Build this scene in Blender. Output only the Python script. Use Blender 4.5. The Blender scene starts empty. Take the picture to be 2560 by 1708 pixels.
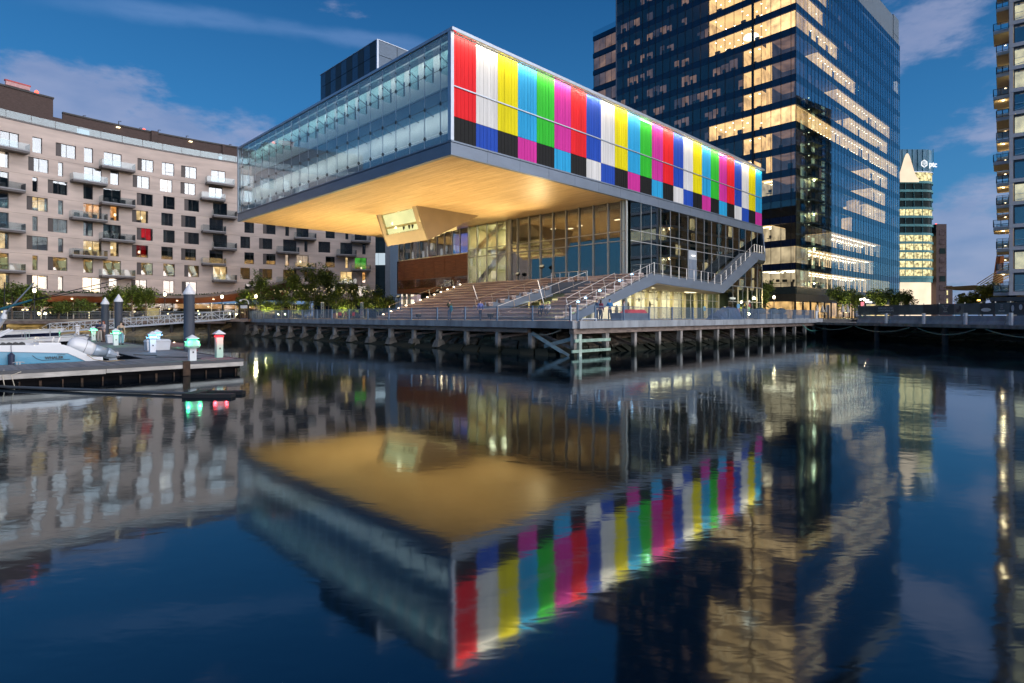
import bpy, math, random
from mathutils import Vector, Matrix
R = math.radians
rng = random.Random(11)
scene = bpy.context.scene
COL = scene.collection
EX = 0.15                     # the sky is kept at 0.15 and the picture exposed for it
# ------------------------------------------------------------------ camera
cam_d = bpy.data.cameras.new('camera'); cam = bpy.data.objects.new('camera', cam_d); COL.objects.link(cam)
cam.location = (0, 0, 2.84); cam.rotation_euler = (R(90), 0, 0)
cam_d.lens = 36 * 1431 / 2560; cam_d.sensor_width = 36; cam_d.shift_y = -0.025
cam_d.clip_start = 0.1; cam_d.clip_end = 4000
scene.camera = cam
# ------------------------------------------------------------------ dusk sky
world = bpy.data.worlds.new('World'); scene.world = world; world.use_nodes = True
nt = world.node_tree; N = nt.nodes; L = nt.links
bg = N['Background']; bg.inputs[1].default_value = EX
def nd(t, **kw):
    n = N.new(t)
    for k, v in kw.items(): setattr(n, k, v)
    return n
sky = nd('ShaderNodeTexSky', sky_type='NISHITA', sun_disc=False)
sky.sun_elevation = R(2.0); sky.sun_rotation = R(128); sky.dust_density = 0.6; sky.ozone_density = 3.0; sky.altitude = 0
gam = nd('ShaderNodeGamma'); gam.inputs[1].default_value = 1.5
L.new(sky.outputs[0], gam.inputs[0])
def wmix(mode, fac, a, b):
    m = nd('ShaderNodeMix', data_type='RGBA', blend_type=mode)
    for i, s in ((0, fac), (6, a), (7, b)):
        if isinstance(s, (int, float)): m.inputs[i].default_value = s
        elif isinstance(s, tuple): m.inputs[i].default_value = s + (1,)
        else: L.new(s, m.inputs[i])
    return m.outputs[2]
def wmath(op, a, b=0.0, c=0.0, clamp=False):
    m = nd('ShaderNodeMath', operation=op, use_clamp=clamp)
    for i, s in enumerate((a, b, c)):
        if isinstance(s, (int, float)): m.inputs[i].default_value = s
        else: L.new(s, m.inputs[i])
    return m.outputs[0]
def wvec(op, a, b):
    m = nd('ShaderNodeVectorMath', operation=op)
    for i, s in enumerate((a, b)):
        if isinstance(s, tuple): m.inputs[i].default_value = s
        else: L.new(s, m.inputs[i])
    return m
tc = nd('ShaderNodeTexCoord')
sep = nd('ShaderNodeSeparateXYZ'); L.new(tc.outputs['Generated'], sep.inputs[0])
def ramp_z(stops):
    r = nd('ShaderNodeValToRGB'); L.new(sep.outputs[2], r.inputs[0]); e = r.color_ramp.elements
    e[0].position = stops[0][0]; e[0].color = stops[0][1] + (1,); e[1].position = stops[-1][0]; e[1].color = stops[-1][1] + (1,)
    for p_, c_ in stops[1:-1]: k = e.new(p_); k.color = c_ + (1,)
    return r.outputs[0]
blue = ramp_z([(0, (.080, .205, .38)), (.10, (.048, .195, .41)), (.30, (.023, .134, .325)), (.55, (.005, .056, .175)), (1, (.002, .030, .11))])
# the sun went down behind the camera on the right: a broad pale glow, pink at the horizon, fading upwards
gl_ = ramp_z([(0, (1.75, 1.15, .95)), (.06, (1.6, 1.3, 1.25)), (.14, (1.15, 1.4, 1.75)), (.26, (.66, .95, 1.35)), (.5, (.17, .35, .68)), (1, (.008, .055, .18))])
azd = wvec('DOT_PRODUCT', tc.outputs['Generated'], (math.sin(R(128)), math.cos(R(128)), 0)).outputs['Value']
hor = wmath('SQRT', wmath('SUBTRACT', 1.0001, wmath('MULTIPLY', sep.outputs[2], sep.outputs[2])))
azf = wmath('MULTIPLY_ADD', wmath('DIVIDE', azd, hor), 0.5, 0.5, clamp=True)
azf = wmath('POWER', azf, 8.0)
grad = wmix('MIX', azf, blue, gl_)
nish = wmix('MULTIPLY', 1.0, gam.outputs[0], (0.32, 0.40, 0.40))
nish = wmix('DARKEN', 1.0, nish, (2.2, 1.7, 1.7))
base = wmix('MIX', 0.15, grad, nish)
# cloud sheets: noise on the sky direction, flattened towards the horizon
mp = nd('ShaderNodeMapping'); mp.inputs['Scale'].default_value = (2.6, 2.6, 6.5); mp.inputs['Location'].default_value = (3.1, 1.7, 0.4)
L.new(tc.outputs['Generated'], mp.inputs[0])
nz = nd('ShaderNodeTexNoise'); nz.inputs['Scale'].default_value = 1.7; nz.inputs['Detail'].default_value = 7; nz.inputs['Roughness'].default_value = 0.6
L.new(mp.outputs[0], nz.inputs['Vector'])
def blob(d, lo, hi):
    dv = Vector(d).normalized()
    dot = wvec('DOT_PRODUCT', tc.outputs['Generated'], tuple(dv)).outputs['Value']
    mr = nd('ShaderNodeMapRange', interpolation_type='SMOOTHSTEP'); L.new(dot, mr.inputs[0])
    mr.inputs[1].default_value = lo; mr.inputs[2].default_value = hi
    return mr.outputs[0]
b1 = blob((-0.74, 1, 0.25), 0.982, 0.998)
b2 = blob((0.80, 1, 0.30), 0.93, 0.995)
b3 = blob((-0.50, 1, 0.27), 0.992, 0.9996)
low = nd('ShaderNodeMapRange'); L.new(sep.outputs[2], low.inputs[0])
low.inputs[1].default_value = 0.28; low.inputs[2].default_value = 0.02
cov = wmath('ADD', wmath('MULTIPLY', b1, 0.30), wmath('MULTIPLY', b2, 0.17))
cov = wmath('ADD', cov, wmath('MULTIPLY', b3, 0.22))
cov = wmath('ADD', cov, wmath('MULTIPLY', low.outputs[0], 0.16))
cl = wmath('ADD', nz.outputs[0], cov)
ramp = nd('ShaderNodeMapRange', interpolation_type='SMOOTHSTEP'); L.new(cl, ramp.inputs[0])
ramp.inputs[1].default_value = 0.65; ramp.inputs[2].default_value = 0.79; ramp.inputs[4].default_value = 0.85
nz2 = nd('ShaderNodeTexNoise'); nz2.inputs['Scale'].default_value = 4.0; nz2.inputs['Detail'].default_value = 5
L.new(mp.outputs[0], nz2.inputs['Vector'])
ccol = wmix('MIX', nz2.outputs[0], (0.065, 0.125, 0.27), (0.32, 0.32, 0.42))
# clouds also take the colour of the sky they float in (brighter towards the afterglow)
ccol = wmix('ADD', 0.20, ccol, base)
final = wmix('MIX', ramp.outputs[0], base, ccol)
# one long thin contrail high on the left
cdir = Vector((-0.62, 1, 0.53)).cross(Vector((-0.20, 1, 0.475))).normalized()
dst = wmath('ABSOLUTE', wvec('DOT_PRODUCT', tc.outputs['Generated'], tuple(cdir)).outputs['Value'])
wob = wmath('MULTIPLY', wmath('SUBTRACT', nz2.outputs[0], 0.5), 0.03)
dst = wmath('ABSOLUTE', wmath('ADD', dst, wob))
tr = nd('ShaderNodeMapRange', interpolation_type='SMOOTHSTEP'); L.new(dst, tr.inputs[0])
tr.inputs[1].default_value = 0.017; tr.inputs[2].default_value = 0.0; tr.inputs[4].default_value = 0.3
trm = wmath('MULTIPLY', tr.outputs[0], blob((-0.42, 1, 0.5), 0.95, 0.99))
trm = wmath('MULTIPLY', trm, nz.outputs[0])
final = wmix('MIX', trm, final, (0.30, 0.42, 0.72))
L.new(final, bg.inputs[0])
# faint, very soft last light from the afterglow behind the camera on the right
sun_d = bpy.data.lights.new('sun', 'SUN'); sun = bpy.data.objects.new('sun', sun_d); COL.objects.link(sun)
sun_d.energy = 2.6 * EX; sun_d.angle = R(88); sun_d.color = (1.0, 0.90, 0.83)
sun.rotation_euler = Vector((-0.80, 0.55, -0.38)).to_track_quat('-Z', 'Y').to_euler()
# ------------------------------------------------------------------ exposure and render settings
vs = scene.view_settings
vs.view_transform = 'Standard'; vs.look = 'None'; vs.gamma = 1.0; vs.use_curve_mapping = False
vs.exposure = math.log2(1 / EX) + 0.4
cy = scene.cycles
cy.max_bounces = 7; cy.diffuse_bounces = 2; cy.glossy_bounces = 4; cy.transmission_bounces = 2; cy.transparent_max_bounces = 20
cy.sample_clamp_indirect = 4.0; cy.sample_clamp_direct = 0.0; cy.caustics_reflective = False; cy.caustics_refractive = False

# ================================================================== helpers
S2 = math.sqrt(0.5)
class Fr:                      # a level frame: a and b run along the ground, z is up
    def __init__(s, ox, oy, ax, ay, bx, by): s.o = (ox, oy); s.a = (ax, ay); s.b = (bx, by)
    def p(s, a, b, z=0.0): return Vector((s.o[0] + a * s.a[0] + b * s.b[0], s.o[1] + a * s.a[1] + b * s.b[1], z))
    def sub(s, a, b):
        q = s.p(a, b); return Fr(q.x, q.y, *s.a, *s.b)
MU = Fr(-5.0, 47.0, S2, S2, -S2, S2)              # museum: a along its colour wall, b along its glass front
TW = Fr(52.1, 105.0, .7405, .672, -.672, .7405)   # office tower
CO = Fr(73.0, 84.0, .656, .755, .755, -.656)      # condominium
WD = Fr(0, 0, 1, 0, 0, 1)
ORG = {}
class MB:
    def __init__(s): s.v = []; s.f = []; s.m = []
    def add(s, vs, fs, m=0):
        k = len(s.v); s.v += [Vector(p) for p in vs]
        for f in fs: s.f.append(tuple(i + k for i in f)); s.m.append(m)
        return s
    def quad(s, a, b, c, d, m=0): return s.add((a, b, c, d), ((0, 1, 2, 3),), m)
    def hexa(s, P, m=0): return s.add(P, ((3, 2, 1, 0), (4, 5, 6, 7), (0, 1, 5, 4), (1, 2, 6, 5), (2, 3, 7, 6), (3, 0, 4, 7)), m)
    def box(s, F, a0, a1, b0, b1, z0, z1, m=0):
        return s.hexa([F.p(a0, b0, z0), F.p(a1, b0, z0), F.p(a1, b1, z0), F.p(a0, b1, z0), F.p(a0, b0, z1), F.p(a1, b0, z1), F.p(a1, b1, z1), F.p(a0, b1, z1)], m)
    def bar(s, p, q, w, h=None, m=0, up=(0, 0, 1)):
        p = Vector(p); q = Vector(q); d = (q - p).normalized(); u = Vector(up)
        if abs(d.dot(u)) > .98: u = Vector((1, 0, 0)) if abs(d.x) < .9 else Vector((0, 1, 0))
        x = d.cross(u).normalized(); y = x.cross(d).normalized(); x *= w / 2; y *= (h or w) / 2
        return s.hexa([p - x - y, p + x - y, p + x + y, p - x + y, q - x - y, q + x - y, q + x + y, q - x + y], m)
    def tube(s, pts, r, n=6, m=0, cap=True):
        pts = [Vector(p) for p in pts]; rs = r if isinstance(r, (list, tuple)) else [r] * len(pts)
        k = len(s.v); px = None
        for i, p in enumerate(pts):
            d = (pts[min(i + 1, len(pts) - 1)] - pts[max(i - 1, 0)]).normalized()
            if px is None:
                u = Vector((0, 0, 1)) if abs(d.z) < .9 else Vector((1, 0, 0))
                px = d.cross(u).normalized()
            px = (px - d * px.dot(d)).normalized(); py = d.cross(px)
            for j in range(n):
                t = 2 * math.pi * j / n; s.v.append(p + (px * math.cos(t) + py * math.sin(t)) * rs[i])
        for i in range(len(pts) - 1):
            for j in range(n):
                a = k + i * n + j; b = k + i * n + (j + 1) % n
                s.f.append((a, b, b + n, a + n)); s.m.append(m)
        if cap:
            s.f.append(tuple(k + j for j in reversed(range(n)))); s.m.append(m)
            e = k + (len(pts) - 1) * n; s.f.append(tuple(e + j for j in range(n))); s.m.append(m)
        return s
    def lathe(s, prof, c, n=12, m=0):       # prof = [(radius, z)], c = (x, y, z)
        k = len(s.v)
        for r, z in prof:
            for j in range(n):
                t = 2 * math.pi * (j + .5) / n; s.v.append(Vector((c[0] + r * math.cos(t), c[1] + r * math.sin(t), c[2] + z)))
        for i in range(len(prof) - 1):
            for j in range(n):
                a = k + i * n + j; b = k + i * n + (j + 1) % n
                s.f.append((a, b, b + n, a + n)); s.m.append(m)
        s.f.append(tuple(k + j for j in reversed(range(n)))); s.m.append(m)
        e = k + (len(prof) - 1) * n; s.f.append(tuple(e + j for j in range(n))); s.m.append(m)
        return s
    def prism(s, poly, off, m=0):           # poly: 3-D points in order, off: extrusion vector
        n = len(poly); P = [Vector(p) for p in poly]; o = Vector(off)
        fs = [tuple(reversed(range(n))), tuple(range(n, 2 * n))] + [(i, (i + 1) % n, n + (i + 1) % n, n + i) for i in range(n)]
        return s.add(P + [p + o for p in P], fs, m)
    def build(s, name, mats, parent=None, loc=None, smooth=False, local=False, kind=None):
        if not isinstance(mats, (list, tuple)): mats = [mats]
        if local: o0 = Vector((0, 0, 0))
        elif parent is not None: o0 = ORG.get(parent.name, Vector((0, 0, 0)))
        elif loc is not None: o0 = Vector(loc)
        else:
            o0 = Vector((sum(v.x for v in s.v) / len(s.v), sum(v.y for v in s.v) / len(s.v), min(v.z for v in s.v)))
        me = bpy.data.meshes.new(name)
        me.from_pydata([tuple(v - o0) for v in s.v], [], s.f)
        for mt in mats: me.materials.append(mt)
        if len(mats) > 1: me.polygons.foreach_set('material_index', s.m)
        if smooth: me.polygons.foreach_set('use_smooth', [True] * len(me.polygons))
        me.update()
        o = bpy.data.objects.new(name, me); COL.objects.link(o)
        if parent is not None:
            o.parent = parent; ORG[o.name] = o0
        else:
            o.location = o0; ORG[o.name] = o0
        if kind: o['kind'] = kind
        return o
def tag(o, label=None, cat=None, group=None, kind=None):
    for k, v in (('label', label), ('category', cat), ('group', group), ('kind', kind)):
        if v: o[k] = v
    return o
def thing(name, label, cat, loc=(0, 0, 0), group=None, rz=0):
    o = bpy.data.objects.new(name, None); COL.objects.link(o)
    o.location = loc; o.rotation_euler = (0, 0, rz); o.empty_display_size = 0.3
    ORG[o.name] = Vector(loc)
    return tag(o, label, cat, group)
def inst(name, mesh, parent, loc=(0, 0, 0), rz=0.0, sc=(1, 1, 1)):   # another object on shared mesh data
    o = bpy.data.objects.new(name, mesh); COL.objects.link(o)
    if parent is not None:
        o.parent = parent; loc = Vector(loc) - ORG.get(parent.name, Vector((0, 0, 0)))
    o.location = loc; o.rotation_euler = (0, 0, rz); o.scale = sc
    return o
def copy_tree(o, parent=None, kids=None):
    c = o.copy(); COL.objects.link(c); c.parent = parent
    for ch in KIDS(o): copy_tree(ch, c)
    return c
def KIDS(o): return [x for x in list(bpy.data.objects) if x.parent == o]
def dup(root, loc, rz, label, group=None):
    c = copy_tree(root); c.location = loc; c.rotation_euler = (0, 0, rz); c['label'] = label
    ORG[c.name] = Vector(loc)
    if group: c['group'] = group
    return c
# ------------------------------------------------------------------ materials
def new_mat(name):
    m = bpy.data.materials.new(name); m.use_nodes = True
    t = m.node_tree; t.nodes.clear(); return m, t
def lnk(t, a, b): t.links.new(a, b)
def pm(name, col, rough=.6, metal=0., var=.18, scale=1.5, stretch=(1, 1, 1), bump=0., bscale=None, spec=.5, col2=None, detail=4, space='world', trans=0., coat=0.):
    """a principled surface whose colour wanders between two tones with noise, plus fine relief"""
    m, t = new_mat(name); n = t.nodes
    out = n.new('ShaderNodeOutputMaterial'); b = n.new('ShaderNodeBsdfPrincipled'); lnk(t, b.outputs[0], out.inputs[0])
    b.inputs['Roughness'].default_value = rough; b.inputs['Metallic'].default_value = metal
    b.inputs['Specular IOR Level'].default_value = spec; b.inputs['Coat Weight'].default_value = coat
    if trans: b.inputs['Transmission Weight'].default_value = trans
    if space == 'world': src = n.new('ShaderNodeNewGeometry').outputs['Position']
    else: src = n.new('ShaderNodeTexCoord').outputs['Object']
    mp = n.new('ShaderNodeMapping'); mp.inputs['Scale'].default_value = stretch; lnk(t, src, mp.inputs[0])
    nz = n.new('ShaderNodeTexNoise'); nz.inputs['Scale'].default_value = scale; nz.inputs['Detail'].default_value = detail
    lnk(t, mp.outputs[0], nz.inputs['Vector'])
    mr = n.new('ShaderNodeMapRange'); mr.inputs[1].default_value = .3; mr.inputs[2].default_value = .7; lnk(t, nz.outputs[0], mr.inputs[0])
    mx = n.new('ShaderNodeMix'); mx.data_type = 'RGBA'; lnk(t, mr.outputs[0], mx.inputs[0])
    c2 = col2 or tuple(min(1, c * (1 + var)) for c in col); c1 = col if col2 else tuple(c * (1 - var) for c in col)
    mx.inputs[6].default_value = tuple(c1) + (1,); mx.inputs[7].default_value = tuple(c2) + (1,)
    lnk(t, mx.outputs[2], b.inputs['Base Color'])
    if bump:
        nb = n.new('ShaderNodeTexNoise'); nb.inputs['Scale'].default_value = bscale or scale * 6; nb.inputs['Detail'].default_value = 3
        lnk(t, mp.outputs[0], nb.inputs['Vector'])
        bp = n.new('ShaderNodeBump'); bp.inputs['Strength'].default_value = bump; bp.inputs['Distance'].default_value = .05
        lnk(t, nb.outputs[0], bp.inputs['Height']); lnk(t, bp.outputs[0], b.inputs['Normal'])
    return m
def em(name, col, s=1.0, var=0., scale=1.0, light=True):
    m, t = new_mat(name); n = t.nodes
    out = n.new('ShaderNodeOutputMaterial'); e = n.new('ShaderNodeEmission'); lnk(t, e.outputs[0], out.inputs[0])
    e.inputs[0].default_value = tuple(col) + (1,); e.inputs[1].default_value = s * EX
    if var:
        g = n.new('ShaderNodeNewGeometry'); nz = n.new('ShaderNodeTexNoise'); nz.inputs['Scale'].default_value = scale; nz.inputs['Detail'].default_value = 3
        lnk(t, g.outputs['Position'], nz.inputs['Vector'])
        mr = n.new('ShaderNodeMapRange'); mr.inputs[1].default_value = .32; mr.inputs[2].default_value = .68
        mr.inputs[3].default_value = s * EX * (1 - var); mr.inputs[4].default_value = s * EX * (1 + var)
        lnk(t, nz.outputs[0], mr.inputs[0]); lnk(t, mr.outputs[0], e.inputs[1])
    if not light: m.cycles.emission_sampling = 'NONE'
    return m
def glass(name, tint=(.8, .85, .88), f0=.08, rough=.0, wave=0., wscale=.5, power=5.0, refl=(1, 1, 1), frit=0.):
    """thin architectural glass: what lies behind, tinted, plus a mirror image that grows towards grazing angles"""
    m, t = new_mat(name); n = t.nodes
    out = n.new('ShaderNodeOutputMaterial'); mix = n.new('ShaderNodeMixShader'); lnk(t, mix.outputs[0], out.inputs[0])
    tr = n.new('ShaderNodeBsdfTransparent'); tr.inputs[0].default_value = tuple(tint) + (1,)
    gl = n.new('ShaderNodeBsdfGlossy'); gl.inputs['Color'].default_value = tuple(refl) + (1,); gl.inputs['Roughness'].default_value = rough
    lw = n.new('ShaderNodeLayerWeight'); lw.inputs[0].default_value = .5
    pw = n.new('ShaderNodeMath'); pw.operation = 'POWER'; lnk(t, lw.outputs['Facing'], pw.inputs[0]); pw.inputs[1].default_value = power
    mr = n.new('ShaderNodeMapRange'); lnk(t, pw.outputs[0], mr.inputs[0]); mr.inputs[3].default_value = f0; mr.inputs[4].default_value = .95
    src = tr.outputs[0]
    if frit:                       # a fine white dot print on the pane scatters some light
        df = n.new('ShaderNodeBsdfDiffuse'); df.inputs[0].default_value = (.72, .86, .90, 1); m2 = n.new('ShaderNodeMixShader'); m2.inputs[0].default_value = frit
        lnk(t, tr.outputs[0], m2.inputs[1]); lnk(t, df.outputs[0], m2.inputs[2]); src = m2.outputs[0]
    lnk(t, mr.outputs[0], mix.inputs[0]); lnk(t, src, mix.inputs[1]); lnk(t, gl.outputs[0], mix.inputs[2])
    if wave:
        g = n.new('ShaderNodeNewGeometry'); nz = n.new('ShaderNodeTexNoise'); nz.inputs['Scale'].default_value = wscale; nz.inputs['Detail'].default_value = 1
        lnk(t, g.outputs['Position'], nz.inputs['Vector'])
        bp = n.new('ShaderNodeBump'); bp.inputs['Strength'].default_value = wave; bp.inputs['Distance'].default_value = .1
        lnk(t, nz.outputs[0], bp.inputs['Height']); lnk(t, bp.outputs[0], gl.inputs['Normal']); 
    return m
def lamp(kind, name, loc, energy, col, parent=None, size=.2, aim=None, spot=60, blend=.6, size_y=None):
    d = bpy.data.lights.new(name, kind); d.energy = energy * EX; d.color = col
    o = bpy.data.objects.new(name, d); COL.objects.link(o)
    if kind == 'AREA':
        d.size = size
        if size_y: d.shape = 'RECTANGLE'; d.size_y = size_y
    else: d.shadow_soft_size = size
    if kind == 'SPOT': d.spot_size = R(spot); d.spot_blend = blend
    if parent is not None:
        o.parent = parent; o.location = Vector(loc) - ORG.get(parent.name, Vector((0, 0, 0)))
    else: o.location = loc
    if aim is not None: o.rotation_euler = (Vector(aim) - Vector(loc)).to_track_quat('-Z', 'Y').to_euler()
    return o
def text(name, body, size, mat, parent, loc, xdir, ydir, depth=.01, align='CENTER', bold=0.0):
    c = bpy.data.curves.new(name, 'FONT'); c.body = body; c.size = size; c.extrude = depth; c.align_x = align; c.offset = bold
    tmp = bpy.data.objects.new('tmp', c); COL.objects.link(tmp)
    bpy.context.view_layer.update()
    me = bpy.data.meshes.new_from_object(tmp.evaluated_get(bpy.context.evaluated_depsgraph_get()))
    bpy.data.objects.remove(tmp); bpy.data.curves.remove(c)
    me.name = name; me.materials.clear(); me.materials.append(mat)
    x = Vector(xdir).normalized(); y = Vector(ydir).normalized(); z = x.cross(y)
    o = bpy.data.objects.new(name, me); COL.objects.link(o)
    mw = Matrix((x, y, z)).transposed().to_4x4(); mw.translation = Vector(loc) - (ORG.get(parent.name, Vector((0, 0, 0))) if parent else Vector((0, 0, 0)))
    if parent: o.parent = parent
    o.matrix_local = mw
    return o
# ================================================================== palette
concrete = pm('concrete', (.30, .33, .36), .85, var=.28, scale=1.2, stretch=(1, 1, .35), bump=.25)
concrete_d = pm('weathered_concrete', (.20, .21, .20), .85, var=.4, scale=2, stretch=(1, 1, .3), bump=.3)
pier_wood = pm('pier_timber', (.26, .20, .17), .8, var=.35, scale=1.5, stretch=(1, 1, 4), bump=.3)
pile_mat = pm('pile_concrete', (.36, .335, .31), .8, var=.4, scale=2.2, stretch=(1.5, 1.5, .35), bump=.3)
def tide(m):
    t = m.node_tree; n = t.nodes; b = [x for x in n if x.type == 'BSDF_PRINCIPLED'][0]; src = b.inputs['Base Color'].links[0].from_socket
    g = n.new('ShaderNodeNewGeometry'); s = n.new('ShaderNodeSeparateXYZ'); lnk(t, g.outputs['Position'], s.inputs[0])
    nz = n.new('ShaderNodeTexNoise'); nz.inputs['Scale'].default_value = 3.5; nz.inputs['Detail'].default_value = 4
    a = n.new('ShaderNodeMath'); a.operation = 'MULTIPLY_ADD'; lnk(t, nz.outputs[0], a.inputs[0]); a.inputs[1].default_value = -.9; lnk(t, s.outputs[2], a.inputs[2])
    r = n.new('ShaderNodeMapRange'); lnk(t, a.outputs[0], r.inputs[0]); r.inputs[1].default_value = -.05; r.inputs[2].default_value = .42
    mx = n.new('ShaderNodeMix'); mx.data_type = 'RGBA'; lnk(t, r.outputs[0], mx.inputs[0]); mx.inputs[6].default_value = (.018, .022, .012, 1); lnk(t, src, mx.inputs[7]); lnk(t, mx.outputs[2], b.inputs['Base Color'])
    return m
tide(pile_mat)
green_wood = pm('algae_timber', (.30, .44, .36), .8, var=.3, scale=2, bump=.3)
rock_mats = [pm('rock_%s' % k, c, .75, var=.35, scale=1.4, bump=.5) for k, c in (('grey', (.27, .25, .23)), ('brown', (.32, .25, .19)), ('green', (.19, .20, .14)))]
rail_blue = pm('painted_blue_steel', (.12, .19, .29), .45, .2, var=.12)
steel = pm('brushed_steel', (.62, .60, .57), .32, .85, var=.1, scale=3)
dark_metal = pm('dark_metal', (.03, .033, .037), .45, .3, var=.15)
black = pm('black_rubber', (.012, .012, .013), .6, var=.2)
fascia_m = pm('fascia_metal', (.155, .20, .265), .42, .25, var=.09, scale=.5, stretch=(1, 1, 3))
frame_m = pm('aluminium_frame', (.42, .47, .54), .38, .55, var=.08)
white_p = pm('white_paint', (.74, .76, .79), .45, var=.06, scale=2)
off_white = pm('off_white_plaster', (.66, .66, .62), .7, var=.05)
asphalt = pm('paving', (.10, .10, .10), .85, var=.25, scale=.8, bump=.2)
def bench_wood(name, c0, c1):
    m, t = new_mat(name); n = t.nodes
    out = n.new('ShaderNodeOutputMaterial'); b = n.new('ShaderNodeBsdfPrincipled'); lnk(t, b.outputs[0], out.inputs[0]); b.inputs['Roughness'].default_value = .6
    gg = n.new('ShaderNodeNewGeometry'); mp0 = n.new('ShaderNodeMapping'); mp0.inputs['Rotation'].default_value = (0, 0, R(-45)); lnk(t, gg.outputs['Position'], mp0.inputs[0])
    mp = n.new('ShaderNodeMapping'); mp.inputs['Scale'].default_value = (6, .3, 6); lnk(t, mp0.outputs[0], mp.inputs[0])
    nz = n.new('ShaderNodeTexNoise'); nz.inputs['Scale'].default_value = 1.0; nz.inputs['Detail'].default_value = 4; lnk(t, mp.outputs[0], nz.inputs['Vector'])
    cr = n.new('ShaderNodeValToRGB'); lnk(t, nz.outputs[0], cr.inputs[0])
    cr.color_ramp.elements[0].position = .36; cr.color_ramp.elements[0].color = c0 + (1,)
    cr.color_ramp.elements[1].position = .66; cr.color_ramp.elements[1].color = c1 + (1,)
    lnk(t, cr.outputs[0], b.inputs['Base Color']); return m
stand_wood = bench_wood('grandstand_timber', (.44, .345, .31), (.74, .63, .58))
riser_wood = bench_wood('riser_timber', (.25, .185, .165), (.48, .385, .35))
def soffit_wood():
    m, t = new_mat('soffit_timber'); n = t.nodes
    out = n.new('ShaderNodeOutputMaterial'); b = n.new('ShaderNodeBsdfPrincipled'); lnk(t, b.outputs[0], out.inputs[0]); b.inputs['Roughness'].default_value = .42
    gg = n.new('ShaderNodeNewGeometry')
    mp = n.new('ShaderNodeMapping'); mp.inputs['Rotation'].default_value = (0, 0, R(-45)); lnk(t, gg.outputs['Position'], mp.inputs[0])
    # boards 14 cm wide and 3.2 m long, their ends staggered
    br = n.new('ShaderNodeTexBrick'); br.inputs['Scale'].default_value = 1.0; br.inputs['Brick Width'].default_value = 3.2; br.inputs['Row Height'].default_value = .17
    br.inputs['Mortar Size'].default_value = .006; br.inputs['Mortar Smooth'].default_value = .3; br.offset = .37; br.squash = 1.0
    br.inputs['Color1'].default_value = (.43, .30, .145, 1); br.inputs['Color2'].default_value = (.56, .41, .215, 1); br.inputs['Mortar'].default_value = (.16, .10, .05, 1)
    mp2 = n.new('ShaderNodeMapping'); mp2.inputs['Rotation'].default_value = (0, 0, R(90)); lnk(t, mp.outputs[0], mp2.inputs[0]); lnk(t, mp2.outputs[0], br.inputs['Vector'])
    mp3 = n.new('ShaderNodeMapping'); mp3.inputs['Scale'].default_value = (3, .12, 1); lnk(t, mp.outputs[0], mp3.inputs[0])
    nz = n.new('ShaderNodeTexNoise'); nz.inputs['Scale'].default_value = 2.0; nz.inputs['Detail'].default_value = 5; lnk(t, mp3.outputs[0], nz.inputs['Vector'])
    mx = n.new('ShaderNodeMix'); mx.data_type = 'RGBA'; mx.blend_type = 'OVERLAY'; mx.inputs[0].default_value = .38
    lnk(t, br.outputs[0], mx.inputs[6]); lnk(t, nz.outputs[0], mx.inputs[7]); lnk(t, mx.outputs[2], b.inputs['Base Color'])
    return m
soffit_m = soffit_wood()
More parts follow.
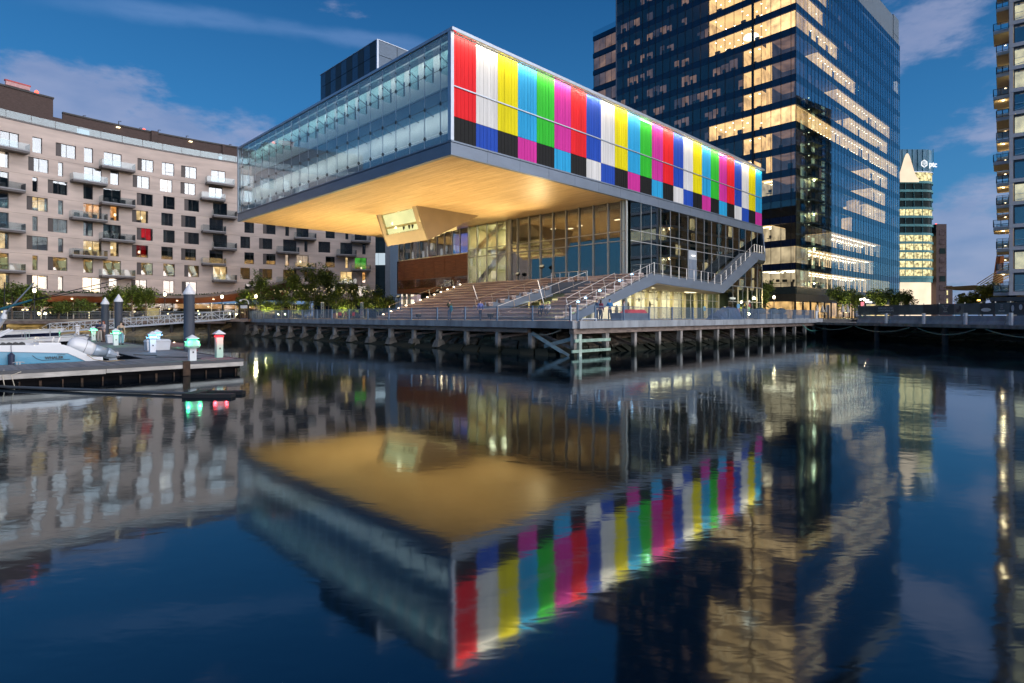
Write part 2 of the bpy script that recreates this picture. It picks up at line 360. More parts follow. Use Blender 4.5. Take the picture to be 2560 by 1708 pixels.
# ================================================================== water
def water_mat():
    m, t = new_mat('harbour_water'); n = t.nodes
    out = n.new('ShaderNodeOutputMaterial'); mix = n.new('ShaderNodeMixShader'); lnk(t, mix.outputs[0], out.inputs[0])
    d = n.new('ShaderNodeBsdfDiffuse'); d.inputs[0].default_value = (.0012, .005, .010, 1)
    gl = n.new('ShaderNodeBsdfGlossy'); gl.inputs['Roughness'].default_value = .06; gl.inputs['Color'].default_value = (.84, .95, 1, 1)
    fr = n.new('ShaderNodeFresnel'); fr.inputs['IOR'].default_value = 2.15
    lnk(t, fr.outputs[0], mix.inputs[0]); lnk(t, d.outputs[0], mix.inputs[1]); lnk(t, gl.outputs[0], mix.inputs[2])
    g = n.new('ShaderNodeNewGeometry')
    def wave(scale, stretch, detail, dist):
        mp = n.new('ShaderNodeMapping'); mp.inputs['Scale'].default_value = stretch; lnk(t, g.outputs['Position'], mp.inputs[0])
        z = n.new('ShaderNodeTexNoise'); z.inputs['Scale'].default_value = scale; z.inputs['Detail'].default_value = detail; z.inputs['Distortion'].default_value = .4
        lnk(t, mp.outputs[0], z.inputs['Vector'])
        k = n.new('ShaderNodeMath'); k.operation = 'MULTIPLY'; lnk(t, z.outputs[0], k.inputs[0]); k.inputs[1].default_value = dist; return k.outputs[0]
    a1 = wave(.8, (1, .8, 1), 1, .0065); a2 = wave(3.2, (.7, 1.4, 1), 2, .0022); a3 = wave(.14, (1, 1, 1), 0, .03)
    pz = n.new('ShaderNodeTexNoise'); pz.inputs['Scale'].default_value = .035; pz.inputs['Detail'].default_value = 2; lnk(t, g.outputs['Position'], pz.inputs['Vector'])
    pr_ = n.new('ShaderNodeMapRange'); lnk(t, pz.outputs[0], pr_.inputs[0]); pr_.inputs[1].default_value = .38; pr_.inputs[2].default_value = .62; pr_.inputs[3].default_value = .45; pr_.inputs[4].default_value = 1.9
    ab = n.new('ShaderNodeMath'); lnk(t, a1, ab.inputs[0]); lnk(t, a2, ab.inputs[1])
    s1 = n.new('ShaderNodeMath'); s1.operation = 'MULTIPLY'; lnk(t, ab.outputs[0], s1.inputs[0]); lnk(t, pr_.outputs[0], s1.inputs[1])   # calm and ruffled patches
    s2 = n.new('ShaderNodeMath'); lnk(t, s1.outputs[0], s2.inputs[0]); lnk(t, a3, s2.inputs[1])
    bp = n.new('ShaderNodeBump'); bp.inputs['Strength'].default_value = .8; bp.inputs['Distance'].default_value = 1.0
    lnk(t, s2.outputs[0], bp.inputs['Height']); lnk(t, bp.outputs[0], gl.inputs['Normal']); lnk(t, bp.outputs[0], fr.inputs['Normal'])
    return m
MB().quad((-1500, -1500, 0), (1500, -1500, 0), (1500, 2500, 0), (-1500, 2500, 0)).build('water', water_mat(), loc=(0, 0, 0), kind='structure')
# ================================================================== land
shore = [(-400, 20), (-112, 62), (-69, 84), (-42, 87)] + [tuple(MU.p(*q)[:2]) for q in ((6.8, 47), (6.8, -5), (49, -5))] + [(47, 79), (50, 46), (54, 18), (400, 12), (600, 1800), (-600, 1800)]
gm = MB(); gm.add([(x, y, 2.36) for x, y in shore] + [(x, y, -1) for x, y in shore], [tuple(range(len(shore)))] + [(i, i + len(shore), (i + 1) % len(shore) + len(shore), (i + 1) % len(shore)) for i in range(len(shore))])
gm.build('ground', asphalt, loc=(0, 0, 0), kind='structure')
# ------------------------------------------------------------------ stone slopes below the decks
def slope(name, line, inward, width, z1, cols, rows, zw=-.35, mats=rock_mats):
    """a revetment of single stones, each its own block, laid on a sloping bed"""
    root = MB()
    pts = [Vector(p + (0,)) for p in line]; ins = [Vector(p + (0,)) for p in inward]
    for i in range(len(pts) - 1):
        root.quad(pts[i] + Vector((0, 0, zw - .3)), pts[i + 1] + Vector((0, 0, zw - .3)), ins[i + 1] + Vector((0, 0, z1 - .25)), ins[i] + Vector((0, 0, z1 - .25)))
    bed = root.build(name, rock_mats[0], loc=pts[0], kind='structure')
    segs = [(pts[i + 1] - pts[i]).length for i in range(len(pts) - 1)]; tot = sum(segs)
    def at(s, t):
        i = 0
        while i < len(segs) - 1 and s > segs[i]: s -= segs[i]; i += 1
        f = s / segs[i]; a = pts[i].lerp(pts[i + 1], f); b = ins[i].lerp(ins[i + 1], f)
        q = a.lerp(b, t); q.z = zw + (z1 - zw) * t; return q
    for j in range(rows):
        s = rng.random() * .6
        while s < tot - .2:
            w = tot / cols * rng.uniform(.55, 1.5); e = min(s + w, tot)
            t0, t1 = j / rows, (j + 1) / rows
            g = .03; sk = rng.uniform(-.3, .3)
            P = [at(max(0, s + g), t0 + .02), at(e - g, t0 + .02), at(min(tot, e - g + sk), t1 - .02), at(min(tot, max(0, s + g + sk)), t1 - .02)]
            h = rng.uniform(.06, .28); tilt = [rng.uniform(-.08, .1) for _ in range(4)]
            c = (P[0] + P[1] + P[2] + P[3]) / 4
            top = [c + (P[k] - c) * .93 + Vector((0, 0, h + tilt[k])) for k in range(4)]
            bot = [p - Vector((0, 0, .3)) for p in P]
            MB().hexa(bot + top).build('stone', rng.choice(mats), bed)
            s = e
    return bed
mu2 = lambda r, l: tuple(MU.p(r, l)[:2])
slope('rock_slope', [mu2(.5, 49), mu2(.5, 20), mu2(.3, -11.3)], [mu2(6.6, 49), mu2(6.6, 20), mu2(6.6, -4.8)], 6, 2.0, 34, 4)
slope('rock_slope', [mu2(.3, -11.3), mu2(22, -11.3), mu2(51, -11.3)], [mu2(6.6, -4.8), mu2(22, -4.8), mu2(49, -4.8)], 6, 2.0, 30, 4)
slope('rock_slope', [(42.4, 77), (43.6, 55), (47, 25)], [(47, 79), (49.5, 56), (53, 25)], 5, 1.5, 20, 3)
for m_ in rock_mats: tide(m_)
yellow_rocks = [pm('dry_rock', (.30, .25, .15), .85, var=.4, scale=1.2, bump=.5), pm('pale_rock', (.24, .21, .15), .85, var=.4, scale=1.2, bump=.5)]
slope('rock_slope', [(-112, 54), (-69, 76.5), (-44, 80.5)], [(-112, 60), (-69, 82.5), (-42, 86)], 6, 1.6, 40, 3, mats=yellow_rocks)
# ------------------------------------------------------------------ promenade deck on piles
DECK = 2.46
prom = MB()
prom.prism([MU.p(1.3, 49.5, DECK - .12), MU.p(1.3, -11.9, DECK - .12), MU.p(53.5, -11.9, DECK - .12), MU.p(53.5, -4, DECK - .12), MU.p(9, -4, DECK - .12), MU.p(9, 49.5, DECK - .12)], (0, 0, .12))
deck = prom.build('promenade', pm('deck_paving', (.33, .31, .30), .8, var=.15, scale=1.2), loc=MU.p(1.3, -11.9, 0), kind='structure')
def beam_run(a0, a1, fixed, axis, step, z0, z1, t0, t1, name, mat, par):
    n = max(1, round(abs(a1 - a0) / step))
    for i in range(n):
        s, e = a0 + (a1 - a0) * i / n, a0 + (a1 - a0) * (i + 1) / n
        g = .015 if e > s else -.015
        m = MB()
        if axis == 'l': m.box(MU, fixed + t0, fixed + t1, s + g, e - g, z0, z1)
        else: m.box(MU, s + g, e - g, fixed + t0, fixed + t1, z0, z1)
        m.build(name, mat, par)
beam_run(49.5, -11.9, 1.3, 'l', 7.6, DECK - .50, DECK + .03, -.22, .30, 'edge_beam', concrete, deck)
beam_run(1.6, 53.5, -11.9, 'r', 7.2, DECK - .50, DECK + .03, -.22, .30, 'edge_beam', concrete, deck)
beam_run(49, -7.3, 1.3, 'l', 11, DECK - .88, DECK - .503, .12, .5, 'cap_beam', pier_wood, deck)
beam_run(-.4 + 1.7, 53, -11.9, 'r', 9, DECK - .88, DECK - .503, .10, .5, 'cap_beam', pier_wood, deck)
foot_m = pm('footing_concrete', (.19, .175, .15), .85, var=.35, scale=2, bump=.3)
for i, l in enumerate([48.6, 45.6, 42, 38.1, 34.3, 30.4, 26.6, 22.8, 19, 15.2, 11.4, 7.6, 3.8, 0, -3.8, -7.5]):
    j = lambda k=.06: rng.uniform(-k, k); w_ = rng.uniform(.34, .42); m = MB().bar(MU.p(1.69 + j(), l + j(.1), -.6), MU.p(1.69, l + j(), DECK - .885), w_, w_, up=(S2, S2, 0))
    p = m.build('pile', pile_mat, deck)
    if l > 3: MB().hexa([MU.p(1.2, l - .42, .1), MU.p(2.2, l - .42, .1), MU.p(2.2, l + .42, .1), MU.p(1.2, l + .42, .1), MU.p(1.42, l - .28, .72), MU.p(2.0, l - .28, .72), MU.p(2.0, l + .28, .72), MU.p(1.42, l + .28, .72)]).build('footing', foot_m, p)
    if -4 < l: MB().bar(MU.p(1.75, l - .1, 1.15), MU.p(4.2, l - 1.7, DECK - .95), .15, .2).build('brace', pier_wood, p)
for r in [1.7, 5.5, 9.25, 12.9, 16.5, 20.1, 23.7, 27.2, 30.8, 34.3, 37.8, 41.3, 44.8, 48.4, 52]:
    w_ = rng.uniform(.31, .38); p = MB().bar(MU.p(r + j(.1), -11.48 + j(), -.6), MU.p(r + j(), -11.48, DECK - .885), w_, w_, up=(S2, S2, 0)).build('pile', pile_mat, deck)
    MB().bar(MU.p(r, -11.4, .55), MU.p(r + .8, -7.6, DECK - .95), .13, .2).build('brace', pier_wood, p)
# corner bracing, pale green with algae
MB().bar(MU.p(1.52, -7.7, 1.55), MU.p(1.5, -11.2, .02), .09, .26).build('brace', pm('grey_green_plank', (.36, .46, .47), .8, var=.25, scale=2), deck)
MB().bar(MU.p(1.75, -8.7, .62), MU.p(1.75, -11.4, 1.25), .09, .26).build('brace', pm('grey_plank', (.34, .42, .42), .8, var=.25, scale=2), deck)
MB().box(MU, 1.5, 5.7, -11.78, -11.66, .98, 1.2).build('fender_plank', green_wood, deck)
MB().box(MU, 1.2, 5.7, -11.78, -11.66, .26, .46).build('fender_plank', green_wood, deck)
MB().box(MU, 1.92, 2.22, -11.8, -11.5, -.5, 1.55).build('pile', pm('algae_pile', (.40, .50, .44), .8, var=.35, scale=2), deck)
def hang(name, pts, r, mat, label, cat='hose', group=None):
    P = [Vector(p) for p in pts]; out = []
    for i in range(len(P) - 1):
        for k in range(7):
            f = k / 6; q = P[i].lerp(P[i + 1], f); q.z -= .35 * 4 * f * (1 - f) * (P[i + 1] - P[i]).length / 5; out.append(q)
    o = MB().tube(out, r, 6).build(name, mat, loc=P[0]); return tag(o, label, cat, group)
hose_m = pm('hose_rubber', (.22, .33, .26), .5, var=.2); rope_m = pm('rope_fibre', (.55, .50, .40), .8, var=.2)
hang('hose', [MU.p(1.35, -7.9, 1.5), MU.p(1.35, -10.6, 1.85)], .03, rope_m, 'pale rope sagging beneath the promenade corner beside the diagonal plank', 'rope')
hang('hose', [MU.p(46.2, -12.0, 1.7), MU.p(50.5, -12.2, .95), MU.p(55, -12.4, 1.75)], .06, pm('green_hose', (.12, .42, .34), .45), 'green hose drooping over the water at the far end of the promenade')
hang('hose', [MU.p(30.2, -11.2, 1.75), MU.p(33.2, -11.2, 1.75)], .05, hose_m, 'grey hose looped between two piles under the long promenade side')
hang('hose', [MU.p(37.2, -11.2, 1.75), MU.p(40.7, -11.2, 1.75)], .05, hose_m, 'pale hose looped between piles nearer the promenade far end')
# ------------------------------------------------------------------ promenade fence
fence = thing('harbor_fence', 'blue steel railing of thin balusters along the promenade edge by the museum', 'fence', MU.p(1.3, -11.9, DECK))
def fence_run(axis, fixed, stops):
    for i in range(len(stops)):
        a = stops[i]; P = lambda s, z: MU.p(fixed, s, z) if axis == 'l' else MU.p(s, fixed, z)
        MB().bar(P(a, DECK + .03), P(a, DECK + 1.14), .09, .13, up=(S2, S2, 0)).build('post', rail_blue, fence)
        if i + 1 < len(stops):
            b = stops[i + 1]; m = MB(); lo, hi = min(a, b) + .07, max(a, b) - .07
            m.bar(P(lo, DECK + 1.09), P(hi, DECK + 1.09), .06, .045); m.bar(P(lo, DECK + .13), P(hi, DECK + .13), .045, .04)
            k = round((hi - lo) / .125)
            for j in range(1, k): m.bar(P(lo + (hi - lo) * j / k, DECK + .15), P(lo + (hi - lo) * j / k, DECK + 1.07), .022, .022)
            m.build('railing_panel', rail_blue, fence, kind='stuff')
fence_run('l', 1.42, [47.4, 45.9, 42.1, 38, 34.2, 30.4, 26.5, 22.9, 19.1, 15.3, 11.4, 7.6, 3.7, -.1, -4, -7.8, -11.4])
fence_run('r', -11.78, [1.75, 3.8, 7.4, 11.05, 14.7, 18.4, 22.1, 25.7, 29.4, 33, 36.6, 40.1, 43.7, 47.5, 51])
MB().tube([MU.p(1.25, -11.6, DECK - .05), MU.p(1.25, -11.6, DECK + .98)], .05, 8).build('gate_post', white_p, fence)
hoop = MB(); hoop.bar(MU.p(1.9, -12.05, DECK + .18), MU.p(3.6, -12.05, DECK + .18), .05); hoop.bar(MU.p(1.9, -12.05, DECK + .0), MU.p(1.9, -12.05, DECK + .18), .05); hoop.bar(MU.p(3.6, -12.05, DECK), MU.p(3.6, -12.05, DECK + .18), .05)
hoop.build('ladder_hoop', white_p, fence)
# ================================================================== museum
mus = thing('museum', 'museum with a huge cantilevered glass and colour striped box over the waterfront steps', 'museum', MU.p(0, 0, 2.46))
ZF, ZT = 16.08, 26.5
RE, LE = 64.4, 47.5
seam = .012
# fascia panels
def fascia(axis, n, total):
    for i in range(n):
        s, e = total * i / n, total * (i + 1) / n
        m = MB()
        a0 = s + seam if i else -.06
        if axis == 'r':
            m.box(MU, a0, e - seam, -.06, .3, ZF, ZF + 1.02); m.box(MU, a0, e - seam, -.11, .3, ZF + 1.06, ZF + 1.2)
        else:
            m.box(MU, -.06, .3, s + seam if i else .304, e - seam, ZF, ZF + 1.02); m.box(MU, -.11, .3, s + seam if i else .304, e - seam, ZF + 1.06, ZF + 1.2)
        m.build('fascia_panel', fascia_m, mus)
fascia('r', 16, RE); fascia('l', 11, LE)
# soffit, roof, rear walls
MB().box(MU, .3, 26.3, .3, LE - .3, ZF + .04, ZF + .3).build('soffit', soffit_m, mus)
dark_roof = pm('roof_membrane', (.12, .13, .15), .8)
rf = MB(); rf.box(MU, .02, RE, .32, LE, 26.12, 26.4); rf.build('roof', dark_roof, mus)
rim = MB(); rim.box(MU, -.12, RE, -.30, .3, 26.24, 26.5); rim.build('roof_rim', frame_m, mus)
rim = MB(); rim.box(MU, -.12, .3, .304, LE, 26.24, 26.5); rim.build('roof_rim', frame_m, mus)
MB().box(MU, -.1, .22, -.1, .3, ZF + 1.21, 26.235).build('corner_frame', frame_m, mus)
MB().box(MU, -.1, .3, LE - .3, LE, ZF + 1.21, 26.235).build('corner_frame', frame_m, mus)
wall_grey = pm('metal_cladding', (.20, .23, .27), .5, .2, var=.08)
bw = MB(); bw.box(MU, RE - .3, RE, .6, LE - .3, 2.46, 26.1); bw.box(MU, 2.2, RE - .31, LE - .28, LE - .02, 17.3, 26.1); bw.build('rear_wall', wall_grey, mus)
# ------------------------------------------------------------------ colour bar wall
PAL = dict(r=(.80, .012, .02), w=(.72, .72, .70), y=(.80, .70, .0), c=(.02, .36, .68), g=(.03, .52, .03), m=(.62, .03, .32), b=(.012, .07, .44), k=(.006, .007, .008))
bar_mats = {k: pm('bar_%s' % n, PAL[k], .55, var=.15, scale=1.6, stretch=(1.6, 1.6, .08), spec=.15) for k, n in zip('rwycgmb', ('red', 'white', 'yellow', 'cyan', 'green', 'magenta', 'blue'))}
bar_mats['k'] = pm('bar_black', PAL['k'], .5, var=.1, spec=.15)
top_seq = ('rwycgmrb' 'wycgmrb' 'wycgmrb' 'wyc')[:25]
low_seq = 'kbkmkckwbkmkckwbkmkckwbkm'
cw = MB(); cw.box(MU, .23, RE - .3, .22, .6, ZF + 1.21, 26.1)
cwall = cw.build('colour_wall', dark_metal, mus)
CWID = (RE - .38) / 25
rows = ((21.93, 26.1, 'top'), (19.36, 21.78, 'top'), (17.32, 19.33, 'low'))
rest = MB(); rest_m = list(bar_mats.values()); keys = list(bar_mats)
cnt = 0
for ci in range(25):
    for z0, z1, which in rows:
        key = top_seq[ci] if which == 'top' else low_seq[ci]
        for k in range(6):
            a0 = .25 + ci * CWID + k * CWID / 6; a1 = a0 + CWID / 6 - .022
            j = rng.uniform(-.006, .006)
            if ci < 16:
                MB().box(MU, a0, a1, .08 + j, .16, z0, z1).build('colour_plank', bar_mats[key], cwall)
            else: rest.box(MU, a0, a1, .08 + j, .16, z0, z1, keys.index(key))
rest.build('colour_plank', rest_m, cwall, kind='stuff')
MB().box(MU, .24, RE - .35, .0, .2, 21.80, 21.9).build('cross_rail', frame_m, mus)
# the strip lamps under the rim that wash the planks
strip = em('warm_strip_lamp', (1, .82, .55), .4, light=False)
for i in range(4):
    a0, a1 = .4 + i * 15.9, .4 + (i + 1) * 15.9 - .1
    s = MB().box(MU, a0, a1, -.26, -.18, 26.19, 26.235).build('strip_lamp', strip, mus)
    q = MU.p((a0 + a1) / 2, -.26, 26.17)
    lo = lamp('AREA', 'strip_light', q, 330, (1, .82, .58), mus, size=.06, size_y=15.8)
    zax = -(MU.p(0, .8) - MU.p(0, 0) - Vector((0, 0, .75))).normalized(); yax = (MU.p(1, 0) - MU.p(0, 0)).normalized()
    lo.rotation_euler = Matrix((yax.cross(zax), yax, zax)).transposed().to_euler()
tube_l = em('green_tube_lamp', (.55, 1, .7), 4.0, light=False)
MB().box(MU, 28.3, 30.6, -.05, .05, 25.82, 25.94).build('tube_lamp', tube_l, mus)
MB().box(MU, 48.6, 50.0, -.05, .05, 25.86, 25.96).build('tube_lamp', em('cyan_tube_lamp', (.5, 1, 1), 5.0, light=False), mus)
lamp('POINT', 'tube_light', MU.p(29.4, -.25, 25.8), 12, (.5, 1, .6), mus, size=.1)
# ------------------------------------------------------------------ glass front of the box
g_front = glass('front_glass', (.82, .91, .93), .09, frit=.16, wave=.012, wscale=.35)
g_fin = glass('fin_glass', (.70, .88, .90), .06)
mull = [.22, 1.41, 3.62, 5.83, 8.04, 10.26, 12.47, 14.69, 16.9, 19.1, 21.31, 23.51, 25.71, 27.92, 30.14, 32.4, 34.61, 36.78, 39.02, 41.2, 43.48, 45.69, 47.2]
zr = [17.32, 18.13, 20.64, 23.48, 26.2]
unit = MB().box(WD, 0, 1, 0, 1, 0, 1).build('glass_pane', g_front, None, local=True)
unit_me = unit.data; bpy.data.objects.remove(unit)
for i in range(len(mull) - 1):
    for j in range(4):
        MB().box(MU, -.03, -.01, mull[i] + .015, mull[i + 1] - .015, zr[j] + .012, zr[j + 1] - .012).build('glass_pane', g_front, mus)
fit = MB()
for x in mull[1:-1]:
    fit.box(MU, -.035, .03, x - .02, x + .02, 17.3, 26.2, 1)
    for z in zr[1:4]:
        fit.box(MU, -.07, .1, x - .13, x + .13, z - .05, z + .05); fit.box(MU, -.05, .08, x - .05, x + .05, z - .16, z + .16)
    fit.box(MU, -.05, .06, x - .05, x + .05, 24.3, 24.45); fit.box(MU, -.05, .06, x - .05, x + .05, 25.1, 25.25)
    fit.box(MU, .85, .95, x - .05, x + .05, 23.3, 24.6); fit.bar(MU.p(.05, x, 24.6), MU.p(.9, x, 24.2), .05)
    fit.bar(MU.p(.05, x, 20.6), MU.p(1.0, x, 20.3), .04)
fit.box(MU, -.02, .02, .3, 47.2, 20.625, 20.66); fit.box(MU, -.02, .02, .3, 47.2, 23.465, 23.5)
fit.build('glass_fitting', [dark_metal, frame_m], mus, kind='stuff')
for x in mull[1:-1]:
    MB().box(MU, .05, .9, x - .012, x + .012, 23.2, 26.1).build('glass_fin', g_fin, mus)
lit_white = pm('gallery_wall', (.74, .78, .78), .7, var=.04)
gw = MB(); gw.box(MU, 1.7, 1.9, .6, LE - .4, 22.9, 26.1); gw.box(MU, 1.7, 1.9, .6, LE - .4, 18.15, 20.9); gw.build('gallery_wall', lit_white, mus)
MB().box(MU, .3, 2.1, .6, LE - .4, 17.2, 17.3).build('gallery_floor', pm('gallery_floor', (.10, .11, .12), .4), mus)
cl = MB(); cl.box(MU, 2.05, 2.15, .6, LE - .4, 20.9, 22.9); cl.box(MU, .34, .42, .6, LE - .4, 17.3, 18.1); cl.build('clerestory', pm('blue_glass_band', (.09, .22, .31), .4, var=.15, scale=.3), mus)
MB().box(MU, .3, 2.1, .35, .55, 17.3, 26.1).build('end_wall', lit_white, mus)
for i in range(3):
    q = MU.p(.75, 8 + i * 15.6, 26.05)
    lo = lamp('AREA', 'gallery_light', q, 215, (1, .95, .86), mus, size=.3, size_y=15)
    zax = -(MU.p(.9, 0) - MU.p(0, 0) - Vector((0, 0, .8))).normalized(); yax = (MU.p(0, 1) - MU.p(0, 0)).normalized()
    lo.rotation_euler = Matrix((yax.cross(zax), yax, zax)).transposed().to_euler()
    l2 = lamp('AREA', 'gallery_light', MU.p(.55, 8 + i * 15.6, 20.5), 110, (1, .96, .90), mus, size=.3, size_y=15); l2.rotation_euler = lo.rotation_euler
    MB().box(MU, .68, .82, .6 + i * 15.6, 15.4 + i * 15.6, 26.07, 26.115).build('gallery_lamp', em('gallery_lamp', (.9, .97, 1), .4, light=False), mus)
MB().box(MU, 1.2, 1.7, 29.2, 30.6, 17.4, 18.3).build('display_plinth', off_white, mus)
# ------------------------------------------------------------------ plant screen on the roof
pent = MB(); pent.box(MU, 4.2, 15.9, 18.0, 30.5, 26.4, 32.8)
ph = pent.build('roof_screen', pm('screen_core', (.03, .045, .06), .5, var=.3), mus)
scr = pm('screen_mesh', (.06, .10, .15), .35, .5, var=.25, scale=3, stretch=(1, 1, 4))
for k in range(4):
    z0 = 26.5 + k * 1.6
    for i in range(10):
        a = 17.8 + i * 1.29; MB().box(MU, 3.95, 4.05, a + .03, a + 1.26, z0 + .03, z0 + 1.57).build('screen_panel', scr if i % 2 else dark_metal, ph)
    for i in range(5):
        a = 4.1 + i * 2.4; MB().box(MU, a + .03, a + 2.37, 17.6, 17.7, z0 + .03, z0 + 1.57).build('screen_panel', pm('screen_side', (.075, .11, .155), .35, .4, var=.2, scale=3, stretch=(1, 1, 5)) if i + k == 0 else bpy.data.materials['screen_side'], ph)
ed = MB(); ed.box(MU, 3.9, 4.1, 17.55, 17.75, 26.4, 32.95); ed.box(MU, 3.9, 4.1, 17.8, 30.8, 32.9, 32.98); ed.box(MU, 4.12, 16, 17.55, 17.75, 32.9, 32.98); ed.build('screen_frame', frame_m, ph)
# ------------------------------------------------------------------ theatre glass wall under the cantilever
g_th = glass('theatre_glass', (.62, .66, .66), .16, wave=.006, wscale=.5)
thm = [.2, .92, 2.74, 4.88, 7.03, 9.1, 11.26, 13.42, 15.47, 17.6, 18.85, 19.71, 21.68, 23.72, 25.83, 27.77]
tz = [7.62, 11.47, 12.57, 16.05]
mul_m = pm('mullion_metal', (.40, .42, .42), .4, .4, var=.06)
for i in range(len(thm) - 1):
    for j in range(3):
        if thm[i] == 18.85: continue
        MB().box(MU, 25.8, 25.82, thm[i] + .05, thm[i + 1] - .05, tz[j] + .03, tz[j + 1] - .03).build('glass_pane', g_th, mus)
for x in thm:
    MB().box(MU, 25.62, 25.8, x - .06, x + .06, 7.6, 16.1).build('mullion', mul_m, mus)
    if x < 18: MB().box(MU, 26.3, 26.5, x + .32, x + .47, 7.6, 16.1).build('mullion', off_white, mus)
for z in tz[1:3]: MB().box(MU, 25.66, 25.79, .2, 27.8, z - .05, z + .05).build('transom', mul_m, mus)
col_m = pm('pale_column', (.52, .60, .58), .5, var=.05)
MB().lathe([(.33, 2.46), (.33, 16.1)], MU.p(26.0, .62)[:2] + (0,), 16).build('column', col_m, mus, smooth=True)
MB().lathe([(.30, 7.6), (.30, 16.1)], MU.p(25.9, 19.28)[:2] + (0,), 16).build('column', col_m, mus, smooth=True)
inn = MB(); inn.box(MU, 33, 33.2, .4, 19.6, 7.6, 16.1); inn.box(MU, 26, 33, 19.5, 19.65, 7.6, 16.1, 0); inn.box(MU, 25.9, 33, .5, 19.5, 7.45, 7.6)
inn.build('theatre_wall', pm('theatre_wall', (.06, .045, .035), .8), mus)
for i, x in enumerate(thm[1:9]):
    MB().box(MU, 26.1, 26.14, x + .55, x + 1.75, 15.35, 15.75).build('roller_blind', off_white, mus)
spot_e = em('ceiling_slot_lamp', (1, .72, .42), 5, light=False)
for (r, l) in ((29, 3.4), (30, 5.2), (31, 7.2), (29.5, 9.6), (30.5, 12.0), (29, 13.8)):
    MB().box(MU, r, r + .25, l, l + .7, 14.6, 14.68).build('slot_lamp', spot_e, mus)
# stair hall behind the left panes
hall_w = pm('hall_plaster', (.78, .74, .52), .7, var=.05)
h = MB(); h.box(MU, 30.6, 30.8, 19.7, 28, 7.6, 16.1); h.box(MU, 25.95, 30.6, 27.9, 28.1, 7.6, 16.1); h.box(MU, 25.95, 30.6, 19.68, 19.8, 7.6, 16.1); h.box(MU, 25.95, 30.7, 19.7, 28, 7.4, 7.6); h.box(MU, 25.95, 30.7, 19.7, 28, 15.9, 16.05); h.box(MU, 27.3, 30.6, 19.8, 25.3, 12.1, 12.5)
h.build('hall_wall', hall_w, mus)
br = MB(); br.bar(MU.p(26.9, 27.0, 7.6), MU.p(26.9, 20.0, 13.1), .55, .6); br.build('brace', pm('brace_plaster', (.50, .48, .40), .6), mus)
br = MB(); br.bar(MU.p(26.9, 27.6, 12.4), MU.p(26.9, 21.4, 16.1), .55, .6); br.build('brace', bpy.data.materials['brace_plaster'], mus)
MB().box(MU, 30.45, 30.55, 24.2, 24.6, 10.55, 10.85).build('exit_sign', em('exit_green', (.1, 1, .3), 2.2, light=False), mus)
lamp('AREA', 'hall_light', MU.p(28.2, 23.5, 15.8), 460, (1, .88, .55), mus, size=3)
lamp('AREA', 'hall_light', MU.p(28.6, 23.5, 12.0), 170, (1, .88, .55), mus, size=3)
# ------------------------------------------------------------------ timber clad volume on the left
wood_b = pm('ipe_boards', (.12, .040, .018), .45, var=.45, scale=1.3, stretch=(.5, .5, 7), col2=(.26, .10, .045))
wb = MB(); wb.box(MU, 25.98, 44, 28.05, 46.9, 6.62, 12.15); wbody = wb.build('timber_volume', pm('dark_board_backing', (.03, .014, .009), .7), mus)
def rounded(l):                       # boards follow a rounded end
    d = max(0., l - 45.9); return 25.72 + (1.1 - math.sqrt(max(0, 1.1 * 1.1 - d * d)))
for i in range(7):
    l0, l1 = 28.05 + i * 2.7, min(46.98, 28.05 + (i + 1) * 2.7)
    m = MB()
    for z0, z1 in ((8.84, 12.2), (6.6, 7.42)):
        k = round((z1 - z0) / .153)
        for j in range(k):
            za, zb = z0 + (z1 - z0) * j / k, z0 + (z1 - z0) * (j + 1) / k - .04
            ls = [l0 + .02, l1 - .02] if i < 6 else [l0 + .02, 45.9, 46.4, 46.75, 46.97]
            for a, b in zip(ls, ls[1:]):
                o = rng.uniform(0, .015); e0, e1 = rounded(a), rounded(b)
                if z1 > 12 and j >= k - 2: e0 += .09 * (j - k + 3); e1 += .09 * (j - k + 3)
                m.hexa([MU.p(e0 - o, a, za), MU.p(e1 - o, b, za), MU.p(26.9, b, za), MU.p(26.9, a, za), MU.p(e0 - o, a, zb), MU.p(e1 - o, b, zb), MU.p(26.9, b, zb), MU.p(26.9, a, zb)])
    m.build('board_panel', wood_b, wbody, kind='stuff')
sl = MB()
for j in range(8): sl.box(MU, 25.72, 25.78, 28.05, 46.2, 7.52 + j * .165, 7.57 + j * .165)
sl.build('slat_screen', wood_b, wbody, kind='stuff')
MB().box(MU, 25.9, 25.93, 28.05, 46.3, 7.43, 8.83).build('glass_pane', glass('slot_glass', (.3, .3, .3), .2), wbody)
MB().box(MU, 26.0, 26.1, 28.2, 29.7, 7.6, 8.7).build('lit_window', em('cafe_glow', (1, .62, .35), .5, var=.8, scale=3, light=False), wbody)
# glazed floor above the timber volume
g_up = glass('gallery_glass', (.7, .74, .74), .14)
us = [28.05, 29.9, 31.7, 33.7, 35.6, 37.8, 40.2, 42.6, 44.6, 46.2]
for a, b in zip(us, us[1:]):
    MB().box(MU, 25.9, 25.92, a + .04, b - .04, 12.3, 16.05).build('glass_pane', g_up, mus)
    MB().box(MU, 25.8, 25.96, b - .06, b + .06, 12.2, 16.1).build('mullion', mul_m, mus)
MB().box(MU, 25.8, 44, 28.05, 46.5, 12.17, 12.3).build('floor_slab', off_white, mus)
ub = MB(); ub.box(MU, 29.4, 29.6, 28.1, 46.3, 12.3, 16.1); ub.box(MU, 25.95, 29.4, 46.1, 46.25, 12.3, 16.1); ub.build('gallery_wall', pm('grey_room', (.20, .22, .22), .7), mus)
MB().box(MU, 29.2, 29.35, 30.2, 36.0, 12.35, 15.9).build('blue_wall', em('blue_room', (.01, .10, .55), .8, var=.4, scale=.5, light=False), mus)
